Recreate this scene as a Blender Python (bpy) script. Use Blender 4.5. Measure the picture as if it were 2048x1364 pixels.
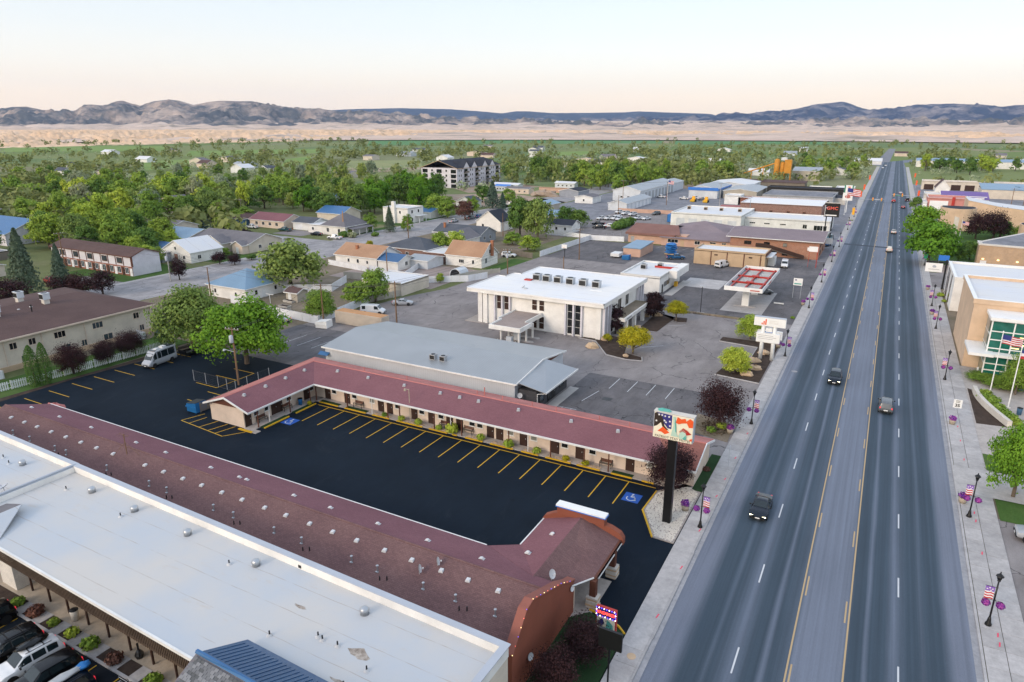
import bpy, math, random
import numpy as np
from mathutils import Vector, Matrix
R = math.radians
for o in list(bpy.data.objects): bpy.data.objects.remove(o)
scene = bpy.context.scene
COL = scene.collection
# ------------------------------------------------------------------ camera, sky, sun, exposure
# world frame: Y runs up the main street, X to its right, Z up, metres; the drone hovers over the street at 39.5 m
cam_d = bpy.data.cameras.new('camera'); cam = bpy.data.objects.new('camera', cam_d); COL.objects.link(cam)
cam.location = (0,0,39.5); cam.rotation_euler = (R(90 - 17.562),0, R(28.427))
cam_d.sensor_width = 36; cam_d.lens = 24; cam_d.clip_start = 0.5; cam_d.clip_end = 80000
scene.camera = cam
world = bpy.data.worlds.new('World'); scene.world = world; world.use_nodes = True
SUN_EL, SUN_AZ = 24.0,200.0           # azimuth clockwise from +Y: behind the drone, a little to the left
def build_world():
    nt = world.node_tree; N = nt.nodes; L = nt.links
    for n in list(N): N.remove(n)
    out = N.new('ShaderNodeOutputWorld')
    sky = N.new('ShaderNodeTexSky'); sky.sky_type = 'NISHITA'; sky.sun_disc = False
    sky.sun_elevation = R(SUN_EL); sky.sun_rotation = R(SUN_AZ); sky.air_density = 1.0; sky.dust_density = 3.0; sky.ozone_density = 1.0
    bg1 = N.new('ShaderNodeBackground'); bg1.inputs[1].default_value = 0.05; L.new(sky.outputs[0], bg1.inputs[0])
    tc = N.new('ShaderNodeTexCoord'); sx = N.new('ShaderNodeSeparateXYZ'); L.new(tc.outputs['Generated'], sx.inputs[0])
    rp = N.new('ShaderNodeValToRGB'); L.new(sx.outputs[2], rp.inputs[0])
    st = [(0.0,(.80,.65,.51)),(.035,(.785,.645,.515)),(.075,(.66,.61,.55)),(.115,(.56,.56,.545)),(.16,(.495,.525,.54)),(.34,(.50,.55,.61)),(.65,(.50,.56,.66)),(1.0,(.48,.55,.66))]
    el = rp.color_ramp.elements
    while len(el) < len(st): el.new(0.5)
    for e,(p, c) in zip(el, st): e.position = p; e.color = (*c,1)
    bg2 = N.new('ShaderNodeBackground'); bg2.inputs[1].default_value = 0.98; L.new(rp.outputs[0], bg2.inputs[0])
    ad = N.new('ShaderNodeAddShader'); L.new(bg1.outputs[0], ad.inputs[0]); L.new(bg2.outputs[0], ad.inputs[1]); L.new(ad.outputs[0], out.inputs[0])
build_world()
sun_d = bpy.data.lights.new('sun', 'SUN'); sun = bpy.data.objects.new('sun', sun_d); COL.objects.link(sun)
sun_d.energy = 0.85; sun_d.angle = R(15); sun_d.color = (1.0,.80,.62)
_d = Vector((math.sin(R(SUN_AZ)) * math.cos(R(SUN_EL)), math.cos(R(SUN_AZ)) * math.cos(R(SUN_EL)), math.sin(R(SUN_EL))))
sun.rotation_euler = _d.to_track_quat('Z', 'Y').to_euler(); sun.location = _d * 300
cy = scene.cycles; cy.max_bounces = 4; cy.diffuse_bounces = 2; cy.glossy_bounces = 2; cy.transmission_bounces = 2; cy.volume_bounces = 0
vs = scene.view_settings; vs.view_transform = 'Standard'; vs.look = 'None'; vs.exposure = 0.6; vs.gamma = 1.0; vs.use_curve_mapping = False

# ------------------------------------------------------------------ helpers
rnd = random.Random(7)
ORIG = {}
def T(o, label=None, cat=None, group=None, kind=None):
    for k, v in (('label', label),('category', cat),('group', group),('kind', kind)):
        if v: o[k] = v
    return o
def E(name, label, cat, loc=(0,0,0), group=None, rz=0.0):
    o = bpy.data.objects.new(name, None); COL.objects.link(o); o.empty_display_size = .3
    o.location = loc; o.rotation_euler = (0,0, rz); ORIG[o.name] = Vector(loc) if not rz else Vector((0,0,0))
    return T(o, label, cat, group)
def copy_tree(o, parent=None):
    c = o.copy(); COL.objects.link(c); c.parent = parent
    for ch in list(o.children): copy_tree(ch, c)
    return c
def place(proto, first, loc, rz=0.0, label=None, group=None, sc=None):
    o = proto if first else copy_tree(proto)
    o.location = loc; o.rotation_euler = (0,0, rz)
    if sc is not None: o.scale = sc if hasattr(sc, '__len__') else (sc,) * 3
    if label: o['label'] = label
    if group: o['group'] = group
    return o
class MB:
    def __init__(s): s.v = []; s.f = []
    def poly(s, pts):
        n = len(s.v); s.v += [tuple(p) for p in pts]; s.f.append(tuple(range(n, n + len(pts)))); return s
    def box(s, x0, y0, z0, x1, y1, z1):
        x0, x1 = min(x0, x1), max(x0, x1); y0, y1 = min(y0, y1), max(y0, y1); z0, z1 = min(z0, z1), max(z0, z1)
        n = len(s.v); s.v += [(x0, y0, z0),(x1, y0, z0),(x1, y1, z0),(x0, y1, z0),(x0, y0, z1),(x1, y0, z1),(x1, y1, z1),(x0, y1, z1)]
        s.f += [tuple(n + i for i in q) for q in ((3,2,1,0),(4,5,6,7),(0,1,5,4),(1,2,6,5),(2,3,7,6),(3,0,4,7))]; return s
    def cb(s, c, d, rz=0.0):                       # box by centre and size, turned about Z
        n = len(s.v); cs, sn = math.cos(rz), math.sin(rz)
        m = MB().box(-d[0] / 2,-d[1] / 2,-d[2] / 2, d[0] / 2, d[1] / 2, d[2] / 2)
        s.v += [(c[0] + x * cs - y * sn, c[1] + x * sn + y * cs, c[2] + z) for x, y, z in m.v]; s.f += [tuple(n + i for i in q) for q in m.f]; return s
    def prism(s, pts, z0, z1):
        a = sum(pts[i - 1][0] * pts[i][1] - pts[i][0] * pts[i - 1][1] for i in range(len(pts)))
        if a < 0: pts = pts[::-1]
        n = len(s.v); k = len(pts); f0 = z0 if callable(z0) else (lambda x, y: z0); f1 = z1 if callable(z1) else (lambda x, y: z1)
        s.v += [(x, y, f0(x, y)) for x, y in pts] + [(x, y, f1(x, y)) for x, y in pts]
        s.f.append(tuple(n + k - 1 - i for i in range(k))); s.f.append(tuple(n + k + i for i in range(k)))
        s.f += [(n + i, n + (i + 1) % k, n + k + (i + 1) % k, n + k + i) for i in range(k)]; return s
    def vprism(s, pts, axis, a0, a1):              # polygon in a vertical plane, pushed along the other axis ('x': pts are (y,z))
        k = len(pts); n = len(s.v)
        for a in (a0, a1): s.v += [((a, p, q) if axis == 'x' else (p, a, q)) for p, q in pts]
        s.f.append(tuple(n + k - 1 - i for i in range(k))); s.f.append(tuple(n + k + i for i in range(k)))
        s.f += [(n + i, n + (i + 1) % k, n + k + (i + 1) % k, n + k + i) for i in range(k)]; return s
    def slab(s, pts, t):                           # sloping sheet of thickness t (downwards)
        k = len(pts); n = len(s.v); s.v += [tuple(p) for p in pts] + [(p[0], p[1], p[2] - t) for p in pts]
        s.f.append(tuple(n + i for i in range(k))); s.f.append(tuple(n + 2 * k - 1 - i for i in range(k)))
        s.f += [(n + (i + 1) % k, n + i, n + k + i, n + k + (i + 1) % k) for i in range(k)]; return s
    def tube(s, p, q, r, n=8, r2=None, cap=True):
        p = Vector(p); q = Vector(q); d = (q - p).normalized(); r2 = r if r2 is None else r2
        u = d.cross(Vector((0,0,1)) if abs(d.z) < .9 else Vector((1,0,0))).normalized(); w = d.cross(u)
        b = len(s.v)
        for c, rr in ((p, r),(q, r2)):
            for i in range(n):
                a = 2 * math.pi * i / n; s.v.append(tuple(c + (u * math.cos(a) + w * math.sin(a)) * rr))
        s.f += [(b + i, b + (i + 1) % n, b + n + (i + 1) % n, b + n + i) for i in range(n)]
        if cap: s.f.append(tuple(b + n - 1 - i for i in range(n))); s.f.append(tuple(b + n + i for i in range(n)))
        return s
    def path(s, pts, r, n=6):
        for a, b in zip(pts, pts[1:]): s.tube(a, b, r, n)
        return s
    def lathe(s, c, prof, n=12):                   # prof: (radius, z)
        b = len(s.v)
        for r, z in prof:
            for i in range(n):
                a = 2 * math.pi * i / n; s.v.append((c[0] + r * math.cos(a), c[1] + r * math.sin(a), c[2] + z))
        for j in range(len(prof) - 1):
            for i in range(n): s.f.append((b + j * n + i, b + j * n + (i + 1) % n, b + (j + 1) * n + (i + 1) % n, b + (j + 1) * n + i))
        s.f.append(tuple(b + n - 1 - i for i in range(n))); k = b + (len(prof) - 1) * n; s.f.append(tuple(k + i for i in range(n))); return s
    def rock(s, c, rx, ry, rz, rg, nu=9, nv=6):
        b = len(s.v)
        for j in range(nv + 1):
            t = math.pi * j / nv
            for i in range(nu):
                a = 2 * math.pi * i / nu; k = 1 + rg.uniform(-.22,.22)
                s.v.append((c[0] + rx * k * math.sin(t) * math.cos(a), c[1] + ry * k * math.sin(t) * math.sin(a), c[2] + rz * k * math.cos(t)))
        for j in range(nv):
            for i in range(nu): s.f.append((b + j * nu + i, b + (j + 1) * nu + i, b + (j + 1) * nu + (i + 1) % nu, b + j * nu + (i + 1) % nu))
        return s
    def dish(s, c, r, d, rows=4, n=14):            # shallow bowl facing direction d
        d = Vector(d).normalized(); u = d.cross(Vector((0,0,1))).normalized(); w = d.cross(u); b = len(s.v); c = Vector(c)
        for sd in (0,1):
            for j in range(rows + 1):
                rr = r * j / rows
                for i in range(n):
                    a = 2 * math.pi * i / n; s.v.append(tuple(c + (u * math.cos(a) + w * math.sin(a)) * rr + d * (.25 * r * (j / rows) ** 2 - .03 * sd)))
        m = (rows + 1) * n
        for sd in (0,1):
            for j in range(rows):
                for i in range(n):
                    q = (b + sd * m + j * n + i, b + sd * m + j * n + (i + 1) % n, b + sd * m + (j + 1) * n + (i + 1) % n, b + sd * m + (j + 1) * n + i)
                    s.f.append(q if sd else q[::-1])
        return s
    def mesh(s, name, off=None):
        me = bpy.data.meshes.new(name)
        v = s.v if off is None else [(x - off[0], y - off[1], z - off[2]) for x, y, z in s.v]
        me.from_pydata(v, [], s.f); me.update(); return me
    def build(s, name, mat, parent=None, smooth=False):
        off = ORIG.get(parent.name) if parent is not None else None
        me = s.mesh(name, off); me.materials.append(mat if not isinstance(mat, str) else M[mat])
        if smooth: me.polygons.foreach_set('use_smooth', [True] * len(me.polygons))
        o = bpy.data.objects.new(name, me); COL.objects.link(o)
        if parent is not None: o.parent = parent; ORIG[o.name] = off if off is not None else Vector((0,0,0))
        return o
def same(name, src, parent, loc):                  # another object on shared mesh data, at world loc
    o = bpy.data.objects.new(name, src.data); COL.objects.link(o); o.parent = parent
    off = ORIG.get(parent.name, Vector((0,0,0))) if parent is not None else Vector((0,0,0))
    o.location = Vector(loc) - off; ORIG[o.name] = off; return o
class Kit:                                         # shared mesh pieces: first use builds, later uses share data
    def __init__(s): s.d = {}
    def put(s, name, key, mk, mat, parent, loc, rz=0.0, smooth=False):
        if key not in s.d:
            me = mk().mesh(name); me.materials.append(M[mat] if isinstance(mat, str) else mat); s.d[key] = me
            if smooth: me.polygons.foreach_set('use_smooth', [True] * len(me.polygons))
        o = bpy.data.objects.new(name, s.d[key]); COL.objects.link(o); off = Vector((0,0,0))
        if parent is not None:
            o.parent = parent; off = ORIG.get(parent.name, Vector((0,0,0)))
            if parent.type == 'MESH': off = off + parent.location
        o.location = Vector(loc) - off; o.rotation_euler = (0,0, rz); ORIG[o.name] = off; return o
KIT = Kit()
def text_mesh(body, size, extrude=.01, align='CENTER', bold=0.0):
    c = bpy.data.curves.new('t', 'FONT'); c.body = body; c.size = size; c.extrude = extrude; c.align_x = align; c.align_y = 'CENTER'; c.resolution_u = 2; c.offset = bold
    o = bpy.data.objects.new('t', c); COL.objects.link(o); dg = bpy.context.evaluated_depsgraph_get()
    me = bpy.data.meshes.new_from_object(o.evaluated_get(dg)); bpy.data.objects.remove(o); return me
def lettering(body, size, mat, parent, loc, face='S', sx=1.0, bold=0.0, rot=None):
    me = text_mesh(body, size,.008, bold=bold); me.materials.clear(); me.materials.append(M[mat] if isinstance(mat, str) else mat)
    o = bpy.data.objects.new('lettering', me); COL.objects.link(o); o.parent = parent
    off = ORIG.get(parent.name, Vector((0,0,0))); o.location = Vector(loc) - off; ORIG[o.name] = off
    o.rotation_euler = rot if rot else (R(90),0, {'S': 0, 'E': R(90), 'W': R(-90), 'N': R(180)}[face]); o.scale = (sx,1,1); return o

# ------------------------------------------------------------------ materials
M = {}
def nodes(name):
    m = bpy.data.materials.new(name); m.use_nodes = True; nt = m.node_tree; M[name] = m
    return m, nt, nt.nodes, nt.links, nt.nodes['Principled BSDF']
def mix(nt, fac, a, b, mode='MIX'):
    n = nt.nodes.new('ShaderNodeMix'); n.data_type = 'RGBA'; n.blend_type = mode
    for s, v in ((n.inputs[0], fac),(n.inputs[6], a),(n.inputs[7], b)):
        if hasattr(v, 'is_output'): nt.links.new(v, s)
        elif hasattr(v, '__len__'): s.default_value = (*v[:3],1)
        else: s.default_value = v
    return n.outputs[2]
def math_n(nt, op, a, b=0.0, clamp=False):
    n = nt.nodes.new('ShaderNodeMath'); n.operation = op; n.use_clamp = clamp
    for s, v in ((n.inputs[0], a),(n.inputs[1], b)):
        if hasattr(v, 'is_output'): nt.links.new(v, s)
        else: s.default_value = v
    return n.outputs[0]
def wpos(nt, sc=(1,1,1), loc=(0,0,0), rot=(0,0,0), src='pos'):
    if src == 'pos': o = nt.nodes.new('ShaderNodeNewGeometry').outputs['Position']
    else: o = nt.nodes.new('ShaderNodeTexCoord').outputs['Object']
    mp = nt.nodes.new('ShaderNodeMapping'); mp.inputs['Scale'].default_value = sc; mp.inputs['Location'].default_value = loc; mp.inputs['Rotation'].default_value = rot
    nt.links.new(o, mp.inputs[0]); return mp.outputs[0]
def noise(nt, vec, scale, detail=4, rough=.6, dist=0.0):
    n = nt.nodes.new('ShaderNodeTexNoise'); n.inputs['Scale'].default_value = scale; n.inputs['Detail'].default_value = detail
    n.inputs['Roughness'].default_value = rough; n.inputs['Distortion'].default_value = dist; nt.links.new(vec, n.inputs['Vector']); return n.outputs['Fac']
def ramp(nt, fac, stops, interp='LINEAR'):
    n = nt.nodes.new('ShaderNodeValToRGB'); nt.links.new(fac, n.inputs[0]); el = n.color_ramp.elements; n.color_ramp.interpolation = interp
    while len(el) < len(stops): el.new(.5)
    for e,(p, c) in zip(el, stops): e.position = p; e.color = (*c,1) if hasattr(c, '__len__') else (c, c, c,1)
    return n.outputs[0]
def bump(nt, h, bs, strength=.3, dist=.05):
    b = nt.nodes.new('ShaderNodeBump'); b.inputs['Strength'].default_value = strength; b.inputs['Distance'].default_value = dist
    nt.links.new(h, b.inputs['Height']); nt.links.new(b.outputs[0], bs.inputs['Normal'])
def mat(name, c, rough=.7, var=.12, sc=1.5, grain=.06, gsc=25, metal=0.0, bmp=0.0, spec=.3, dirt=0.0, stretch=(1,1,1), emit=0.0):
    m, nt, N, L, bs = nodes(name); p = wpos(nt, stretch)
    lo = tuple(max(0, x * (1 - var)) for x in c); hi = tuple(min(.92, x * (1 + var)) for x in c)
    f1 = noise(nt, p, sc * .25,5); col = mix(nt, ramp(nt, f1, [(.3,0.0),(.7,1.0)]), lo, hi)
    if grain: col = mix(nt, grain * 2, col, mix(nt,1.0, col, ramp(nt, noise(nt, p, gsc,2), [(.25,.45),(.75,1.6)]), 'MULTIPLY'))
    if dirt: col = mix(nt, math_n(nt, 'MULTIPLY', ramp(nt, noise(nt, p, sc * .6,6,.7), [(.52,0.0),(.75,1.0)]), dirt), col,(.13,.11,.09))
    L.new(col, bs.inputs['Base Color']); bs.inputs['Roughness'].default_value = rough; bs.inputs['Metallic'].default_value = metal; bs.inputs['Specular IOR Level'].default_value = spec
    if bmp: bump(nt, noise(nt, p, gsc * .6,3), bs, bmp)
    if emit: L.new(col, bs.inputs['Emission Color']); bs.inputs['Emission Strength'].default_value = emit
    return m
def flat(name, c, rough=.5, metal=0.0, emit=0.0, spec=.4):
    return mat(name, c, rough,.05,2.0,.02,12, metal,0, spec,0,(1,1,1), emit)
# plain paints and metals
for a in [('white_paint', (.72,.72,.70),.55),('cream_wall', (.66,.54,.44),.8),('beige_wall', (.60,.53,.44),.8),('bank_white', (.76,.74,.70),.7),('brown_door', (.045,.022,.016),.6),
          ('brown_trim', (.12,.045,.028),.7),('stucco_brown', (.24,.075,.045),.85),('tan_wall', (.50,.36,.23),.8),('civic_tan', (.62,.45,.31),.8),('pink_wall', (.56,.36,.27),.8),
          ('brick_orange', (.36,.15,.08),.85),('brick_red', (.26,.11,.075),.85),('grey_wall', (.36,.37,.38),.7),('grey_siding', (.30,.32,.36),.7),('lilac_white', (.62,.60,.64),.75),
          ('white_vinyl', (.74,.75,.77),.5),('concrete_light', (.42,.40,.38),.9),('metal_white', (.58,.61,.64),.5),('metal_tan', (.42,.38,.31),.6),('wood_post', (.20,.12,.07),.9),
          ('weathered_wood', (.20,.17,.14),.95),('fence_pale', (.45,.42,.37),.9),('fence_red', (.22,.09,.07),.9),('container_cream', (.58,.50,.41),.6),('container_top', (.52,.27,.12),.7),
          ('pink_trim', (.48,.17,.15),.8),('purple_wall', (.16,.10,.30),.6),('salmon_wall', (.55,.24,.20),.8),('orange_steel', (.55,.24,.03),.6),('tank_green', (.03,.09,.06),.6),
          ('rock_tan', (.52,.38,.25),.9),('travertine', (.60,.56,.50),.7),('blue_wall', (.06,.14,.24),.7),('bluff_pale', (.5,.42,.33),.9)]:
    mat(a[0], a[1], a[2], dirt=.12)
for a in [('black_metal', (.008,.008,.009),.35),('black_plastic', (.012,.012,.013),.5),('tyre', (.012,.012,.012),.85),('steel', (.42,.44,.46),.35),('lamp_glass', (.55,.52,.45),.2),('red_paint', (.42,.03,.02),.5),
          ('yellow_paint', (.62,.36,.015),.6),('road_yellow', (.46,.33,.18),.8),('road_white', (.56,.58,.60),.8),('ada_blue', (.01,.08,.36),.6),('sign_white', (.80,.80,.78),.4),('sign_blue', (.03,.17,.55),.4),
          ('sign_green', (.02,.22,.12),.4),('flag_red', (.48,.03,.035),.7),('flag_white', (.74,.72,.72),.7),('flag_blue', (.03,.04,.20),.7),('banner_violet', (.22,.11,.42),.7),('vent_white', (.62,.62,.62),.5),
          ('dish_grey', (.42,.45,.50),.4),('bin_blue', (.01,.13,.34),.5),('tarp_blue', (.02,.16,.45),.6),('wire', (.10,.09,.09),.7),('orange_plastic', (.70,.14,.03),.5),('white_plastic', (.66,.66,.66),.4),
          ('sign_orange', (.75,.10,.02),.5),('teal_print', (.10,.38,.33),.5),('pale_teal', (.42,.60,.50),.5),('eagle_brown', (.03,.02,.015),.5),('cream_print', (.78,.72,.56),.5),('grey_print', (.30,.30,.30),.5),
          ('navy_print', (.03,.03,.18),.5),('pot_tan', (.40,.34,.26),.8),('amber', (.8,.35,.03),.4),('paint_pink', (.75,.08,.14),.8)]:
    flat(a[0], a[1], a[2])
flat('chrome', (.55,.56,.58),.18,1.0)
flat('galvanised', (.45,.47,.49),.35,.7)
flat('head_lamp', (1,.85,.55),.3,0,6.0); flat('turn_lamp', (1,.28,.03),.3,0,2.5); flat('tail_lamp', (.75,.03,.05),.3,0,.6); flat('signal_amber', (.85,.42,.02),.4)
flat('neon_red', (1,.05,.03),.4,0,3.0); flat('neon_blue', (.10,.06,.9),.4,0,1.8); flat('neon_white', (1,.8,.95),.4,0,2.5); flat('bulb_warm', (1,.65,.28),.4,0,2.0); flat('xmas_blue', (.12,.08,.8),.4,0,1.0); flat('xmas_red', (.9,.15,.1),.4,0,1.0)

def glass(name, c, rough=.06):
    m, nt, N, L, bs = nodes(name); p = wpos(nt)
    L.new(mix(nt, ramp(nt, noise(nt, p,.7,3), [(.35,0.0),(.65,1.0)]), tuple(x * .6 for x in c), c), bs.inputs['Base Color']); bs.inputs['Roughness'].default_value = rough; bs.inputs['Specular IOR Level'].default_value = .7
glass('pane_dark', (.018,.020,.022)); glass('pane_blue', (.05,.07,.09)); glass('pane_teal', (.02,.16,.12)); glass('pane_brown', (.06,.032,.022)); glass('car_glass', (.010,.02,.024),.04); glass('pane_curtain', (.30,.31,.28),.3)
def paint(name, c, rough=.22, metal=.1):
    m, nt, N, L, bs = nodes(name); p = wpos(nt, src='obj')
    L.new(mix(nt, ramp(nt, noise(nt, p,1.2,4), [(.3,0.0),(.7,1.0)]), tuple(x * .9 for x in c), c), bs.inputs['Base Color'])
    bs.inputs['Metallic'].default_value = metal; bs.inputs['Coat Weight'].default_value = .25; bs.inputs['Specular IOR Level'].default_value = .35; bs.inputs['Coat Roughness'].default_value = .08
    bs.inputs['Roughness'].default_value = rough
for a in [('paint_black', (.004,.0045,.006)),('paint_navy', (.005,.010,.021)),('paint_white', (.72,.73,.74)),('paint_silver', (.40,.42,.45)),('paint_grey', (.12,.13,.14)),('paint_red', (.28,.02,.02)),('paint_blue', (.02,.10,.24)),
          ('paint_teal', (.02,.09,.11)),('paint_pearl', (.60,.55,.48))]: paint(*a)

# asphalt of the main street: wheel paths darker, lane seams and shoulders paler, all running along Y
def street_mat():
    m, nt, N, L, bs = nodes('street_asphalt'); pos = N.new('ShaderNodeNewGeometry').outputs['Position']
    sp = N.new('ShaderNodeSeparateXYZ'); L.new(pos, sp.inputs[0])
    wob = math_n(nt, 'MULTIPLY', math_n(nt, 'SUBTRACT', noise(nt, wpos(nt,(.5,.03,1)),1.0,3),.5),.7)
    fx = math_n(nt, 'DIVIDE', math_n(nt, 'ADD', math_n(nt, 'ADD', sp.outputs[0], wob),11.4),22.8)
    X = lambda x: (x + 11.4) / 22.8
    sh, dk, md, lt = (.150,.170,.215),(.046,.068,.092),(.074,.098,.130),(.120,.145,.190)
    st = [(X(-11.2), sh),(X(-9.6), sh),(X(-8.7), dk),(X(-7.5), dk),(X(-7.1), md),(X(-6.7), dk),(X(-6.0), md),(X(-5.3), lt),(X(-4.8), md),(X(-4.2), dk),(X(-3.6), dk),(X(-3.3), lt),(X(-2.9), dk),(X(-1.7), md),(X(-1.3),(.150,.172,.218)),
          (X(1.9),(.150,.172,.218)),(X(2.3), dk),(X(3.3), dk),(X(3.6), lt),(X(3.9), dk),(X(4.9), dk),(X(5.4), lt),(X(6.0), md),(X(6.5), dk),(X(7.2), dk),(X(7.5), md),(X(7.8), dk),(X(8.9), dk),(X(9.7), sh),(X(11.2), sh)]
    a = ramp(nt, fx, st[:16]); b = ramp(nt, fx, st[15:]); col = mix(nt, math_n(nt, 'GREATER_THAN', fx, X(1.9)), a, b)
    ln = noise(nt, wpos(nt,(2.6,.02,1)),1.0,4); col = mix(nt,.55, col, mix(nt,1.0, col, ramp(nt, ln, [(.3,.72),(.7,1.35)]), 'MULTIPLY'))
    pt = noise(nt, wpos(nt,(.15,.035,1)),1.0,5); col = mix(nt,.45, col, mix(nt,1.0, col, ramp(nt, pt, [(.3,.75),(.7,1.3)]), 'MULTIPLY'))
    gr = noise(nt, wpos(nt),14,2); col = mix(nt,.25, col, mix(nt,1.0, col, ramp(nt, gr, [(.25,.6),(.75,1.4)]), 'MULTIPLY'))
    L.new(col, bs.inputs['Base Color']); bs.inputs['Roughness'].default_value = .7; bs.inputs['Specular IOR Level'].default_value = .2; bump(nt, gr, bs,.15,.01)
street_mat()
def asphalt(name, c, c2, crack=0.0, csc=.12, stain=.3, rough=.85):
    m, nt, N, L, bs = nodes(name); p = wpos(nt)
    col = mix(nt, ramp(nt, noise(nt, p,.12,7,.65), [(.32,0.0),(.68,1.0)]), c, c2)
    col = mix(nt, stain, col, mix(nt,1.0, col, ramp(nt, noise(nt, wpos(nt,(1,.35,1)),.5,6,.7), [(.35,.65),(.65,1.35)]), 'MULTIPLY'))
    gr = noise(nt, p,11,3); col = mix(nt,.3, col, mix(nt,1.0, col, ramp(nt, gr, [(.25,.6),(.75,1.4)]), 'MULTIPLY'))
    if crack:
        wv = N.new('ShaderNodeVectorMath'); wv.operation = 'ADD'; nz = N.new('ShaderNodeTexNoise'); nz.inputs['Scale'].default_value = .35; nz.inputs['Detail'].default_value = 5; L.new(p, nz.inputs['Vector'])
        sc = N.new('ShaderNodeVectorMath'); sc.operation = 'SCALE'; sc.inputs['Scale'].default_value = 3.2; L.new(nz.outputs['Color'], sc.inputs[0]); L.new(p, wv.inputs[0]); L.new(sc.outputs[0], wv.inputs[1])
        vo = N.new('ShaderNodeTexVoronoi'); vo.feature = 'DISTANCE_TO_EDGE'; vo.inputs['Scale'].default_value = csc; L.new(wv.outputs[0], vo.inputs['Vector'])
        wid = ramp(nt, noise(nt, p,.2,3), [(.38,.0),(.64,.010)])
        k = math_n(nt, 'MULTIPLY', math_n(nt, 'LESS_THAN', vo.outputs['Distance'], wid), crack)
        col = mix(nt, k, col,(.035,.034,.034))
    if name == 'sealcoat':
        sw = noise(nt, wpos(nt,(.5,.22,1), rot=(0,0,.5)),.5,8,.78,1.5); col = mix(nt, ramp(nt, sw, [(.56,0.0),(.78,.55)]), col,(.026,.034,.044)); ol = noise(nt, p,.9,3,.5); col = mix(nt, ramp(nt, ol, [(.70,0.0),(.76,.6)]), col,(.003,.004,.006))
    L.new(col, bs.inputs['Base Color']); bs.inputs['Roughness'].default_value = rough; bs.inputs['Specular IOR Level'].default_value = .12; bump(nt, gr, bs,.2,.02)
asphalt('sealcoat', (.0040,.0092,.0170),(.0066,.0135,.0235),0,.1,.35,.75)
asphalt('lot_grey', (.205,.185,.182),(.275,.252,.245),.65,.10,.35)
asphalt('lot_dark', (0.1050,0.1008,0.1064),(0.1610,0.1512,0.1540),.8,.18,.5)
asphalt('side_street', (0.2400,0.2340,0.2400),(0.3600,0.3420,0.3420),.5,.10,.5)
asphalt('lot_far', (0.1680,0.1750,0.1960),(0.2520,0.2520,0.2730),0,.1,.4)
asphalt('drive_dark', (.008,.011,.016),(.014,.018,.024),.3,.3,.35)
def concrete(name, c, var=.18):
    m, nt, N, L, bs = nodes(name); p = wpos(nt); oi = N.new('ShaderNodeObjectInfo')
    col = mix(nt, ramp(nt, noise(nt, p,.6,7,.7), [(.3,0.0),(.7,1.0)]), tuple(x * (1 - var) for x in c), tuple(x * (1 + var) for x in c))
    col = mix(nt,.35, col, mix(nt,1.0, col, ramp(nt, oi.outputs['Random'], [(0,.72),(1,1.2)]), 'MULTIPLY'))
    col = mix(nt,.4, col, mix(nt,1.0, col, ramp(nt, noise(nt, p,3,5,.75), [(.35,.7),(.7,1.25)]), 'MULTIPLY'))
    L.new(col, bs.inputs['Base Color']); bs.inputs['Roughness'].default_value = .9; bump(nt, noise(nt, p,16,3), bs,.15,.01)
concrete('pavement', (.415,.395,.385)); concrete('kerb', (.40,.385,.38)); concrete('gutter', (.30,.30,.315)); concrete('walkway', (.40,.355,.32),.12); concrete('plaza', (.40,.36,.33)); concrete('tan_slab', (.42,.35,.27),.1)

# roofs
def shingle(name, c, c2, row=.14, axis='y', rough=.95, line=.35):
    m, nt, N, L, bs = nodes(name)
    p = wpos(nt); br = N.new('ShaderNodeTexBrick'); br.inputs['Scale'].default_value = 1.0; br.inputs['Brick Width'].default_value = .33; br.inputs['Row Height'].default_value = row; br.inputs['Mortar Size'].default_value = .012
    L.new(wpos(nt, rot=(0,0,0) if axis == 'y' else (0,0, R(90))), br.inputs['Vector'])
    for i, k in ((1,.82),(2,1.18),(3,.55)): br.inputs[i].default_value = (k, k, k,1)
    col = mix(nt, ramp(nt, noise(nt, p,.18,6), [(.3,0.0),(.7,1.0)]), c, c2)
    col = mix(nt, line, col, mix(nt,1.0, col, br.outputs['Color'], 'MULTIPLY'))
    gr = noise(nt, p,9,3,.8); col = mix(nt,.5, col, mix(nt,1.0, col, ramp(nt, gr, [(.25,.55),(.75,1.45)]), 'MULTIPLY'))
    L.new(col, bs.inputs['Base Color']); bs.inputs['Roughness'].default_value = rough; bs.inputs['Specular IOR Level'].default_value = .2; bump(nt, gr, bs,.4,.02)
shingle('motel_shingle', (.185,.083,.096),(.230,.106,.120)); shingle('motel_shingle_old', (.150,.085,.086),(.195,.114,.108), line=.6); shingle('salmon_shingle', (.27,.105,.082),(.33,.14,.11)); shingle('brown_shingle', (.095,.060,.056),(.125,.080,.073))
shingle('grey_shingle', (.14,.135,.15),(.20,.19,.20)); shingle('slate_shingle', (.075,.085,.105),(.11,.12,.14)); shingle('tan_shingle', (.36,.21,.13),(.44,.27,.17)); shingle('dark_roof', (.028,.033,.045),(.045,.05,.065)); shingle('lilac_roof', (.21,.17,.185),(.27,.22,.235), row=.4, line=.12); shingle('red_roof', (.33,.13,.13),(.40,.17,.16), row=.4, line=.15)
shingle('rustbrown_roof', (.20,.105,.09),(.26,.14,.115), row=.4, line=.12)
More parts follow.
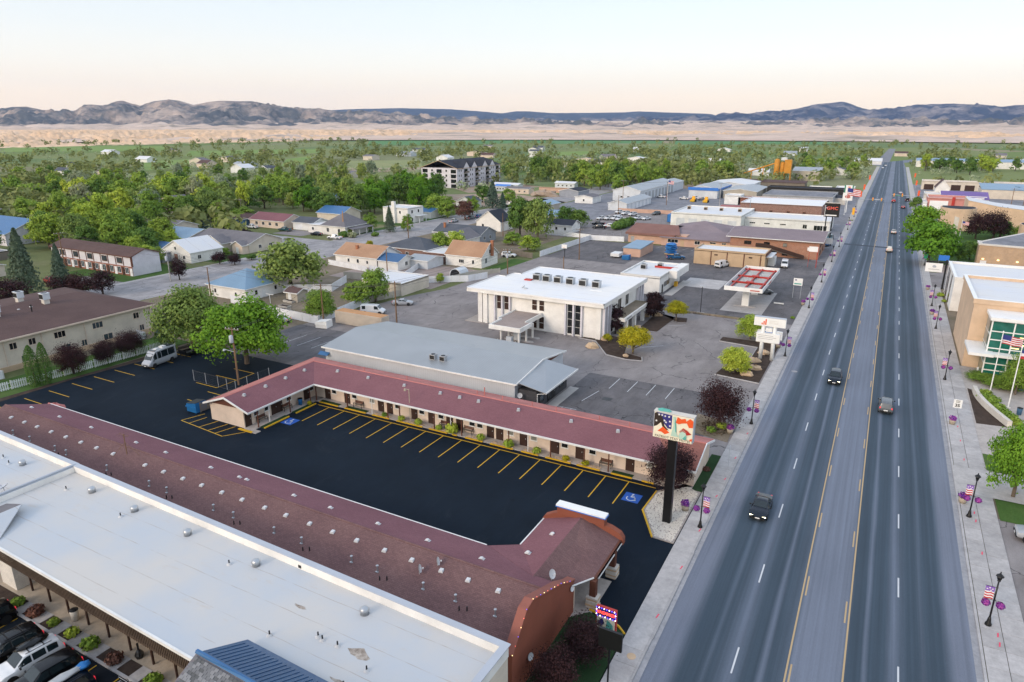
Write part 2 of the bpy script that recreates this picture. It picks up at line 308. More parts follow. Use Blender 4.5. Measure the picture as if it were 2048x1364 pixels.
def membrane(name, c, rust=0.5, seam=3.0, blue=(.60,.68,.78)):
    m, nt, N, L, bs = nodes(name); p = wpos(nt)
    col = mix(nt, ramp(nt, noise(nt, p,.10,5), [(.35,0.0),(.65,1.0)]), c, blue)
    col = mix(nt, math_n(nt, 'MULTIPLY', ramp(nt, noise(nt, wpos(nt,(.35,1.2,1)),.6,7,.75), [(.58,0.0),(.80,1.0)]), rust), col,(.50,.42,.34))
    sp = N.new('ShaderNodeSeparateXYZ'); L.new(p, sp.inputs[0])
    fr = math_n(nt, 'FRACT', math_n(nt, 'DIVIDE', math_n(nt, 'ADD', sp.outputs[1], math_n(nt, 'MULTIPLY', noise(nt, p,.4,2),.12)), seam))
    k = math_n(nt, 'MULTIPLY', math_n(nt, 'LESS_THAN', fr,.022), ramp(nt, noise(nt, wpos(nt,(.5,.5,1)),.9,4), [(.38,0.0),(.6,.8)]))
    col = mix(nt, k, col,(.36,.30,.25)); L.new(col, bs.inputs['Base Color']); bs.inputs['Roughness'].default_value = .55
membrane('white_membrane', (.55,.525,.49),.85,2.4,(.45,.49,.535)); membrane('bank_membrane', (.78,.76,.72),.25,4.0,(.72,.73,.76)); membrane('plain_membrane', (.66,.65,.63),.2,5.0,(.62,.64,.68))
def ribbed(name, c, axis, pitch=.3, rough=.4, metal=.35, depth=.04):
    m, nt, N, L, bs = nodes(name); p = wpos(nt); sp = N.new('ShaderNodeSeparateXYZ'); L.new(p, sp.inputs[0])
    fr = math_n(nt, 'FRACT', math_n(nt, 'DIVIDE', sp.outputs[{'x': 0, 'y': 1}[axis]], pitch)); k = ramp(nt, fr, [(0,.0),(.08,1.0),(.22,1.0),(.32,0.0)])
    col = mix(nt, ramp(nt, noise(nt, p,.25,5), [(.3,0.0),(.7,1.0)]), tuple(x * .88 for x in c), c); col = mix(nt, math_n(nt, 'MULTIPLY', k,.25), col, tuple(x * .62 for x in c))
    L.new(col, bs.inputs['Base Color']); bs.inputs['Roughness'].default_value = rough; bs.inputs['Metallic'].default_value = metal; bump(nt, k, bs,.5, depth)
ribbed('metal_roof_x', (.35,.37,.385), 'x', .4,.38,.3); ribbed('metal_wall_x', (.62,.65,.69), 'x', .35,.45,.15); ribbed('blue_roof', (.04,.15,.34), 'y', .4,.4,.2); ribbed('blue_roof_x', (.035,.12,.27), 'x', .5,.4,.2); ribbed('metal_roof_y', (.36,.385,.41), 'y', .4,.4,.3); ribbed('paleblue_roof', (.20,.32,.44), 'x', .4,.4,.25)
ribbed('seam_blue', (.018,.085,.20), 'x', 5.0,.32,.25)
def bricks(name, c, c2, w=.3, h=.1, mort=(.35,.30,.26)):
    m, nt, N, L, bs = nodes(name); br = N.new('ShaderNodeTexBrick'); br.inputs['Brick Width'].default_value = w; br.inputs['Row Height'].default_value = h; br.inputs['Mortar Size'].default_value = .012; br.inputs['Scale'].default_value = 1
    ge = N.new('ShaderNodeNewGeometry'); sp = N.new('ShaderNodeSeparateXYZ'); L.new(ge.outputs['Position'], sp.inputs[0]); cx = N.new('ShaderNodeCombineXYZ'); L.new(math_n(nt, 'ADD', sp.outputs[0], sp.outputs[1]), cx.inputs[0]); L.new(sp.outputs[2], cx.inputs[1]); L.new(cx.outputs[0], br.inputs['Vector'])
    br.inputs[1].default_value = (*c,1); br.inputs[2].default_value = (*c2,1); br.inputs[3].default_value = (*mort,1)
    col = mix(nt,.4, br.outputs['Color'], mix(nt,1.0, br.outputs['Color'], ramp(nt, noise(nt, wpos(nt),.8,5), [(.3,.7),(.7,1.3)]), 'MULTIPLY')); L.new(col, bs.inputs['Base Color']); bs.inputs['Roughness'].default_value = .9
bricks('brick_hall', (.25,.105,.07),(.20,.085,.06)); bricks('brick_office', (.42,.17,.085),(.36,.14,.07)); bricks('brick_tan', (.50,.33,.19),(.44,.29,.165)); bricks('block_dark', (.055,.055,.062),(.045,.045,.05),.4,.2,(.075,.075,.08)); bricks('block_white', (.66,.62,.56),(.60,.57,.52),.4,.2,(.5,.47,.43))

# ground covers
def ground(name, stops, sc=.05, fine=3.0, fmix=.5):
    m, nt, N, L, bs = nodes(name); p = wpos(nt); col = ramp(nt, noise(nt, p, sc,6,.62), stops)
    g = noise(nt, p, fine,4,.8); col = mix(nt, fmix, col, mix(nt,1.0, col, ramp(nt, g, [(.25,.5),(.75,1.5)]), 'MULTIPLY')); L.new(col, bs.inputs['Base Color']); bs.inputs['Roughness'].default_value = 1.0; bs.inputs['Specular IOR Level'].default_value = .1
    bump(nt, g, bs,.5,.08)
ground('lawn', [(.3,(.045,.085,.022)),(.55,(.065,.125,.03)),(.75,(.10,.14,.045))],.15,5); ground('turf', [(.3,(.020,.045,.020)),(.7,(.03,.065,.026))],.5,9); ground('dry_yard', [(.3,(.13,.12,.075)),(.5,(.20,.165,.12)),(.7,(.27,.22,.17))],.12,3)
ground('mulch', [(.3,(.045,.032,.026)),(.7,(.085,.062,.05))],.8,10); ground('gravel_lot', [(.3,(.27,.22,.20)),(.7,(.36,.30,.27))],.2,8); ground('dirt', [(.3,(.30,.22,.16)),(.7,(.42,.33,.26))],.1,3); ground('river_gravel', [(.3,(.30,.26,.235)),(.7,(.40,.355,.325))],1.2,14,.8)
ground('field_green', [(.3,(0.150,0.247,0.068)),(.7,(0.232,0.300,0.098))],.02,.5,.25); ground('field_lush', [(.3,(0.090,0.210,0.083)),(.7,(0.128,0.255,0.105))],.02,.5,.2); ground('field_tan', [(.3,(0.330,0.300,0.150)),(.7,(0.480,0.390,0.255))],.02,.5,.25); ground('field_olive', [(.3,(0.210,0.255,0.112)),(.7,(0.300,0.300,0.150))],.02,.5,.3); ground('sand', [(.3,(.40,.33,.26)),(.7,(.5,.42,.34))],.02,.5,.3)
def plain_mat():
    m, nt, N, L, bs = nodes('plain'); p = wpos(nt,(1,.55,1)); vo = N.new('ShaderNodeTexVoronoi'); vo.inputs['Scale'].default_value = .006; vo.inputs['Randomness'].default_value = .85; L.new(p, vo.inputs['Vector'])
    sp = N.new('ShaderNodeSeparateColor'); L.new(vo.outputs['Color'], sp.inputs[0])
    col = ramp(nt, sp.outputs[0], [(0,(.12,.18,.06)),(.25,(.17,.22,.08)),(.5,(.22,.24,.11)),(.7,(.14,.20,.085)),(1,(.30,.26,.17))])
    near = ramp(nt, noise(nt, wpos(nt),.03,6,.65), [(.3,(.10,.125,.05)),(.52,(.15,.165,.075)),(.75,(.26,.22,.15))]); ps = N.new('ShaderNodeSeparateXYZ'); L.new(wpos(nt), ps.inputs[0])
    col = mix(nt, ramp(nt, math_n(nt, 'DIVIDE', ps.outputs[1],1000.0), [(.25,0.0),(.42,1.0)]), near, col); g = noise(nt, wpos(nt),.35,6,.8)
    col = mix(nt,.5, col, mix(nt,1.0, col, ramp(nt, g, [(.25,.55),(.75,1.45)]), 'MULTIPLY')); L.new(col, bs.inputs['Base Color']); bs.inputs['Roughness'].default_value = 1.0; bs.inputs['Specular IOR Level'].default_value = .05
plain_mat()
def hill_mat(name, base, dark, pale, cover, dsc=.004):
    m, nt, N, L, bs = nodes(name); p = wpos(nt); ge = N.new('ShaderNodeNewGeometry'); sn = N.new('ShaderNodeSeparateXYZ'); L.new(ge.outputs['Normal'], sn.inputs[0])
    c = mix(nt, ramp(nt, noise(nt, p, dsc * .6,8,.65), [(.35,0.0),(.65,1.0)]), base, pale)
    st = noise(nt, wpos(nt,(1,1,6)), dsc * 4,5,.7); c = mix(nt,.5, c, mix(nt,1.0, c, ramp(nt, st, [(.3,.65),(.7,1.3)]), 'MULTIPLY'))
    k = math_n(nt, 'MULTIPLY', ramp(nt, noise(nt, p, dsc,9,.68), [(.42 + cover * .1,1.0),(.57 + cover * .1,0.0)]), ramp(nt, sn.outputs[2], [(.55,.25),(.85,1.0)]))
    c = mix(nt, k, c, dark); L.new(c, bs.inputs['Base Color']); bs.inputs['Roughness'].default_value = 1.0; bs.inputs['Specular IOR Level'].default_value = .03; bump(nt, noise(nt, p, dsc * 6,7,.7), bs,.25,6.0)
hill_mat('hill_bluff', (.66,.45,.285),(.40,.30,.20),(.78,.56,.385),-1.3,.010); hill_mat('hill_rim', (.36,.285,.25),(.105,.118,.135),(.50,.405,.345),.25); hill_mat('hill_plateau', (.56,.43,.345),(.32,.27,.22),(.66,.52,.43),-.8); hill_mat('hill_mesa', (.085,.11,.16),(.045,.075,.13),(.17,.17,.19),1.0,.002); hill_mat('hill_mountain', (.17,.17,.205),(.045,.070,.125),(.38,.33,.32),.30,.003)

# foliage
def leaf(name, c, c2, sat=.0, trans=.25):
    m, nt, N, L, bs = nodes(name); at = N.new('ShaderNodeAttribute'); at.attribute_name = 'tint'; oi = N.new('ShaderNodeObjectInfo')
    col = mix(nt, at.outputs['Fac'], c, c2); col = mix(nt,.6, col, mix(nt,1.0, col, ramp(nt, oi.outputs['Random'], [(0,(.70,.80,.78)),(.5,(1,1,1)),(1,(1.38,1.18,1.0))]), 'MULTIPLY'))
    L.new(col, bs.inputs['Base Color']); bs.inputs['Roughness'].default_value = .7; bs.inputs['Specular IOR Level'].default_value = .15
    tr = N.new('ShaderNodeBsdfTranslucent'); L.new(col, tr.inputs[0]); mx = N.new('ShaderNodeMixShader'); mx.inputs[0].default_value = trans; out = N['Material Output']; L.new(bs.outputs[0], mx.inputs[1]); L.new(tr.outputs[0], mx.inputs[2]); L.new(mx.outputs[0], out.inputs[0])
leaf('leaf_maple', (0.075,0.185,0.016),(0.194,0.369,0.034)); leaf('leaf_mid', (0.133,0.227,0.032),(0.313,0.441,0.072)); leaf('leaf_dark', (0.066,0.144,0.030),(0.169,0.276,0.056)); leaf('leaf_olive', (0.200,0.250,0.150),(0.338,0.388,0.250)); leaf('leaf_lime', (0.228,0.332,0.035),(0.504,0.598,0.088)); leaf('leaf_willow', (0.143,0.213,0.050),(0.310,0.391,0.099))
leaf('leaf_purple', (.022,.010,.013),(.066,.032,.036)); leaf('leaf_spruce', (0.059,0.101,0.067),(0.157,0.222,0.164)); leaf('leaf_blue_spruce', (0.052,0.096,0.096),(0.149,0.228,0.228)); leaf('leaf_yellow', (0.220,0.220,0.010),(0.550,0.500,0.030)); leaf('leaf_far', (0.155,0.182,0.057),(0.325,0.338,0.115)); leaf('leaf_far_olive', (0.227,0.295,0.182),(0.410,0.470,0.302)); leaf('leaf_brown', (0.105,0.079,0.052),(0.245,0.193,0.140)); leaf('petal', (0.100,0.030,0.300),(0.450,0.100,0.420)); leaf('leaf_red_bush', (0.078,0.039,0.033),(0.208,0.104,0.078))
mat('seam_dark', (.05,.064,.085),.9,.2,1); mat('sign_red', (.72,.12,.09),.5); mat('coping_brown', (.27,.10,.075),.9); mat('old_pink', (.42,.165,.145),.9,.2,2,.2); mat('rail_brown', (.105,.075,.055),.9,.2,3,.1); mat('bark', (.13,.10,.075),.95,.25,6,.1); mat('bark_pale', (.24,.21,.17),.95,.25,6,.1); mat('bark_dark', (.05,.04,.032),.95,.25,6,.1)
# ------------------------------------------------------------------ setting: terrain, ground, streets
def S(o): return T(o, kind='structure')
def sheet(name, m, pts, z, parent=None):
    a = sum(pts[i - 1][0] * pts[i][1] - pts[i][0] * pts[i - 1][1] for i in range(len(pts)))
    if a < 0: pts = pts[::-1]
    o = MB().poly([(x, y, z) for x, y in pts]).build(name, m, parent)
    return o if parent is not None else S(o)
def rect(x0, y0, x1, y1): return [(x0, y0),(x1, y0),(x1, y1),(x0, y1)]
class VN:                                          # value noise, vectorised
    def __init__(s, seed): s.t = np.random.RandomState(seed).rand(256,256)
    def n(s, x, y):
        xi = np.floor(x).astype(int); yi = np.floor(y).astype(int); fx = x - xi; fy = y - yi; fx = fx * fx * (3 - 2 * fx); fy = fy * fy * (3 - 2 * fy)
        g = lambda i, j: s.t[(xi + i) % 256,(yi + j) % 256]
        return (g(0,0) * (1 - fx) + g(1,0) * fx) * (1 - fy) + (g(0,1) * (1 - fx) + g(1,1) * fx) * fy
    def ridged(s, x, y, o=5):
        a = 0; w = 1.0; tot = 0
        for k in range(o): a = a + w * (1 - np.abs(2 * s.n(x * 2 ** k + 17 * k, y * 2 ** k) - 1)); tot += w; w *= .52
        return a / tot
def terrain(name, m, sky, d_foot, d_crest, d_back, z_foot, amp, seed, na=420, nd=46, gul=9.0, rough=1.0, p0=-500, p1=2550):
    # sky: (bearing column, angular height) of the crest as seen over the valley; converted to real heights at d_crest
    px = np.linspace(p0, p1, na); u = np.linspace(0,1, nd); az = np.arctan2(px - 1024,1431.7) - R(28.427)
    sx = [a for a, b in sky]; sy = [b for a, b in sky]; rad = np.sqrt(1431.7 ** 2 + (px - 1024) ** 2)
    zc = 39.5 + d_crest * (250 - np.interp(px, sx, sy)) / rad
    df = d_foot if not callable(d_foot) else d_foot(px); df = np.broadcast_to(np.asarray(df, float), px.shape)
    U, A = np.meshgrid(u, az); ZC = zc[:, None]; DF = df[:, None]
    up = U < .66; t = np.where(up, U / .66,(U - .66) / .34)
    D = np.where(up, DF + (d_crest - DF) * t, d_crest + (d_back - d_crest) * t); X = np.sin(A) * D; Y = np.cos(A) * D
    nz = VN(seed); g = nz.ridged(X / gul / 40, Y / gul / 40); g2 = nz.ridged(X / gul / 9 + 31, Y / gul / 9,3)
    prof = np.where(up, t ** 1.25,1 - .55 * t); env = np.where(up, np.sin(np.pi * np.clip(t,0,1)) ** .8, t * .5)
    Z = z_foot + (ZC - z_foot) * prof + amp * rough * ((g - .62) * 1.8 + (g2 - .6) * .8) * env
    Z[:, 0] = z_foot - 2
    v = np.stack([X, Y, Z],-1).reshape(-1,3); i = np.arange((na - 1) * (nd - 1)); a = (i // (nd - 1)) * nd + i % (nd - 1)
    f = np.stack([a, a + 1, a + nd + 1, a + nd],1)[:, ::-1]
    me = bpy.data.meshes.new(name); me.from_pydata(v.tolist(), [], f.tolist()); me.update(); me.polygons.foreach_set('use_smooth', [True] * len(me.polygons)); me.materials.append(M[m])
    o = bpy.data.objects.new(name, me); COL.objects.link(o); return S(o)
foot = lambda px: 39.5 * 1431 / (np.interp(px, [-500,0,400,700,1024,1500,2048,2500], [290,287,283,279,275,275,273,273]) - 250)
terrain('bluff_terrain', 'hill_bluff', [(-500,262),(0,259),(400,259),(700,259),(1100,260),(1600,263),(2048,264),(2500,264)], foot,2900,3500,-1,20,3,900,50,2.0)
terrain('plateau_terrain', 'hill_plateau', [(-500,240),(0,238),(300,239),(700,240),(1200,242),(2048,241),(2500,240)],1900,7500,9000,4,26,4,420,40,9,1.0)
terrain('rim_hills', 'hill_rim', [(-500,216),(-200,212),(-60,222),(0,222),(30,216),(60,215),(85,220),(110,226),(150,226),(175,213),(190,211),(215,214),(240,206),(255,205),(285,214),(300,211),(315,205),(345,202),(365,204),(392,212),(425,206),(450,204),(490,205),(510,205),(540,211),(580,218),(640,219),(680,224),(740,225),(800,231),(900,240),(1000,246),(1300,252),(2500,252)],4300,6200,7600,26,75,8,900,80,9,1.15)
terrain('far_mesa', 'hill_mesa', [(-500,226),(0,224),(130,223),(400,226),(600,225),(700,220),(800,218),(900,220),(960,224),(1005,228),(1030,224),(1055,224),(1100,227),(1170,227),(1250,226),(1275,224),(1330,226),(1400,228),(1420,229),(1440,235),(1600,238),(2500,240)],10500,14000,15500,60,90,21,420,30,16,1.0)
terrain('blue_mountain', 'hill_mountain', [(-500,256),(1200,250),(1400,240),(1440,234),(1480,231),(1540,226),(1590,219),(1620,212),(1650,208),(1678,206),(1695,210),(1715,217),(1735,221),(1780,220),(1810,215),(1850,211),(1900,210),(1960,211),(1995,215),(2020,212),(2060,210),(2200,206),(2500,214)],6900,10500,12500,50,110,33,520,44,14,1.2)
S(MB().poly([(-9000,-3000,0),(6000,-3000,0),(6000,9000,0),(-9000,9000,0)]).build('ground', 'plain'))
# fields beyond the town (bearing strips laid on the plain)
FIELDS = [('field_green', [(-750,504),(-744,575),(-621,482),(-592,399)]),('field_green', [(-651,625),(-686,703),(-544,556),(-531,501)]),('field_tan', [(-329,695),(-267,833),(-231,714),(-294,611)]),('field_olive', [(-550,625),(-488,685),(-391,541),(-426,473)]),('field_olive', [(-557,380),(-534,422),(-482,373),(-485,326)]),('field_lush', [(-1325,1595),(-937,1977),(-712,1474),(-940,1122)]),('field_lush', [(-924,1984),(-583,1996),(-461,1559),(-664,1401)]),('field_green', [(-1537,760),(-1268,905),(-1023,729),(-1208,581)]),('field_tan', [(-369,599),(-353,638),(-318,563),(-334,538)]),('field_lush', [(-505,1820),(-100,1915),(-87,1668),(-414,1491)]),('field_olive', [(-528,449),(-519,489),(-457,427),(-469,393)]),('field_green', [(-484,950),(-414,1059),(-364,913),(-427,825)]),('field_green', [(-988,748),(-874,918),(-748,785),(-834,622)])]
for m, pts in FIELDS:
    sheet('field', m, pts,.05)
# street
sheet('main_street', 'street_asphalt', rect(-11.1,-60,11.0,800),.03)
sheet('main_street_bend', 'street_asphalt', [(-11.1,800),(11.0,800),(10,880),(60,1040),(44,1050),(-4,900),(-24,880),(-20,820)],.03)
sheet('street_beyond', 'lot_far', [(-18,880),(-4,890),(0,1400),(-10,1400)],.034)
sheet('side_street', 'side_street', rect(-172,40,-151.5,460),.03)
sheet('cross_street', 'side_street', rect(-420,169,-172,183),.034)
sheet('crossing_road', 'lot_far', rect(-140,350,-11.1,362),.036); sheet('crossing_road', 'lot_far', rect(11,372,200,384),.036)
def dashes(name, m, xs, w, y0, y1, ln, pitch, z=.036):
    mb = MB(); y = y0
    while y < y1:
        for x in xs: mb.poly([(x - w / 2, y, z),(x + w / 2, y, z),(x + w / 2, y + ln, z),(x - w / 2, y + ln, z)])
        y += pitch
    return mb
ms = bpy.data.objects['main_street']
dashes('', '', [-1.62,2.2],.13,-60,415,475,900).build('solid_yellow_line', 'road_yellow', ms)
for x, y0 in ((-1.34,44.6),(1.92,42.4)): dashes('', '', [x],.13, y0 - 97.6,410,3.05,12.19).build('broken_yellow_line', 'road_yellow', ms)
for x, y0 in ((-5.25,57.2),(5.85,60.9)): dashes('', '', [x],.13, y0 - 97.6 - .5,780,3.05,12.19).build('lane_dashes', 'road_white', ms)
sheet('asphalt_seam', 'seam_dark', [(-11.1,262),(11,259),(11,261.8),(-11.1,264.8)],.0335, ms)
sheet('asphalt_seam', 'seam_dark', [(-11.1,419),(11,419),(11,419.7),(-11.1,419.7)],.0335, ms)
# kerbs, gutters, pavements with single slabs
def pavement(name, x0, x1, y0, y1, pitch, z, near, skip=()):
    sh = sheet(name, 'pavement', rect(x0, y0, x1, y1), z - .02); y = y0; k = 0
    while y < near:
        if not any(a <= y < b for a, b in skip):
            KIT.put('slab', (name, pitch), lambda: MB().box(0,0,-.06, x1 - x0 - .03, pitch - .03,0), 'pavement', sh,(x0 + .015, y + .015, z + rnd.uniform(0,.006)))
        y += pitch
    return sh
pavement('left_pavement', -13.6,-11.75,34,330,1.86,.13,150,((45,58.3),))
pavement('right_pavement', 11.75,13.25,40,330,2.4,.13,200); pavement('right_pavement_inner', 13.28,15.0,40,200,2.4,.13,200)
for nm, x0, x1 in (('left_kerb', -11.75,-11.55),('right_kerb', 11.5,11.7)): S(MB().box(x0,30,-.05, x1,420,.14).build(nm, 'kerb'))
sheet('left_gutter', 'gutter', rect(-11.55,30,-11.1,420),.034); sheet('right_gutter', 'gutter', rect(11.0,30,11.5,420),.034)
sheet('drive_apron', 'pavement', rect(-13.6,45,-11.5,58.3),.128); sheet('drive_apron', 'pavement', rect(11.5,84,22,91),.147)
S(MB().box(-14,335,-.05,-11.3,790,.12).build('left_pavement_far', 'concrete_light')); S(MB().box(11.3,335,-.05,14,790,.12).build('right_pavement_far', 'concrete_light'))
# utility paint marks on the pavements
for x, ys in ((12.9,(57.2,58.4,65,71,77.4,79.2,83.6,88,93,99,104)),(-12.0,(47.5,55,62,66,69.6,74,80,88))):
    for y in ys: S(MB().poly([(x - .06, y,.146),(x + .05, y + .05,.146),(x + .12, y + .62,.146),(x, y + .6,.146)]).build('paint_mark', 'paint_pink'))
# lots
sheet('motel_parking', 'sealcoat', [(-112.4,38),(-13.6,38),(-13.6,70),(-80,70),(-84,80.6),(-109.5,81),(-112.4,57)],.03)
sheet('bank_parking', 'lot_grey', [(-103,80.6),(-13.6,79),(-13.6,148),(-60,150),(-60,200),(-93,196),(-95,140),(-99,128),(-103,100)],.03)
sheet('back_alley', 'lot_dark', [(-103.5,79.5),(-80,79.5),(-80,99),(-103.5,99)],.034)
sheet('store_parking', 'lot_dark', rect(-39.6,78,-17,100.5),.036)
sheet('fuel_parking', 'lot_dark', [(-60,149),(-13.6,147),(-13.6,222),(-60,224)],.034); sheet('fuel_slab', 'pavement', rect(-29.5,152,-20.5,175),.04); sheet('fuel_slab', 'pavement', rect(-44,172,-34,183),.04)
sheet('school_court', 'lot_dark', [(-92.5,192),(-66,192),(-66,229),(-92,229)],.036)
sheet('clinic_parking', 'lot_dark', rect(-66,190,-13.6,231),.026); sheet('dealer_parking', 'lot_grey', rect(-112,232,-78,312),.03); sheet('depot_yard', 'lot_far', rect(-150,300,-14,470),.022); sheet('dealer_front', 'lot_far', rect(-17.8,224,-13.6,345),.03)
sheet('park_street', 'lot_far', rect(-170,262,-112,330),.02)
# yards between the side street and the bank
sheet('yard', 'dry_yard', rect(-151,62,-103,300),.012); sheet('yard', 'gravel_lot', rect(-124,138,-98,164),.02); sheet('lawn', 'lawn', rect(-112,120,-104,132),.022); sheet('lawn', 'lawn', rect(-99,166,-90,184),.022); sheet('yard', 'gravel_lot', rect(-132,138,-112,152),.018)
sheet('lawn', 'lawn', rect(-200,105.5,-173,127),.02); sheet('lawn', 'lawn', rect(-176,78,-160,100),.02); sheet('lawn', 'lawn', [(-178,193),(-172.5,190),(-172.5,222),(-178,222)],.02); sheet('lawn', 'lawn', [(-190,225),(-172.5,226),(-172.5,262),(-190,262)],.02); sheet('lawn', 'lawn', rect(-200,136,-173,150),.018)
sheet('lawn', 'lawn', rect(-122,46,-113,80),.02); sheet('planting_strip', 'mulch', [(-114,46),(-112.4,46),(-110.5,80),(-112,80)],.024); sheet('verge', 'pavement', rect(-173.6,60,-172,168),.04); sheet('verge', 'pavement', rect(-173.6,184,-172,300),.04); sheet('verge', 'dry_yard', rect(-151.5,100,-149.5,300),.035)
sheet('driveway', 'lot_grey', rect(-190,100,-172.2,106),.03); sheet('driveway', 'lot_grey', rect(-205,186,-190,197),.03); sheet('earth_lot', 'dirt', [(-250,330),(-200,370),(-150,340),(-170,300),(-230,310)],.03); sheet('earth_lot', 'dirt', [(-165,440),(-110,520),(-90,500),(-130,430)],.03); sheet('earth_lot', 'dirt', [(-500,480),(-400,560),(-370,510),(-450,440)],.06)
# right-hand lots
sheet('hotel_forecourt', 'lot_grey', rect(15,35,70,79.5),.03); sheet('civic_grounds', 'dry_yard', rect(15,79.5,90,330),.015); sheet('civic_plaza', 'plaza', rect(15,84,60,134),.06); sheet('lawn', 'lawn', rect(15.2,79.2,30,84.5),.07); sheet('lawn', 'lawn', rect(15.1,91.5,24,96.5),.07); sheet('lawn', 'lawn', rect(13.4,226,60,340),.03); sheet('civic_drive', 'lot_grey', rect(11.5,200,70,222),.05); sheet('gravel_bed', 'gravel_lot', rect(16,222,40,236),.055); sheet('civic_lot', 'lot_far', rect(14,345,200,372),.03); sheet('strip_lot', 'lot_far', rect(14,384,220,560),.025)
# motel markings
mp = bpy.data.objects['motel_parking']
for i in range(18):
    x = -67.6 + i * 2.87
    if x < -19: MB().poly([(x - .05,63.1,.036),(x + .07,63.1,.036),(x + .07,68.5,.036),(x - .05,68.5,.036)]).build('stall_line', 'yellow_paint', mp)
MB().poly([(-69.8,68.5,.038),(-18.5,68.5,.038),(-18.5,68.65,.038),(-69.8,68.65,.038)]).build('stall_line', 'yellow_paint', mp)
for i in range(9):
    y = 45.6 + i * 3.55; MB().poly([(-110.6, y,.036),(-105.2, y,.036),(-105.2, y + .12,.036),(-110.6, y + .12,.036)]).build('stall_line', 'yellow_paint', mp)
for (x0, y0, x1, y1) in [(-93.5,66,-88.7,66.1),(-93.5,69.8,-88.7,69.9),(-93.5,73.4,-88.7,73.5),(-88.7,66,-88.6,73.5),(-88.5,60.6,-82.6,60.7),(-88.5,64.2,-82.6,64.3)]: MB().poly([(x0, y0,.036),(x1, y0,.036),(x1, y1 + .03,.036),(x0, y1 + .03,.036)]).build('stall_line', 'yellow_paint', mp)
for a, b in [((-81.6,58.3),(-82.6,55.2)),((-82.6,55.2),(-73.3,54.4)),((-73.3,54.4),(-71.6,56.8)),((-80.3,57.6),(-80.8,55.1)),((-77.8,57.5),(-78.5,54.9)),((-75.8,57.4),(-76.5,54.7)),((-74.2,57.4),(-74.9,54.6))]:
    d = Vector((b[0] - a[0], b[1] - a[1])).normalized(); n = Vector((-d.y, d.x)) * .06
    MB().poly([(a[0] - n.x, a[1] - n.y,.037),(b[0] - n.x, b[1] - n.y,.037),(b[0] + n.x, b[1] + n.y,.037),(a[0] + n.x, a[1] + n.y,.037)]).build('hatch_line', 'yellow_paint', mp)
def access_mark(x, y, sz, parent, rz=0.0):         # blue square with wheelchair symbol
    MB().cb((x, y,.038),(sz, sz,.004), rz).build('access_square', 'ada_blue', parent); mb = MB(); k = sz / 1.6; c, s_ = math.cos(rz), math.sin(rz)
    P = lambda u, v: (x + (u * c - v * s_) * k, y + (u * s_ + v * c) * k,.046); n = 14
    for i in range(11):
        a0, a1 = [R(150 + j * 24) for j in (i, i + 1)]
        mb.poly([P(-.05 + .36 * math.cos(a0),-.18 + .36 * math.sin(a0)), P(-.05 + .45 * math.cos(a0),-.18 + .45 * math.sin(a0)), P(-.05 + .45 * math.cos(a1),-.18 + .45 * math.sin(a1)), P(-.05 + .36 * math.cos(a1),-.18 + .36 * math.sin(a1))])
    mb.poly([P(-.16,.02), P(-.05,.02), P(-.02,.40), P(-.13,.40)]); mb.poly([P(-.1,.02), P(-.1,.12), P(.28,.12), P(.28,.02)]); mb.poly([P(.2,.1), P(.3,.1), P(.48,-.42), P(.37,-.45)]); mb.poly([P(-.08,.22), P(-.08,.30), P(.2,.30), P(.2,.22)]); mb.poly([P(-.05 + .11 * math.cos(2 * math.pi * i / n),.56 + .11 * math.sin(2 * math.pi * i / n)) for i in range(n)])
    mb.build('access_symbol', 'road_white', parent)
access_mark(-68.9,62.2,1.9, mp); access_mark(-20.2,65.3,1.9, mp)
def wline(parent, x0, y0, x1, y1, w=.1, m='road_white', z=.042):
    d = Vector((x1 - x0, y1 - y0)).normalized(); n = Vector((-d.y, d.x)) * w / 2; MB().poly([(x0 - n.x, y0 - n.y, z),(x1 - n.x, y1 - n.y, z),(x1 + n.x, y1 + n.y, z),(x0 + n.x, y0 + n.y, z)]).build('stall_line', m, parent)
sp_ = bpy.data.objects['store_parking']
for x in (-34.2,-31.2,-28.2,-25.2): wline(sp_, x,95.2, x,100.2)
wline(sp_,-36,88.5,-35.2,93.5); wline(sp_,-39,83.4,-35.4,83.4); wline(sp_,-39,85.0,-35.4,85.0); wline(sp_,-38.6,83.4,-37.4,85.0); wline(sp_,-37.2,83.4,-36.0,85.0); access_mark(-35.8,81.6,1.5, sp_,.3)
bp_ = bpy.data.objects['bank_parking']
for x in (-97,-93.5,-90): wline(bpy.data.objects['back_alley'], x,88, x + .2,94)
for a in [(-36.5,117.5,-33.0,120.6),(-36,134,-33,136.5),(-60.5,104,-58.5,100),(-57.2,108,-56.6,100)]: wline(bp_, *a, m='road_white' if a[0] > -50 else 'drive_dark')
cp_ = bpy.data.objects['clinic_parking']
for i in range(7): wline(cp_,-66 + i * 2.9,224,-65.2 + i * 2.9,229, m='road_white')
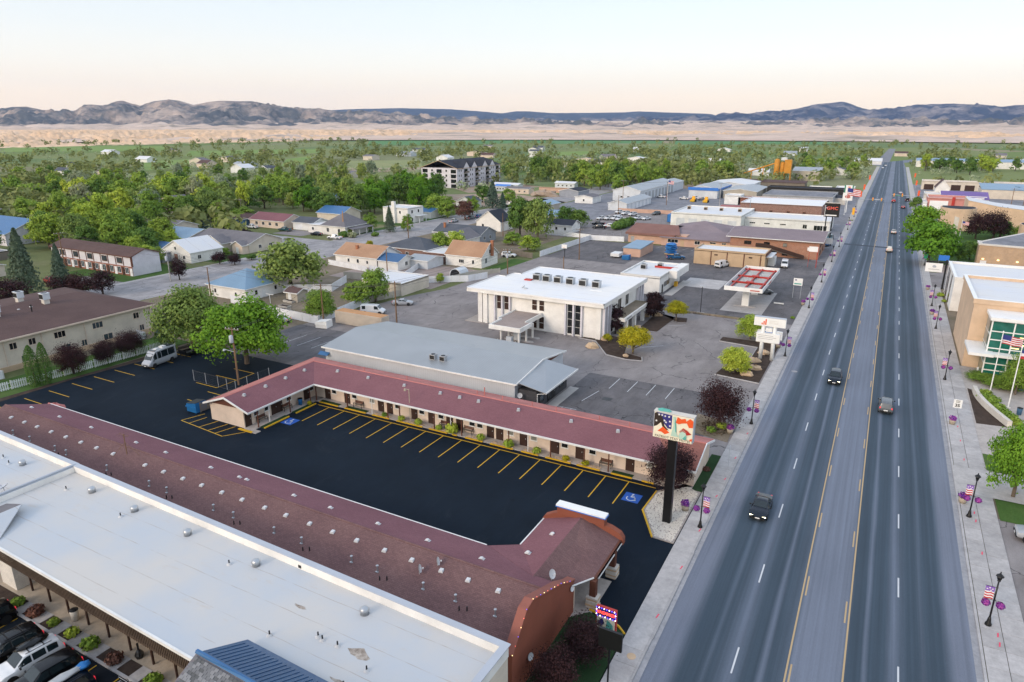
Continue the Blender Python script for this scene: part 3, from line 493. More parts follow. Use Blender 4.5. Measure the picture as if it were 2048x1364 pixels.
# yellow kerbs, walkways and beds along the motel
S(MB().box(-71.2,69.4,0,-15,70.9,.12).build('motel_walkway', 'walkway')); S(MB().box(-72.6,57.4,0,-71.0,70.9,.12).build('motel_walkway_short', 'walkway'))
KE = ((-71.0,70.2),(58.2,58.4))
S(MB().box(-71,57.0,0,-69.9,57.9,.11).build('walkway_end', 'walkway'))
bx = [(-70.3,-66.6, 't'),(-65.3,-61.4, 't'),(-60.2,-57.2, 'g'),(-55.9,-51.5, 'g'),(-50.4,-47.4, 'g'),(-46.6,-45.9, 'n'),(-44.6,-41.9, 'g'),(-40.8,-37.4, 'g'),(-36.2,-33.8, 'g'),(-32.8,-29.4, 'g'),(-28.6,-25.6, 'g'),(-24.2,-21.6, 't'),(-20.4,-19.0, 'n')]
for x0, x1, k in bx:
    S(MB().box(x0,69.28,.0, x1,69.46,.16).build('yellow_kerb', 'yellow_paint'))
    if k != 'n': S(MB().box(x0,69.46,.0, x1,70.15,.15).build('motel_bed', 'turf' if k == 't' else 'river_gravel'))
for y0, y1 in ((58.8,63.3),(64.6,68.6)):
    S(MB().box(-70.3, y0,0,-70.1, y1,.17).build('yellow_kerb', 'yellow_paint')); S(MB().box(-71.0, y0,0,-70.3, y1,.15).build('motel_bed', 'turf'))
S(MB().box(-73.2,56.9,0,-70.6,57.25,.14).build('yellow_kerb', 'yellow_paint'))
# gravel corner bed under the tall sign
S(MB().prism([(-18.2,67.9),(-18.35,63.4),(-15.9,58.9),(-13.7,58.8),(-13.7,70),(-15,72)],0,.12).build('gravel_corner', 'river_gravel'))
for a, b in [((-18.2,67.9),(-18.35,63.4)),((-18.35,63.4),(-15.9,58.9))]:
    S(MB().tube((*a,.08),(*b,.08),.11,6).build('yellow_kerb', 'yellow_paint'))
sheet('turf_strip', 'turf', rect(-14.8,70,-13.65,80),.132); S(MB().prism([(-17.2,45.6),(-13.7,44.6),(-13.7,33),(-18.6,33),(-18.6,44)],0,.12).build('entrance_lawn', 'turf'))
S(MB().path([(-17.3,45.9,.1),(-15.6,45.6,.1),(-14.4,45.1,.1),(-13.7,44.5,.1)],.11).build('yellow_kerb', 'yellow_paint'))
sheet('portico_slab', 'walkway', rect(-25,41,-17.0,50.4),.06)
# bank beds
S(MB().prism([(-49,117.6),(-45.2,117.2),(-40.5,110.5),(-36.5,109.6),(-33.8,110.2),(-34.6,112),(-38,113),(-40,121),(-44.6,122)],0,.12).build('bank_bed', 'mulch')); S(MB().path([(-49,117.5,.08),(-45.2,117.1,.08),(-40.5,110.4,.08),(-36.5,109.5,.08),(-33.7,110.1,.08),(-34.4,112.1,.08)],.12).build('bed_kerb', 'kerb'))
S(MB().prism([(-40.6,128.6),(-36.8,129),(-36.4,141),(-34,141.5),(-33.4,138.6),(-35.2,138),(-41,143)],0,.12).build('bank_bed', 'mulch'))
S(MB().prism([(-24.4,131.4),(-13.9,131.5),(-13.9,108.5),(-21.0,109.5),(-20.6,113),(-17.3,113.5),(-17.3,127.6),(-24.4,128.4)],0,.12).build('bank_bed', 'mulch'))
for a, b in [((-17.3,113.5),(-17.3,127.6)),((-17.3,127.6),(-24.4,128.4)),((-21,109.4),(-13.8,108.4))]: S(MB().tube((*a,.1),(*b,.1),.1,6).build('bed_kerb', 'kerb'))
S(MB().prism([(-19.5,92),(-14.2,90.5),(-13.8,84.5),(-18.6,85.5)],0,.1).build('dry_bed', 'dry_yard'))
for k, y in enumerate((107.2,110.2,112.9)): S(MB().prism([(-61.2, y),(-55.6, y),(-55.2, y + .45),(-55.6, y + .9),(-61.2, y + .9),(-61.6, y + .45)],0,.15).build('teller_island', 'pavement'))
S(MB().box(-75,117.6,0,-70.5,125,.12).build('bank_walk', 'walkway')); S(MB().box(-44.6,160,0,-42.6,178,.12).build('store_walk', 'concrete_light')); S(MB().box(-39.9,82,0,-38.4,93,.1).build('office_walk', 'concrete_light'))
S(MB().tube((-48,146.8,.1),(-24,146.2,.1),.35,6).build('rough_verge', 'dry_yard'))
# ------------------------------------------------------------------ building kit
FR = {'S': 0.0, 'E': R(90), 'N': R(180), 'W': R(-90)}
def win(b, face, u, z, w, h, plane, frame='white_paint', pane='pane_dark', mull=0, rows=0, sill=True):
    def mk():
        m = MB(); t = .07
        m.box(-w / 2,-.06,0, w / 2,.02, t); m.box(-w / 2,-.06, h - t, w / 2,.02, h); m.box(-w / 2,-.06, t,-w / 2 + t,.02, h - t); m.box(w / 2 - t,-.06, t, w / 2,.02, h - t)
        for k in range(mull): x = -w / 2 + w * (k + 1) / (mull + 1); m.box(x - .03,-.055, t, x + .03,.02, h - t)
        for k in range(rows): q = h * (k + 1) / (rows + 1); m.box(-w / 2 + t,-.053, q - .03, w / 2 - t,.02, q + .03)
        if sill: m.box(-w / 2 - .06,-.1,-.06, w / 2 + .06,.02,0)
        return m
    loc = (u, plane, z) if face in 'SN' else (plane, u, z)
    o = KIT.put('window', ('w', w, h, mull, rows, frame, sill), mk, frame, b, loc, FR[face])
    key = ('p', w, h, pane)
    if key not in KIT.d:
        me = MB().box(-w / 2 + .05,-.03,.05, w / 2 - .05,.015, h - .05).mesh('pane'); me.materials.append(M[pane]); KIT.d[key] = me
    p = bpy.data.objects.new('pane', KIT.d[key]); COL.objects.link(p); p.parent = o; return o
def door(b, face, u, z, w, h, plane, m='brown_door', handle=True):
    loc = (u, plane, z) if face in 'SN' else (plane, u, z)
    o = KIT.put('door', ('d', w, h, m), lambda: MB().box(-w / 2,-.05,0, w / 2,.02, h).box(-w / 2 - .07,-.03,0,-w / 2 - .005,.02, h + .07).box(w / 2 + .005,-.03,0, w / 2 + .07,.02, h + .07), m, b, loc, FR[face])
    if handle:
        if 'dh' not in KIT.d:
            me = MB().box(.3,-.1,.95,.36,-.05,1.1).mesh('handle'); me.materials.append(M['steel']); KIT.d['dh'] = me
        q = bpy.data.objects.new('handle', KIT.d['dh']); COL.objects.link(q); q.parent = o
    return o
def gable_roof(b, x0, y0, x1, y1, z, rise, axis, m, oh=.4, t=.16, fascia='white_paint'):
    mb = MB(); X0, X1, Y0, Y1 = x0 - oh, x1 + oh, y0 - oh, y1 + oh
    if axis == 'x':
        yc = (y0 + y1) / 2; dz = rise * oh / (yc - y0); zr = z + rise; mb.slab([(X0, Y0, z - dz + t),(X1, Y0, z - dz + t),(X1, yc, zr + t),(X0, yc, zr + t)], t); mb.slab([(X1, Y1, z - dz + t),(X0, Y1, z - dz + t),(X0, yc, zr + t),(X1, yc, zr + t)], t)
        r = mb.build('roof', m, b)
        MB().box(X0, Y0 - .04, z - dz - .06, X1, Y0, z - dz + t + .01).build('fascia', fascia, r)
        for xx in (X0 - .04, X1): MB().vprism([(Y0, z - dz - .06),(Y0, z - dz + t + .01),(yc, zr + t + .01),(Y1, z - dz + t + .01),(Y1, z - dz - .06),(yc, zr - .06)], 'x', xx, xx + .04).build('fascia', fascia, r)
    else:
        xc = (x0 + x1) / 2; dz = rise * oh / (xc - x0); zr = z + rise; mb.slab([(X0, Y1, z - dz + t),(X0, Y0, z - dz + t),(xc, Y0, zr + t),(xc, Y1, zr + t)], t); mb.slab([(X1, Y0, z - dz + t),(X1, Y1, z - dz + t),(xc, Y1, zr + t),(xc, Y0, zr + t)], t)
        r = mb.build('roof', m, b)
        for xx in (X0 - .04, X1): MB().box(xx, Y0, z - dz - .06, xx + .04, Y1, z - dz + t + .01).build('fascia', fascia, r)
        MB().vprism([(X0, z - dz - .06),(X0, z - dz + t + .01),(xc, zr + t + .01),(X1, z - dz + t + .01),(X1, z - dz - .06),(xc, zr - .06)], 'y', Y0 - .04, Y0).build('fascia', fascia, r)
    return r
def hip_roof(b, x0, y0, x1, y1, z, rise, m, oh=.4, fascia='white_paint'):
    X0, X1, Y0, Y1 = x0 - oh, x1 + oh, y0 - oh, y1 + oh; w = X1 - X0; d = Y1 - Y0; mb = MB(); zb = z
    if w > d: a, c = (X0 + d / 2,(Y0 + Y1) / 2),(X1 - d / 2,(Y0 + Y1) / 2)
    else: a, c = ((X0 + X1) / 2, Y0 + w / 2),((X0 + X1) / 2, Y1 - w / 2)
    A = (*a, z + rise); C = (*c, z + rise); P = [(X0, Y0, zb),(X1, Y0, zb),(X1, Y1, zb),(X0, Y1, zb)]
    if w > d: mb.poly([P[0], P[1], C, A]); mb.poly([P[1], P[2], C]); mb.poly([P[2], P[3], A, C]); mb.poly([P[3], P[0], A])
    else: mb.poly([P[0], P[1], A]); mb.poly([P[1], P[2], C, A]); mb.poly([P[2], P[3], C]); mb.poly([P[3], P[0], A, C])
    mb.poly(P[::-1]); r = mb.build('roof', m, b); f = MB(); f.box(X0 - .03, Y0 - .03, zb - .18, X1 + .03, Y0 + .02, zb + .02); f.box(X1 - .02, Y0 + .02, zb - .18, X1 + .03, Y1, zb + .02); f.build('fascia', fascia, r); return r
def flat_roof(b, x0, y0, x1, y1, h, m='plain_membrane', par=.35, cap='white_paint', wall=None, t=.22):
    r = MB().box(x0 + t, y0 + t, h - .12, x1 - t, y1 - t, h - .02).build('roof', m, b)
    p = MB(); p.box(x0, y0, h - .3, x1, y0 + t, h + par); p.box(x0, y1 - t, h - .3, x1, y1, h + par); p.box(x0, y0 + t, h - .3, x0 + t, y1 - t, h + par); p.box(x1 - t, y0 + t, h - .3, x1, y1 - t, h + par); p.build('parapet', wall or cap, b)
    c = MB(); e = .05; c.box(x0 - e, y0 - e, h + par, x1 + e, y0 + t + e, h + par + .06); c.box(x0 - e, y1 - t - e, h + par, x1 + e, y1 + e, h + par + .06); c.box(x0 - e, y0 + t + e, h + par, x0 + t + e, y1 - t - e, h + par + .06); c.box(x1 - t - e, y0 + t + e, h + par, x1 + e, y1 - t - e, h + par + .06); c.build('coping', cap, b); return r
def house(name, label, cat, x0, y0, x1, y1, h, roof, rm, wm='white_paint', rise=1.8, axis='x', oh=.4, wins=(), doors=(), chim=None, group=None, frame='white_paint', pane='pane_dark', gwall=None, par=.35, cap='white_paint', base=None):
    b = E(name, label, cat,(x0, y0,0), group); w = MB()
    if roof == 'gable':
        if axis == 'x': yc = (y0 + y1) / 2; w.vprism([(y0,-.1),(y1,-.1),(y1, h),(yc, h + rise),(y0, h)], 'x', x0, x1)
        else: xc = (x0 + x1) / 2; w.vprism([(x0,-.1),(x0, h),(xc, h + rise),(x1, h),(x1,-.1)], 'y', y0, y1)
    else: w.box(x0, y0,-.1, x1, y1, h - (.14 if roof == 'flat' else 0))
    w.build('wall', wm, b)
    if roof == 'gable': r = gable_roof(b, x0, y0, x1, y1, h, rise, axis, rm, oh)
    elif roof == 'hip': r = hip_roof(b, x0, y0, x1, y1, h, rise, rm, oh)
    elif roof == 'shed': r = MB().slab([(x0 - oh, y0 - oh, h + .2),(x1 + oh, y0 - oh, h + .2),(x1 + oh, y1 + oh, h + .2 + rise),(x0 - oh, y1 + oh, h + .2 + rise)],.25).build('roof', rm, b)
    else: r = flat_roof(b, x0, y0, x1, y1, h, rm, par, cap, wm)
    P = {'S': y0, 'N': y1, 'E': x1, 'W': x0}
    for q in wins:
        f, u, z, ww, hh = q[:5]; pn = q[5] if len(q) > 5 else pane; mu = q[6] if len(q) > 6 else (1 if ww > 1.1 else 0)
        win(b, f,(x0 if f in 'SN' else y0) + u, z, ww, hh, P[f], frame, pn, mu)
    for q in doors: door(b, q[0],(x0 if q[0] in 'SN' else y0) + q[1],0.05, q[2], q[3], P[q[0]], q[4] if len(q) > 4 else 'white_paint', q[2] < 1.4)
    if chim: cx, cy, cz, cm = chim; MB().box(cx - .35, cy - .35, h - .3, cx + .35, cy + .35, cz).box(cx - .42, cy - .42, cz - .16, cx + .42, cy + .42, cz - .02).build('chimney', cm, r)
    if base: MB().box(x0 - .03, y0 - .03,-.1, x1 + .03, y1 + .03, base[1]).build('plinth', base[0], b)
    return b
def row(f, a, b, n, z, w, h, *rest): return [(f, a + (b - a) * (i + .5) / n, z, w, h, *rest) for i in range(n)]
def vent_box(b, x, y, z, kind='turtle', sc=1.0):
    if kind == 'turtle': return KIT.put('roof_vent', 'turtle', lambda: MB().prism([(-.26,-.2),(.26,-.2),(.26,.2),(-.26,.2)],0,.05).lathe((0,0,.05), [(.16,0),(.19,.06),(.17,.12),(.08,.17)],10), 'vent_white', b,(x, y, z),0, True)
    if kind == 'slant': return KIT.put('roof_vent', 'slant', lambda: MB().box(-.2,-.24,-.06,.2,.24,.05).box(-.16,-.2,.05,.16,.16,.14), 'vent_white', b,(x, y, z), R(8))
    if kind == 'pipe': return KIT.put('vent_pipe', 'pipe', lambda: MB().tube((0,0,-.1),(0,0,.55),.065,8).lathe((0,0,.53), [(.11,0),(.13,.07),(.04,.14)],10).box(-.15,-.15,-.06,.15,.15,.03), 'galvanised', b,(x, y, z))
    if kind == 'black': return KIT.put('vent_pipe', 'black', lambda: MB().tube((0,0,-.1),(0,0,.42),.055,8).lathe((0,0,-.05), [(.17,0),(.06,.12)],10), 'black_plastic', b,(x, y, z))
    if kind == 'low': return KIT.put('roof_vent', 'low', lambda: MB().box(-.22,-.22,-.08,.22,.22,.07).box(-.17,-.17,.07,.17,.17,.26), 'steel', b,(x, y, z), R(20))
    if kind == 'dome': return KIT.put('roof_vent', 'dome', lambda: MB().lathe((0,0,0), [(.34,0),(.3,.22),(.34,.26),(.36,.36),(.3,.5),(.14,.58)],12), 'galvanised', b,(x, y, z),0, True)
def ac_unit(b, x, y, z, s=1.0, m='galvanised', dark='black_plastic'):
    a = KIT.put('air_conditioner', ('ac', s, m), lambda: MB().box(-.55 * s,-.5 * s,0,.55 * s,.5 * s,.9 * s).box(-.6 * s,-.55 * s,.9 * s,.6 * s,.55 * s,.97 * s), m, b,(x, y, z))
    for k, mk in (('fan_grille', lambda: MB().lathe((0,0,.97 * s), [(.42 * s,0),(.42 * s,.03),(.36 * s,.05)],12)),('louvre', lambda: [m_ for m_ in [MB()]][0].box(-.48 * s,-.53 * s,.12 * s,.48 * s,-.5 * s,.8 * s))):
        key = (k, s)
        if key not in KIT.d: me = mk().mesh(k); me.materials.append(M[dark]); KIT.d[key] = me
        q = bpy.data.objects.new(k, KIT.d[key]); COL.objects.link(q); q.parent = a
    return a
def sat_dish(b, x, y, z, r, d, m='dish_grey'):
    o = MB().dish((x, y, z + .5), r, d).build('satellite_dish', m, b, True)
    dd = Vector(d).normalized(); MB().tube((x, y, z - .1),(x, y, z + .5),.03,6).tube((x - dd.x * .0, y, z + .3),(x + dd.x * r * .9, y + dd.y * r * .9, z + .5 + dd.z * r * .5),.02,6).cb((x + dd.x * r * .9, y + dd.y * r * .9, z + .52 + dd.z * r * .5),(.1,.1,.1)).build('dish_arm', m, o)
# ------------------------------------------------------------------ motel: L-shaped wing round the parking
b = E('motel_building', 'L-shaped single-storey cream motel wing with brown doors and a maroon shingle roof', 'motel', (-72,70.7,0))
MB().box(-79.2,57.6,-.1,-72.6,78.2,2.75).build('wall', 'cream_wall', b); MB().box(-72.6,70.9,-.1,-14.8,78.2,2.75).build('wall', 'cream_wall', b)
ez, rz_, t = 2.82,4.23,.16; yr, xr = 74.1,-75.4
r = MB(); r.slab([(-70.9,69.3, ez),(-16.6,69.3, ez),(-20.4, yr, rz_),(xr, yr, rz_)], t); r.slab([(-70.9,57.0, ez),(-70.9,69.3, ez),(xr, yr, rz_),(xr,57.0, rz_)], t)
r = r.build('roof', 'motel_shingle', b)
MB().slab([(-14.4,78.6, ez + .05),(-79.7,78.6, ez + .05),(xr, yr, rz_),(-14.4, yr, rz_)], t).slab([(-79.7,78.6, ez + .05),(-79.7,57.0, ez - .1),(xr,57.0, rz_),(xr, yr, rz_)], t).build('rear_roof_slope', 'old_pink', r)
MB().slab([(-16.6,69.3, ez),(-14.4,69.3, ez),(-14.4, yr, rz_),(-20.4, yr, rz_)], t).build('salmon_roof_patch', 'salmon_shingle', r)
MB().tube((xr,57.0, rz_ - .02),(xr, yr, rz_ - .02),.09,6).tube((xr, yr, rz_ - .02),(-14.4, yr, rz_ - .02),.09,6).build('ridge_cap', 'pink_trim', r)
MB().box(-70.9,69.2, ez - .2,-14.4,69.32, ez + .03).box(-70.98,57.0, ez - .2,-70.88,69.3, ez + .03).build('gutter', 'white_paint', r); MB().vprism([(-79.8, ez - .35),(-79.8, ez - .08),(xr, rz_ + .06),(-70.9, ez + .04),(-70.9, ez - .2),(xr, rz_ - .2)], 'y', 56.9,57.0).build('fascia', 'white_paint', r)
MB().vprism([(69.3, ez - .2),(69.3, ez + .03),(yr, rz_ + .05),(78.6, ez),(78.6, ez - .25),(yr, rz_ - .2)], 'x', -14.4,-14.3).build('fascia', 'white_paint', r)
MB().vprism([(-79.2,2.7),(xr, rz_ - .2),(-72.6,2.9)], 'y', 57.45,57.6).build('gable_infill', 'brown_trim', b); MB().vprism([(70.95,2.75),(yr, rz_ - .2),(78.2,2.75)], 'x', -14.95,-14.8).build('gable_infill', 'cream_wall', b)
dx = [-68.4,-62.6,-55.2,-53.4,-50.4,-47.4,-44.3,-42.5,-38.9,-37.3,-33.9,-29.6,-26.6,-23.2,-66.5]
for x in [-69.9,-66.1,-59.8,-58.2,-53.9,-51.0,-48.0,-46.4,-41.6,-40.2,-36.7,-32.2,-28.9,-22.4]: door(b, 'S', x,.12,.95,2.1,70.9)
for x in [-68.6,-64.7,-56.8,-52.6,-44.4,-43.2,-38.6,-35.2,-30.9,-27.2,-19.9,-49.4]: win(b, 'S', x,1.15,.95,.85,70.9, pane='pane_dark' if rnd.random() < .7 else 'pane_curtain')
win(b, 'S', -61.4,1.1,.9,.9,70.9, pane='pane_curtain')
for y in (58.3,62.9,63.9,69.2): door(b, 'E', y,.12,.95,2.1,-72.6)
for y in (59.7,61.6,65.7,70.2): win(b, 'E', y,1.15,.95,.85,-72.6)
for x in [-70.9,-64.9,-57.5,-55.4,-49.6,-45.2,-38.1,-32.2,-27.7,-24.6]: KIT.put('post', 'mpost', lambda: MB().box(-.06,-.06,0,.06,.06,2.75), 'brown_trim', b,(x,69.5,.1))
for x in (-60.4,-47.0,-35.4): KIT.put('downpipe', 'dpipe', lambda: MB().tube((0,0,0),(0,0,2.75),.06,6), 'white_paint', b,(x,69.62,.1))
for y in (58.6,64.4,68.4): KIT.put('post', 'mpost', None, None, b,(-71.05, y,.1))
KIT.put('downpipe', 'dpipe', None, None, b,(-71.05,60.6,.1))
for x in [-69.5,-63.6,-57.0,-50.8,-44.6,-38.5,-31.0,-24.8,-47.6]: vent_box(b, x,72.9,3.9, 'low')
for y in (59.4,63.2,67.0,70.8): vent_box(b,-74.2, y,3.9, 'low')
for x in (-66,-58,-46,-42,-37.5,-34,-28,-24): KIT.put('vent_pipe', 'redpipe', lambda: MB().tube((0,0,-.2),(0,0,.55),.06,6), 'pink_trim', b,(x,74.9,4.0))
KIT.put('vent_pipe', 'redpipe2', lambda: MB().tube((0,0,-.2),(0,0,1.2),.08,6), 'pink_trim', b,(-45,75.2,3.9))
MB().tube((-53.9,69.9,.1),(-53.9,69.9,5.0),.06,6).tube((-53.9,69.9,4.9),(-54.5,69.8,5.0),.04,6).lathe((-54.5,69.8,4.7), [(.18,0),(.14,.25),(.05,.34)],10).build('floodlight_mast', 'pot_tan', b)
def bench():
    o = E('bench', '', 'bench'); m = MB()
    for i in range(5): m.box(-.75,-.22 + i * .1,.42,.75,-.14 + i * .1,.46)
    m.build('seat', 'weathered_wood', o); m = MB()
    for k in range(3): m.box(-.75,.26,.52 + k * .14,.75,.3,.62 + k * .14)
    m.build('backrest', 'brown_trim', o)
    for s in (-.72,.72): MB().box(s - .03,-.25,0, s + .03,-.19,.66).box(s - .03,.26,0, s + .03,.32,.95).box(s - .03,-.25,.6, s + .03,.3,.66).build('leg', 'black_metal', o)
    return o
bn = bench(); GB = 'benches along the motel walkway'
for i,(x, y, a, l) in enumerate([(-63.7,70.5,0, 'slatted bench on the motel walkway beside the inner corner of the L'),(-48.6,70.5,0, 'slatted bench halfway along the long motel wall, beside a white downpipe'),(-25.3,70.5,0, 'slatted bench nearest the street end of the long motel wall'),(-44.9,70.6,0, 'slatted bench pushed under the eave near the middle of the motel'),(-72.2,60.3, R(90), 'slatted bench at the open end of the short motel wing'),(-72.2,64.9, R(90), 'slatted bench in the middle of the short motel wing')]): place(bn, i == 0,(x, y,.12), a, l, GB)
def bin_(x, y, z, r, h, m, label, lid='black_plastic'):
    o = E('litter_bin', label, 'bin', (x, y, z)); MB().lathe((x, y, z), [(r * .82,0),(r, h * .9),(r * .96, h)],12).build('body', m, o, True); MB().lathe((x, y, z + h), [(r * 1.05,0),(r * 1.05,.05),(r * .5,.12)],12).build('lid', lid, o)
bin_(-71.9,67.2,.12,.34,.95, 'bin_blue', 'dark blue wheeled bin in the inner corner of the motel'); bin_(-17.6,70.4,.12,.3,.8, 'travertine', 'pale round litter bin at the street end of the motel walkway')
for x, l in ((-70.2, 'first'),(-47.8, 'second')): pass
# dumpster and mesh enclosure behind the short wing
def dumpster(x, y, sx, sy, h, m, label, rz=0.0, lidm='black_plastic'):
    o = E('dumpster', label, 'dumpster', (x, y,0), None, rz); o.location = (x, y,0)
    f = MB(); f.vprism([(-sx / 2,.12),(-sx / 2, h * .8),(sx / 2, h),(sx / 2,.12)], 'y', -sy / 2, sy / 2)
    ORIG[o.name] = Vector((0,0,0)); f.build('body', m, o); g = MB(); g.slab([(-sx / 2 - .05,-sy / 2, h * .8 + .05),(sx / 2,-sy / 2, h + .05),(sx / 2, sy / 2, h + .05),(-sx / 2 - .05, sy / 2, h * .8 + .05)],.04); g.build('lid', lidm, o)
    MB().box(-sx / 2 - .12,-sy / 2 - .1, h * .5, sx / 2 + .1,-sy / 2 - .01, h * .6).build('lift_pocket', m, o); return o
dumpster(-83.6,58.6,2.0,1.8,1.6, 'bin_blue', 'bright blue dumpster behind the end of the short motel wing', 0)
def post_fence(name, label, cat, pts, h, pm, picket=None, mat_post='white_paint', step=2.4, group=None, gap=.16, pw=.09, rails=True, solid=False, mesh=False):
    o = E(name, label, cat,(pts[0][0], pts[0][1],0), group)
    for a, b_ in zip(pts, pts[1:]):
        A = Vector((a[0], a[1],0)); D = Vector((b_[0] - a[0], b_[1] - a[1],0)); Ln = D.length; d = D / Ln; ang = math.atan2(d.y, d.x); n = max(1, round(Ln / step))
        for i in range(n + 1): pr = .025 if mesh else .06; KIT.put('post', ('fp', h, mat_post), lambda: MB().box(-pr,-pr,0, pr, pr, h + .08), mat_post, o, A + d * (Ln * i / n), ang)
        for i in range(n):
            q = A + d * (Ln * i / n); w = Ln / n
            if solid: KIT.put('panel', ('fs', round(w,2), h, pm), lambda: MB().box(.07,-.025,.05, w - .07,.025, h).box(.07,-.04, h - .02, w - .07,.04, h + .04).box(.07,-.04,.05, w - .07,.04,.16), pm, o, q, ang)
            elif mesh: KIT.put('mesh_panel', ('fm', round(w,2), h), lambda: mesh_panel(w, h), 'wire', o, q, ang)
            else:
                if rails: KIT.put('rail', ('fr', round(w,2), h, pm), lambda: MB().box(.06,-.045,.25, w - .06,-.012,.34).box(.06,-.045, h - .35, w - .06,-.012, h - .26), pm, o, q, ang)
                k = int((w - .12) / gap)
                for j in range(k): KIT.put('picket', ('fk', h, pm, pw), lambda: MB().box(-pw / 2,-.012,.06, pw / 2,.012, h), pm, o, q + d * (.06 + gap * (j + .5)), ang)
    return o
def mesh_panel(w, h):
    m = MB().tube((.05,0, h),(w - .05,0, h),.014,5).tube((.05,0,.1),(w - .05,0,.1),.015,5); n = int(w / .25)
    for i in range(n): m.box(w * (i + .5) / n - .002,-.002,.1, w * (i + .5) / n + .002,.002, h)
    for i in range(6): m.box(.05,-.004, h * (i + .5) / 6, w - .05,.004, h * (i + .5) / 6 + .004)
    return m
post_fence('mesh_fence', 'chain-link enclosure beside the tall utility pole and maple', 'fence', [(-94.5,66.5),(-88.6,66.4),(-84.5,66.3),(-84.5,73)],1.8, None, mesh=True, mat_post='steel')
post_fence('board_fence', 'short weathered board fence behind the short motel wing', 'fence', [(-82.6,58.4),(-82.6,66)],1.5, 'weathered_wood', gap=.2, pw=.15, mat_post='weathered_wood')
post_fence('picket_fence', 'long white picket fence between the motel parking and the cream apartments', 'fence', [(-117.2,45.5),(-115.2,57.8),(-114.0,77.4)],1.4, 'white_vinyl', gap=.30, pw=.17)

# ------------------------------------------------------------------ motel: near wing with portico
b = E('motel_office_wing', 'long near motel wing with maroon shingle roof, rows of white vents and a street portico', 'motel', (-97,36,0))
MB().box(-96.4,36.2,-.1,-19.4,45.4,2.95).build('wall', 'cream_wall', b); MB().box(-24.6,45.4,-.1,-20.4,47.6,2.9).build('lobby_wall', 'cream_wall', b)
ze, zr = 3.02,4.85
r = MB(); r.slab([(-97,46.1, ze),(-97,40.85, zr),(-20.9,40.85, zr),(-20.9,46.1, ze),(-28.1,46.1, ze)],.16); r = r.build('roof', 'motel_shingle', b)
MB().slab([(-97,35.5, ze),(-18.9,35.5, ze),(-18.9,40.85, zr),(-97,40.85, zr)],.16).build('roof_south_slope', 'motel_shingle_old', r)
zp = 4.2; zq = 2.85; MB().slab([(-20.95,40.85, zr),(-18.9,40.85, zr),(-18.9,42.9,4.14),(-20.95,42.9,4.14)],.16).build('roof_saddle', 'motel_shingle', r)
MB().slab([(-27.4,46.1, ze + .02),(-25.0,47.9, zq),(-25.0,52.9, zq),(-21.1,52.9, zp),(-21.1,42.6, zp + .06)],.14).build('portico_west_slope', 'motel_shingle', r)
MB().slab([(-17.2,52.9, zq),(-17.2,46.9, zq),(-18.8,44.0, zq + .2),(-18.8,42.6, zp - .3),(-21.1,42.6, zp + .06),(-21.1,52.9, zp)],.14).build('portico_east_slope', 'motel_shingle_old', r)
MB().tube((-97,40.85, zr),(-19.2,40.85, zr),.09,6).build('ridge_cap', 'motel_shingle_old', r); MB().box(-97,46.08, ze - .18,-27.6,46.2, ze + .02).build('gutter', 'white_paint', r)
MB().box(-17.25,46.9, zq - .2,-17.1,52.9, zq + .03).tube((-17.2,46.9, zq - .08),(-18.8,44.0, zq + .1),.09,6).tube((-17.05,47.0, zq - .3),(-17.05,52.9, zq - .3),.05,6).build('gutter', 'white_paint', r); MB().box(-25.12,47.9, zq - .18,-25.0,52.9, zq + .03).build('gutter', 'white_paint', r)
P_ = [(-25.2,2.85),(-25.0,3.2),(-24.1,3.7),(-23.4,3.95),(-18.8,3.95),(-18.2,3.85),(-17.3,3.5),(-16.95,3.0),(-16.95,2.4),(-25.2,2.4)]
MB().vprism(P_, 'y', 52.85,53.45).build('portico_front', 'stucco_brown', b); f_ = MB().box(-23.6,52.7,3.9,-18.8,53.4,4.78).build('sign_box', 'stucco_brown', b); MB().box(-23.7,52.6,4.78,-18.7,53.5,4.93).build('sign_cap', 'sign_white', f_); MB().box(-23.72,52.56,4.7,-18.68,52.62,4.78).box(-18.7,52.6,4.7,-18.64,53.5,4.78).build('sign_edge', 'sign_blue', f_)
for y in (51.2,46.5): MB().box(-17.55, y - .25,1.1,-17.0, y + .25,2.7).build('column', 'brown_trim', b)
for y in (51.2,46.5):
    c_ = MB().box(-17.72, y - .42,0,-16.85, y + .42,.1).build('stone_base', 'rock_tan', b)
    for k in range(6):
        for s in range(2):
            KIT.put('stone', ('st', k % 3), lambda: MB().box(-.5,-.44,0,.5,.44,.165), 'rock_tan' if (k + s) % 2 else 'travertine', c_,(-17.28 + rnd.uniform(-.03,.03), y + rnd.uniform(-.03,.03),.1 + k * .18)) if s == 0 else None
MB().box(-17.3,46.6,2.6,-17.1,52.9,2.9).build('beam', 'brown_trim', b)
MB().vprism([(34.1,-.1),(45.0,-.1),(45.0,3.3),(44.0,3.7),(42.2,4.7),(37.2,6.7),(36.2,6.5),(34.1,4.2)], 'x', -19.0,-18.45).build('street_gable', 'stucco_brown', b)
cp = [(34.05,4.2),(36.2,6.52),(37.2,6.72),(42.2,4.72),(44.0,3.72),(45.05,3.32)]; m = MB()
for (y0, z0),(y1, z1) in zip(cp, cp[1:]): m.slab([(-19.1, y0, z0 + .05),(-18.38, y0, z0 + .05),(-18.38, y1, z1 + .05),(-19.1, y1, z1 + .05)],.1)
gc = m.build('gable_coping', 'coping_brown', b); k = 0
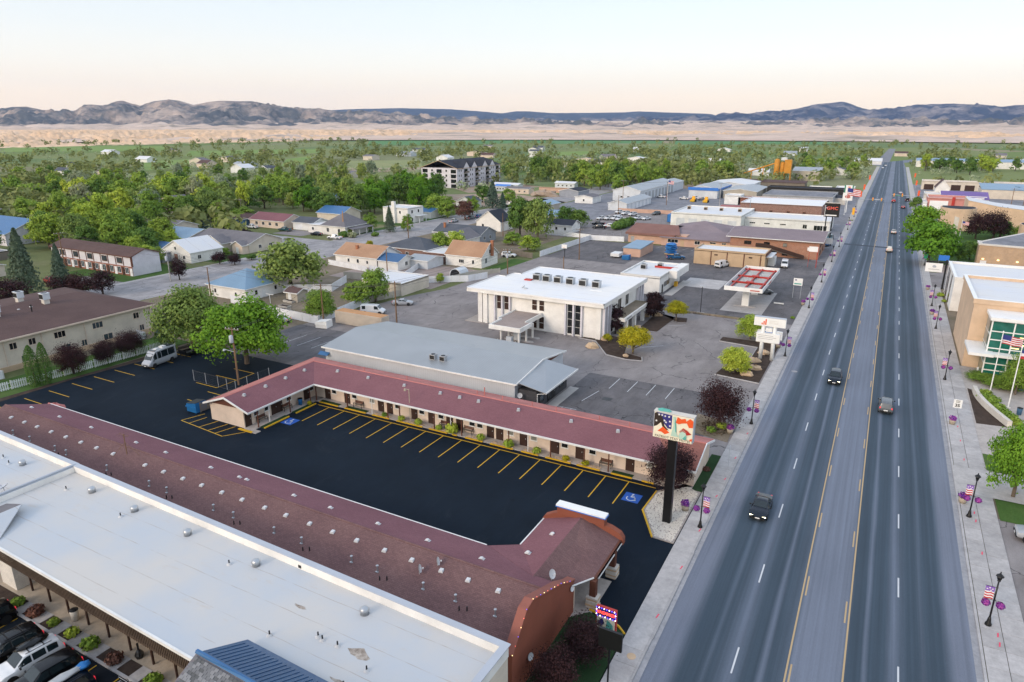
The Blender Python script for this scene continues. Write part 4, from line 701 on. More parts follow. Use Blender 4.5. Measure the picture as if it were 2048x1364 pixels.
for (y0, z0),(y1, z1) in zip(cp, cp[1:]):
    n = int(math.hypot(y1 - y0, z1 - z0) / .6)
    for i in range(n): k += 1; f = i / n; KIT.put('bulb', ('bulb', k % 3), lambda: MB().lathe((0,0,0), [(.02,0),(.035,.03),(.015,.06)],6),('xmas_blue', 'bulb_warm', 'xmas_red')[k % 3], gc,(-18.4, y0 + (y1 - y0) * f, z0 + (z1 - z0) * f + .05))
win(b, 'E', 45.9,.6,.8,1.8,-20.4, 'cream_wall'); MB().box(-19.4,43.9,-.1,-18.6,45.6,3.0).build('lobby_pier', 'cream_wall', b)
zf = lambda y: zr - (zr - ze) * abs(y - 40.85) / 5.3
for x in [-94.5,-88.2,-81.5,-72.8,-67.5,-60,-54.5,-47.8,-43.0,-37.2,-31.6,-26.0,-55.6]: vent_box(b, x,42.6, zf(42.6) - .01, 'turtle')
for x in [-93,-90,-87.2,-84.2,-81.2,-78.2,-75.2,-72.1,-66.5,-63.4,-60.3,-57.4,-54.4,-51.5,-48.4,-45.6,-42.6,-39.8,-37.0,-33.9,-31.0,-28.0,-25.4,-22.6]: vent_box(b, x,39.5, zf(39.5), 'slant')
for i, x in enumerate([-89,-85.4,-80.2,-78.0,-70.4,-63.2,-60.4,-53.4,-50.6,-45.2,-41.8,-36.0,-33.2,-28.5,-25.4,-21.8]):
    vent_box(b, x,37.6, zf(37.6) - .02, 'pipe')
    if i % 2 == 0: vent_box(b, x + .7,37.0, zf(37.0) - .05, 'black'); vent_box(b, x + 1.3,37.2, zf(37.2) - .05, 'black')
vent_box(b,-22.6,49.6,3.68, 'turtle'); vent_box(b,-23.4,46.2,3.5, 'turtle')
MB().tube((-70.4,40.0,4.5),(-70.4,40.0,7.0),.06,6).tube((-71.2,40.0,6.9),(-69.6,40.0,6.9),.02,5).tube((-71.0,39.5,6.9),(-71.0,40.5,6.9),.015,5).tube((-70.4,39.4,6.9),(-70.4,40.6,6.9),.015,5).tube((-69.8,39.6,6.9),(-69.8,40.4,6.9),.015,5).tube((-70.4,40.0,6.0),(-68.6,40.4,4.6),.02,5).tube((-70.4,40.0,6.0),(-71.4,38.9,4.4),.02,5).build('aerial_mast', 'wood_post', b)
sat_dish(b,-80.6,36.4,3.4,.5,(-.5,-.7,.6)); sat_dish(b,-69.9,35.7,3.1,.65,(-.4,-.5,.8)); sat_dish(b,-28.6,39.8,4.4,.36,(.9,.4,.25), 'vent_white'); sat_dish(b,-29.6,38.6,4.1,.36,(.9,.4,.25), 'vent_white'); sat_dish(b,-19.8,43.4,3.9,.4,(.75,-.1,.35), 'vent_white')
MB().dish((-18.3,36.6,2.2),.3,(1,-.2,.3)).build('satellite_dish', 'vent_white', b, True); MB().dish((-18.3,44.2,3.0),.25,(1,-.2,.2)).build('satellite_dish', 'vent_white', b, True)
# reddish covers and pole behind the far end of the roof
for x, y, l in ((-100.6,44.4, 'faded red tarpaulin heap behind the left end of the near motel roof'),(-99.0,47.6, 'faded red tarpaulin heap nearest the parking, by the near motel roof')): T(MB().rock((x, y,.9),2.0,1.1,1.2, random.Random(int(x))).build('tarpaulin', 'pink_trim'), l, 'tarpaulin')

# ------------------------------------------------------------------ flat-roofed hotel at lower left
b = E('white_roof_hotel', 'two-storey hotel with a wide white membrane roof and slatted balcony rail', 'hotel', (-69,23,0))
MB().box(-69.3,26.4,-.1,-18.2,33.3,5.5).build('wall', 'beige_wall', b); MB().box(-100,26.4,-.1,-69.5,33.6,5.2).build('wall', 'beige_wall', b)
MB().box(-69.3,22.6,5.55,-18.6,33.2,5.75).build('roof', 'white_membrane', b); MB().box(-100,24,5.3,-69.6,33.5,5.5).build('roof', 'white_membrane', b)
w_ = .35
MB().box(-69.3,33.0,5.5,-18.2,33.4,6.4).box(-18.55,22.6,5.5,-18.2,33.0,6.4).box(-69.5,23.6,5.4,-69.1,33.0,6.3).box(-100,33.3,5.2,-69.5,33.7,6.2).build('parapet', 'bank_white', b)
MB().box(-69.4,33.02,6.4,-18.1,33.55,6.46).box(-18.65,23.2,6.4,-18.1,33.02,6.46).box(-69.6,23.5,6.3,-69.15,33.02,6.36).box(-100,33.32,6.2,-69.6,33.8,6.26).build('coping', 'dish_grey', b)
MB().tube((-69.35,23.2,6.45),(-69.35,33.3,6.45),.12,6).build('drain_pipe', 'dish_grey', b)
for x in (-63.6,-56.8,-49.2,-40.6,-29.2): vent_box(b, x,31.6,5.75, 'dome')
for x, y in ((-66.2,30.6),(-57.0,30.4),(-42.6,30.6),(-33.4,26.6),(-29.9,28.1),(-30.4,28.2),(-28.6,28.2),(-25.4,27.5),(-25.8,25.8),(-82,31.4),(-79.5,31.2),(-77.5,30.8)): vent_box(b, x, y,5.73 if x > -69 else 5.48, 'black'); KIT.put('pipe_boot', 'boot', lambda: MB().lathe((0,0,0), [(.24,0),(.12,.14)],10), 'white_membrane', b,(x, y,5.75 if x > -69 else 5.5))
vent_box(b,-76,31.4,5.5, 'dome'); sat_dish(b,-71.5,27.6,5.5,.5,(-.3,-.3,.9), 'dish_grey')
stm, nt, N, L, bs = nodes('roof_stain'); p_ = wpos(nt); L.new(mix(nt, ramp(nt, noise(nt, p_,2.2,6,.7), [(.35,0.0),(.7,1.0)]),(.50,.44,.38),(.17,.13,.10)), bs.inputs['Base Color']); bs.inputs['Roughness'].default_value = .9
def stain(x, y, a, c, s): MB().poly([(x + a * math.cos(i * .524) * (1 + .3 * math.sin(i * 2.3 + s)), y + c * math.sin(i * .524) * (1 + .3 * math.cos(i * 1.7 + s)),5.756) for i in range(12)]).build('roof_stain', 'roof_stain', b)
stain(-26.9,28.4,.8,.42,1); stain(-26.4,25.9,.7,.14,2); stain(-33.8,29.8,.6,.14,3)
KIT.put('scupper', 'scup', lambda: MB().box(-.15,-.03,0,.15,0,.25), 'black_plastic', b,(-37.2,33.0,5.85))
MB().box(-69.3,22.45,5.5,-33.6,22.62,5.78).build('roof_edge', 'white_paint', b); MB().box(-69.3,23.5,2.75,-33,26.4,2.95).build('balcony_floor', 'rail_brown', b)
ra = MB().box(-69.3,23.42,3.98,-33,23.54,4.08).box(-69.3,23.45,3.02,-33,23.52,3.1).build('balcony_rail', 'brown_door', b)
for i in range(164): KIT.put('baluster', 'balu', lambda: MB().box(-.045,-.02,0,.045,.02,1.15), 'rail_brown', ra,(-69 + i * .22,23.38,2.9))
for i in range(13): KIT.put('rail_post', 'rpost', lambda: MB().box(-.06,-.05,0,.06,.05,2.7), 'brown_door', b,(-69 + i * 2.9,23.62,2.95)); KIT.put('post', 'hpost', lambda: MB().box(-.07,-.07,0,.07,.07,2.85), 'brown_door', b,(-67.6 + i * 2.9,24.3,0))
for i in range(14): (door if i % 2 else win)(b, 'S', -68 + i * 2.5, *((3.0,.95,2.1,26.4) if i % 2 else (3.7,1.5,1.2,26.4)))
MB().box(-65.5,23.6,-.1,-63.0,25.9,5.4).build('end_pier', 'block_white', b)
# gabled entrance with blue standing-seam back slope
N_ = MB().slab([(-34.0,25.3,6.15),(-34.0,21.7,7.9),(-12,21.7,7.9),(-12,25.3,6.15)],.14).build('gable_back_slope', 'seam_blue', b)
for i in range(56): KIT.put('seam', 'seam', lambda: MB().slab([(-.014,3.1,-1.53),(.014,3.1,-1.53),(.014,.45,-.24),(-.014,.45,-.24)],.05), 'seam_blue', N_,(-33.6 + i * .39,21.7,7.96))
MB().tube((-34.05,21.7,7.95),(-12,21.7,7.95),.16,6).build('ridge_flashing', 'blue_roof', N_)
SS = MB().slab([(-34.0,21.6,7.9),(-34.0,16.0,5.0),(-12,16.0,5.0),(-12,21.6,7.9)],.14).build('gable_front_slope', 'grey_shingle', b); shm = []
for j, c in enumerate(((.10,.105,.11),(.15,.155,.165),(.205,.21,.22))): shm.append(mat('slate_tab_%d' % j, c,.95,.15,4,.15,30))
for j in range(17):
    for i in range(17):
        q = rnd.random(); u = .18 + j * .2; x = -33.9 + i * .33 + (.165 if j % 2 else 0) - 0; KIT.put('shingle', ('sh', int(q * 3)), lambda: MB().box(-.15,-.1,.0,.15,.1,.018 + .012 * int(q * 3)), shm[int(q * 3)], SS,(x + .2,21.5 - u * .888,7.9 - u * .46 + .02)).rotation_euler = (math.atan(2.9 / 5.6),0,0)
MB().vprism([(16.2,5.0),(21.6,7.75),(25.2,6.0),(25.2,5.7),(16.2,4.7)], 'x', -33.9,-33.7).build('gable_wall', 'blue_roof', b); MB().box(-33.4,17,-.1,-20,25,5.2).build('entrance_wall', 'beige_wall', b)
# small gable at the left edge
MB().slab([(-69.0,22.6,5.6),(-65.4,22.6,6.6),(-65.4,26.4,6.6),(-69.0,26.4,5.6)],.14).build('side_gable', 'grey_shingle', b); MB().slab([(-65.4,22.6,6.6),(-62.0,22.6,5.75),(-65.4,26.4,6.6)],.1).build('side_gable', 'white_membrane', b)
b.rotation_euler.z = R(-1.5); b.location.y += .6
# forecourt under the balcony
sheet('hotel_walk', 'tan_slab', rect(-75,23.75,-30,27),.06); sheet('hotel_bed', 'mulch', rect(-75,22.5,-30,23.75),.05); S(MB().box(-75,22.3,0,-30,22.52,.13).build('hotel_kerb', 'kerb')); sheet('hotel_parking', 'drive_dark', rect(-90,0,-20,22.3),.025)
hp_ = bpy.data.objects['hotel_parking']
for i in range(9): wline(hp_,-61.9 + i * 2.75,16.6,-61.9 + i * 2.75,22.1,.1, 'yellow_paint')
for i in range(10): S(MB().box(-60.5 + i * 2.6,22.55,.02,-59.4 + i * 2.6,23.75,.09).build('stepping_slab', 'pavement'))
# ------------------------------------------------------------------ metal store behind the motel
b = E('metal_store', 'long grey metal-clad store building with a low ribbed gable roof behind the motel', 'store', (-80,81,0))
MB().vprism([(81,-.1),(81,4.05),(89.4,5.1),(97.8,4.05),(97.8,-.1)], 'x', -79.6,-43.4).build('wall', 'metal_wall_x', b)
r = MB().slab([(-80,80.6,4.05),(-43,80.6,4.05),(-43,89.4,5.2),(-80,89.4,5.2)],.1).slab([(-43,98.2,4.05),(-80,98.2,4.05),(-80,89.4,5.2),(-43,89.4,5.2)],.1).build('roof', 'metal_roof_x', b)
MB().vprism([(81.2,3.95),(89.4,5.0),(97.6,3.95)], 'x', -43.4,-43.2).build('gable_panel', 'brown_trim', b)
MB().vprism([(80.6,3.85),(80.6,4.1),(89.4,5.25),(98.2,4.1),(98.2,3.85),(89.4,5.0)], 'x', -43.02,-42.9).build('barge_board', 'white_paint', r); MB().box(-80,80.5,3.85,-43,80.6,4.08).build('gutter', 'white_paint', r)
MB().box(-43.2,81.8,-.1,-40.3,92.6,2.95).build('office_wall', 'block_dark', b); MB().slab([(-43.0,81.2,4.12),(-38.7,81.6,3.15),(-38.7,93.2,3.15),(-43.0,90.3,5.0)],.1).build('office_roof', 'metal_roof_y', b); MB().box(-38.75,81.6,2.95,-38.65,93.2,3.2).build('gutter', 'white_paint', b)
for y in (83.5,90.6): win(b, 'E', y,1.0,1.5,1.1,-40.3, 'black_metal', 'pane_blue')
win(b, 'E', 86.0,.2,1.0,2.2,-40.3, 'black_metal', 'pane_dark'); door(b, 'E', 87.6,.1,1.1,2.2,-40.3, 'black_metal')
MB().path([(-38.9,81.7,3.0),(-40.1,81.7,2.7),(-40.1,81.7,.1)],.05).build('downpipe', 'white_paint', b); sat_dish(b,-42.6,81.0,1.8,.4,(.7,-.7,.2), 'vent_white')
ac_unit(b,-59.2,83.4,4.4,.85, 'grey_wall'); ac_unit(b,-57.4,83.5,4.4,.85, 'grey_wall'); MB().slab([(-80.7,80.3,2.7),(-78.6,80.3,2.7),(-78.6,81.0,3.1),(-80.7,81.0,3.1)],.05).build('awning', 'blue_roof', b)
# ------------------------------------------------------------------ bank
b = E('bank_building', 'two-storey white bank with an overhanging flat roof, tall slit windows and rooftop units', 'bank', (-71.5,118.5,0))
out = [(-71.5,118.5),(-44.6,118.5),(-44.6,143.0),(-71.5,143.0)]
MB().prism(out,-.1,6.5).build('wall', 'bank_white', b)
ro = [(-74.4,117.6),(-44.0,117.6),(-44.0,144),(-70.5,144),(-70.5,134.8),(-72.4,134.8),(-72.4,131),(-74.4,131)]
MB().prism(ro,6.5,7.15).build('roof_fascia', 'bank_white', b); MB().prism([(x * .992 - .47,130.6 + (y - 130.6) * .985) for x, y in ro],7.15,7.3).build('roof', 'bank_membrane', b); m = MB()
for (xa, ya),(xb, yb) in zip(ro, ro[1:] + ro[:1]): m.box(min(xa, xb) - .08, min(ya, yb) - .08,7.15, max(xa, xb) + .08, max(ya, yb) + .08,7.42)
m.build('roof_curb', 'bank_membrane', b)
for x in (-67.1,-65.4): win(b, 'S', x,3.4,1.15,3.0,118.5, 'bank_white', 'pane_brown', 0,1, False)
for x in (-59.0,-57.4):
    win(b, 'S', x,4.1,1.2,2.3,118.5, 'bank_white', 'pane_brown', 0,1, False); win(b, 'S', x,.4,1.2,2.6,118.5, 'bank_white', 'pane_brown', 0,1, False)
for x in (-51.2,-49.6): win(b, 'S', x,.3,1.2,6.0,118.5, 'bank_white', 'pane_dark', 0,3, False)
for x in (-68.0,-66.25,-64.5,-52.1,-50.4,-48.7): KIT.put('fin', 'fin', lambda: MB().box(-.17,-.5,0,.17,0,6.5), 'lilac_white', b,(x,118.48,0))
for x in (-71.5,-70.3,-45.2): KIT.put('pier', 'pier', lambda: MB().box(-.5,-.35,0,.5,0,6.5), 'bank_white', b,(x,118.46,0))
for y in (119.6,121.2,139.6,141.2): win(b, 'E', y,.4 if y < 130 else 3.8,.8,6.0 if y < 130 else 2.6,-44.6, 'bank_white', 'pane_dark', 0,3 if y < 130 else 1, False)
for y in (118.8,120.4,122,138.8,140.4,142): KIT.put('fin', 'finE', lambda: MB().box(0,-.2,0,.5,.2,6.5), 'lilac_white', b,(-44.58, y,0))
for y in (128,132.5): win(b, 'E', y,3.9,2.0,2.4,-44.6, 'bank_white', 'pane_dark', 1,0, False)
MB().box(-44.55,122.5,3.0,-41.4,138,3.7).build('front_canopy', 'bank_white', b); MB().box(-44.4,122.8,3.7,-41.7,137.7,3.72).build('canopy_deck', 'dry_yard', b)
MB().box(-41.39,123.6,3.2,-41.36,126.4,3.5).build('name_strip', 'grey_print', b)
for y in (125,130,135.5): KIT.put('column', 'bcol', lambda: MB().box(-.35,-.35,0,.35,.35,3.0), 'bank_white', b,(-42.0, y,0))
for y in (123.5,127.5,133): win(b, 'E', y,.2,2.2,2.5,-44.6, 'bank_white', 'pane_blue', 1,0, False)
MB().box(-62.6,106.4,2.95,-55.9,111.2,3.55).box(-63.4,111.2,2.95,-57.2,118.4,3.56).build('drive_canopy', 'bank_white', b); MB().box(-62.3,106.7,3.55,-56.2,111.3,3.58).box(-63.1,111.3,3.55,-57.5,118.2,3.585).build('canopy_gravel', 'gravel_lot', b)
MB().box(-62.6,106.4,3.55,-55.9,106.6,3.8).box(-56.1,106.6,3.55,-55.9,111.2,3.8).box(-57.4,111.2,3.55,-57.2,118.4,3.8).box(-62.6,106.6,3.55,-62.4,111.2,3.8).box(-63.4,111.2,3.55,-63.2,118.4,3.8).build('canopy_curb', 'bank_white', b)
for x, y in ((-60.6,107.6),(-56.8,107.6),(-60.6,110.6),(-56.8,110.6),(-60.6,113.3),(-56.8,113.3)): KIT.put('column', 'dcol', lambda: MB().box(-.15,-.15,0,.15,.15,2.95), 'bank_white', b,(x, y,.1))
for y in (107.6,110.6): MB().box(-59.3, y - .4,.15,-58.2, y + .4,1.6).box(-59.1, y - .42,1.0,-58.4, y + .42,1.5).build('teller_machine', 'metal_white', b)
for x in (-61.0,-57.2): MB().tube((x,107.0,.1),(x,107.0,1.0),.08,6).build('bollard', 'travertine', b)
for i, x in enumerate((-64.6,-62.2,-59.5,-56.6,-53.6,-50.6)): ac_unit(b, x,131 - i * .12,7.3,1.45, 'galvanised')
MB().box(-67.0,129.3,7.3,-65.4,130.4,7.55).build('roof_hatch', 'red_paint', b); MB().box(-50.8,127.4,7.3,-48.3,128.0,7.36).build('walk_pad', 'sign_white', b); MB().tube((-64,122.6,7.3),(-63.4,122.6,7.8),.12,8).build('vent_pipe', 'galvanised', b); MB().box(-63.2,121.9,7.3,-62.6,122.4,7.5).build('roof_drain', 'steel', b)
# fenced white annex (former convenience store)
b = house('white_shop', 'small white flat-roofed shop with a projecting front, next to the bank', 'shop', -55.5,159,-45.5,177.5,4.3, 'flat', 'plain_membrane', 'bank_white', wins=[('E', 6,1.3,5.0,1.4, 'pane_dark', 4)], doors=[('E', 2.6,1.1,2.2, 'black_metal')], par=.3)
MB().box(-45.5,166.5,2.9,-43.4,178,4.75).build('sign_band', 'bank_white', b); MB().box(-50.5,171,4.2,-44.5,171.1,4.8).build('fascia_stripe', 'red_paint', b); ac_unit(b,-52.6,168.5,4.2,1.3); ac_unit(b,-49.3,172,4.2,1.2)
o = E('ice_bin', 'yellow propane cage against the front of the white shop', 'cage', (-44.6,170.4,.12)); MB().box(-44.9,169.8,.12,-44.2,171,1.3).build('body', 'yellow_paint', o); MB().box(-44.18,169.9,.2,-44.14,170.9,1.2).build('door', 'signal_amber', o)
# fuel canopy, open on top with red beams
b = E('fuel_canopy', 'white fuel-station canopy open on top, showing red beams, on two pillars', 'canopy', (-25,160,0)); x0, y0, x1, y1 = -29.2,153.2,-21.0,179.0
MB().box(x0, y0,4.5, x1, y0 + .12,5.45).box(x0, y1 - .12,4.5, x1, y1,5.45).box(x0, y0 + .12,4.5, x0 + .12, y1 - .12,5.45).box(x1 - .12, y0 + .12,4.5, x1, y1 - .12,5.45).build('fascia', 'sign_white', b); dk = MB().box(x0 + .12, y0 + .12,4.5, x1 - .12, y1 - .12,4.6).build('deck', 'metal_roof_y', b)
for i in range(40): KIT.put('deck_rib', 'drib', lambda: MB().box(-4,-.05,0,4,.05,.07), 'galvanised', dk,(-25.1, y0 + .6 + i * .63,4.6))
for y in (154.6,161.2,168.6,177.4): MB().box(x0 + .15, y - .14,4.68, x1 - .15, y + .14,5.05).build('cross_beam', 'red_paint', b)
for x in (-28.2,-25.1,-22.0): MB().box(x - .13, y0 + .2,4.7, x + .13, y1 - .2,5.0).build('long_beam', 'red_paint', b)
for y in (161.2,168.6): MB().box(-25.9, y - .7,5.0,-24.3, y + .7,5.2).build('beam_plate', 'red_paint', b)
for y in (158.5,170.8): MB().box(-25.9, y - .55,0,-24.4, y + .55,4.5).build('pillar', 'sign_white', b); 
MB().box(-27.6,157.6,.02,-22.8,159.4,.16).box(-27.6,169.9,.02,-22.8,171.7,.16).build('pump_island', 'pavement', b)
MB().box(-23.6,153.17,4.75,-21.6,153.2,5.05).build('brand_mark', 'pink_trim', b); MB().box(-21.0,161.5,4.7,-20.97,165.5,5.1).build('brand_mark', 'pink_trim', b)
# tan workshop
b = house('tan_workshop', 'long tan block workshop with a pale flat roof beside the fuel station', 'workshop', -48.4,203.6,-28.2,213.6,4.2, 'flat', 'plain_membrane', 'tan_wall', par=.3, cap='tan_wall', wins=[('E', 7.6,.9,2.2,1.6, 'pane_dark', 1)], doors=[('E', 4.6,1.0,2.1, 'brown_door')])
for x in (-43.4,-38.8,-34,-29.4): KIT.put('pilaster', 'tpil', lambda: MB().box(-.12,-.12,0,.12,0,4.1), 'brown_trim', b,(x,203.58,0))
for x in (-42,-32.2): KIT.put('wall_vent', 'wvent', lambda: MB().box(-.5,-.05,0,.5,0,.35), 'brown_door', b,(x,203.58,2.9))
MB().box(-28.4,205,3.2,-26.6,214,3.45).build('porch_roof', 'plain_membrane', b); MB().box(-28.14,203.8,3.6,-28.0,213.4,4.5).build('sign_band', 'brown_trim', b)
MB().box(-28.2,210,-.1,-26.4,213.4,2.6).build('porch', 'sign_white', b)
# brick office
b = house('brick_office', 'orange brick office block with a broad mauve-brown metal roof beside the street', 'office', -42.6,226.5,-16.2,250,5.6, 'gable', 'lilac_roof', 'brick_office', rise=1.3, oh=1.2, wins=[('S', 5.4,3.3,2.2,1.1),('S', 11.2,3.3,1.8,1.1),('S', 16.6,3.3,1.2,1.1, 'pane_curtain'),('S', 4.0,.7,1.6,1.2),('S', 9.8,.6,1.4,1.2),('S', 13.4,.6,2.0,1.2),('S', 16.8,.6,1.6,1.2),('E', 5,3.3,2,1.2),('E', 10,3.3,2,1.2),('E', 15,.8,2,1.4),('E', 6,.8,2,1.4)], doors=[('S', 8.6,1.0,2.1, 'brown_door')], frame='brown_door')
MB().vprism([(-34.5,3.0),(-31.5,3.0),(-20,.2),(-20,1.3),(-31.5,4.1),(-34.5,4.1)], 'y', 225.0,225.12).build('stair_rail', 'brown_door', b); MB().vprism([(-34.5,2.8),(-31.5,2.8),(-19.5,-.05),(-31.5,2.6)], 'y', 225.12,226.5).build('stair', 'weathered_wood', b)
MB().box(-19.4,226.3,2.7,-17.0,226.48,3.7).build('wall_sign', 'sign_white', b)
# clinic with hipped roofs
b = E('clinic_building', 'low pink clinic with spreading hipped roofs in mauve and rust brown', 'clinic', (-79,231,0)); MB().box(-78.8,232,-.1,-58,250,3.6).build('wall', 'pink_wall', b); MB().box(-66.5,231,-.1,-43.4,246,2.9).build('wall', 'pink_wall', b); MB().box(-64,246,-.1,-46,262,3.6).build('wall', 'pink_wall', b)
MB().poly([(-79.6,231.2,3.6),(-60,231.2,3.6),(-64,243,5.4),(-79.6,243,5.4)]).poly([(-79.6,231.2,3.4),(-79.6,231.2,3.6),(-79.6,243,5.4)]).poly([(-79.6,243,5.4),(-64,243,5.4),(-60,255,3.6),(-79.6,255,3.6)]).box(-79.6,231.1,2.9,-62,231.25,3.6).build('roof', 'rustbrown_roof', b)
hip_roof(b,-67.5,240.5,-46,262,3.5,3.0, 'lilac_roof', .5, 'brown_trim'); MB().slab([(-67,230.2,2.9),(-42.8,230.2,2.9),(-42.8,241,4.3),(-67,241,4.3)],.2).build('front_roof', 'lilac_roof', b); MB().box(-46,246,-.1,-34,262,3.4).build('link_wall', 'brown_trim', b); MB().box(-46,246,3.4,-34,262,3.6).build('link_roof', 'lot_far', b)
for x, w in ((-62.5,3.6),(-54.2,1.8),(-49,2.0),(-45.4,1.4)): win(b, 'S', x,1.1, w,1.2,231, 'white_paint', 'pane_dark', 2 if w > 3 else 1)
door(b, 'S', -59.2,.05,1.1,2.1,231, 'tan_wall'); door(b, 'S', -77.2,.05,1.1,2.1,232, 'grey_wall')
# car dealership
b = house('car_dealership', 'long white flat-roofed car dealership workshop behind the clinic', 'dealership', -77,279,-49.2,308,5.3, 'flat', 'plain_membrane', 'white_paint', par=.3, doors=[('S', 4,3.2,3.4, 'metal_white'),('S', 9,3.2,3.4, 'metal_white'),('S', 14,3.2,3.4, 'metal_white'),('S', 19,3.2,3.4, 'metal_white'),('S', 24.5,3.2,3.4, 'metal_white')], wins=[('S', 24.5,1.5,3.0,.5, 'pane_dark', 3)])
for x in (-74,-67,-60.5,-53): ac_unit(b, x,296,5.2,1.2, 'tan_wall')
house('dealership_showroom', 'white single-storey showroom with strip windows beside the black roadside sign', 'showroom', -49.1,287,-17.8,306,4.2, 'flat', 'plain_membrane', 'white_paint', par=.3, wins=[('S', 3,2.0,2.2,.6, 'pane_dark', 2),('S', 8.5,2.0,2.2,.6, 'pane_dark', 2),('S', 14.5,2.0,2.2,.6, 'pane_dark', 2),('S', 22.5,1.2,1.6,1.6, 'pane_dark', 1),('S', 28,.8,4.6,1.9, 'pane_dark', 3),('E', 6,.8,6,2.2, 'pane_dark', 3)])
b = house('brick_hall', 'big red-brown brick hall with a flat white roof beside the far street', 'hall', -56.6,316,-23.6,345,6.9, 'flat', 'bank_membrane', 'brick_hall', par=.15, cap='sign_white', wins=[('S', 6,3.4,1.3,.9, 'pane_brown'),('S', 13,3.4,1.3,.9, 'pane_brown'),('S', 20,3.4,1.3,.9, 'pane_brown'),('S', 26.4,3.4,1.3,.9, 'pane_brown'),('E', 6,1,2,3.6, 'pane_dark'),('E', 12,1,2,3.6, 'pane_dark'),('E', 20,1,2,3.6, 'pane_dark')], frame='brick_red')
MB().tube((-52.4,315.8,1),(-52.4,315.8,8.6),.12,6).build('flue', 'galvanised', b)
house('pink_roof_shed', 'low brick annex with a pink-red metal roof left of the brick hall', 'annex', -67,322,-57,336,3.2, 'gable', 'red_roof', 'brick_red', rise=.9, wins=[('S', 6,1.2,1.4,1.0)])
house('grey_storefront', 'wide grey flat-roofed store with a black parapet and show windows', 'store', -58,383,-24,416,4.6, 'flat', 'lot_far', 'grey_wall', par=.2, cap='grey_wall', wins=[('S', 21,.9,3.0,2.0, 'pane_dark', 1),('S', 26,.9,3.0,2.0, 'pane_curtain', 1),('S', 31,.9,3.0,2.0, 'pane_dark', 1)])
house('store_back_wall', 'black-clad long rear block behind the grey storefront', 'store', -62,424,-22,436,5.2, 'flat', 'dark_roof', 'black_plastic', par=.4, cap='black_plastic', wins=[('S', 28,3.2,1.6,.9, 'pane_curtain'),('S', 34,3.2,1.6,.9, 'pane_curtain')])
house('low_brick_shop', 'low brick shop with a white roof left of the grey storefront', 'shop', -68,372,-50,382,3.4, 'flat', 'plain_membrane', 'brick_red', par=.4, cap='travertine')
for nm, lb, x0, y0, x1, y1, h, rf, rm, wm, ax, ri in [
    ('storage_shed', 'long white depot shed with a grey-blue roof and roller doors', -133,362,-117.5,430,5.6, 'gable', 'metal_roof_y', 'metal_white', 'y', 2.2),('storage_shed', 'lower white depot shed in front of the long one', -119,318,-109.5,356,3.4, 'gable', 'metal_roof_y', 'metal_white', 'y', 1.4),('storage_shed', 'pale end bay beyond the long depot shed, next to the trees', -131,432,-118,452,5.0, 'gable', 'metal_roof_y', 'metal_white', 'y', 1.4),
    ('blue_band_warehouse', 'white warehouse with a blue band along its eaves in the depot yard', -100,396,-84,432,5.2, 'gable', 'metal_roof_y', 'metal_white', 'y', 1.6),('warehouse', 'grey-roofed warehouse right of the blue-banded one', -82,402,-64,440,4.2, 'gable', 'metal_roof_y', 'metal_tan', 'y', 1.2),('warehouse', 'pale warehouse with a white roof behind the blue-banded one', -100,440,-74,476,4.6, 'gable', 'plain_membrane', 'metal_white', 'y', 1.4),('white_store_box', 'small white box building in the depot yard by the brick hall', -75,372,-67,382,4.4, 'flat', 'plain_membrane', 'white_paint', 'x', 1),
    ('plant_warehouse', 'tan metal warehouse with a pale roof beside the orange batching plant', -65,560,-46,584,7.0, 'gable', 'metal_roof_y', 'metal_tan', 'x', 2.2),('open_shed', 'long low rusty-brown open shed in front of the batching plant', -92,484,-48,498,3.6, 'shed', 'brown_shingle', 'weathered_wood', 'x', .6),('white_diner', 'cluster of white flat roofs by the far left pavement, left block', -42,440,-30,456,4.2, 'flat', 'bank_membrane', 'white_paint', 'x', 1),('white_diner', 'cluster of white flat roofs by the far left pavement, right block', -28,436,-18,470,3.8, 'flat', 'bank_membrane', 'travertine', 'x', 1),('pump_shop', 'small dark-roofed shop beside the convenience-store sign', -30,396,-19,408,3.4, 'hip', 'dark_roof', 'travertine', 'x', 1.4)]:
    bb = house(nm, lb, 'warehouse' if h > 3.7 else 'building', x0, y0, x1, y1, h, rf, rm, wm, rise=ri, axis=ax, oh=.3, par=.35)
    if nm == 'storage_shed' and y0 == 362:
        for i in range(10): door(bb, 'E', 366 + i * 6.4,.05,3.6,4.2, x1, 'grey_wall', False)
        for x in (-128,-124): win(bb, 'S', x,1.6,1.4,1.0, y0, pane='pane_dark')
    if nm == 'storage_shed' and y0 == 318:
        for i in range(6): door(bb, 'E', 322 + i * 5.8,.05,3.2,2.8, x1, 'white_vinyl', False)
    if 'blue_band' in nm: MB().box(x0 - .4, y0 - .5,4.4, x1 + .4, y0 - .3,6.0).box(x1 + .3, y0 - .4,4.4, x1 + .5, y1,5.4).build('blue_band', 'sign_blue', bb)
    if nm == 'plant_warehouse':
        for x in (-60,-55,-51): win(bb, 'S', x,3.0,1.6,1.4, y0)
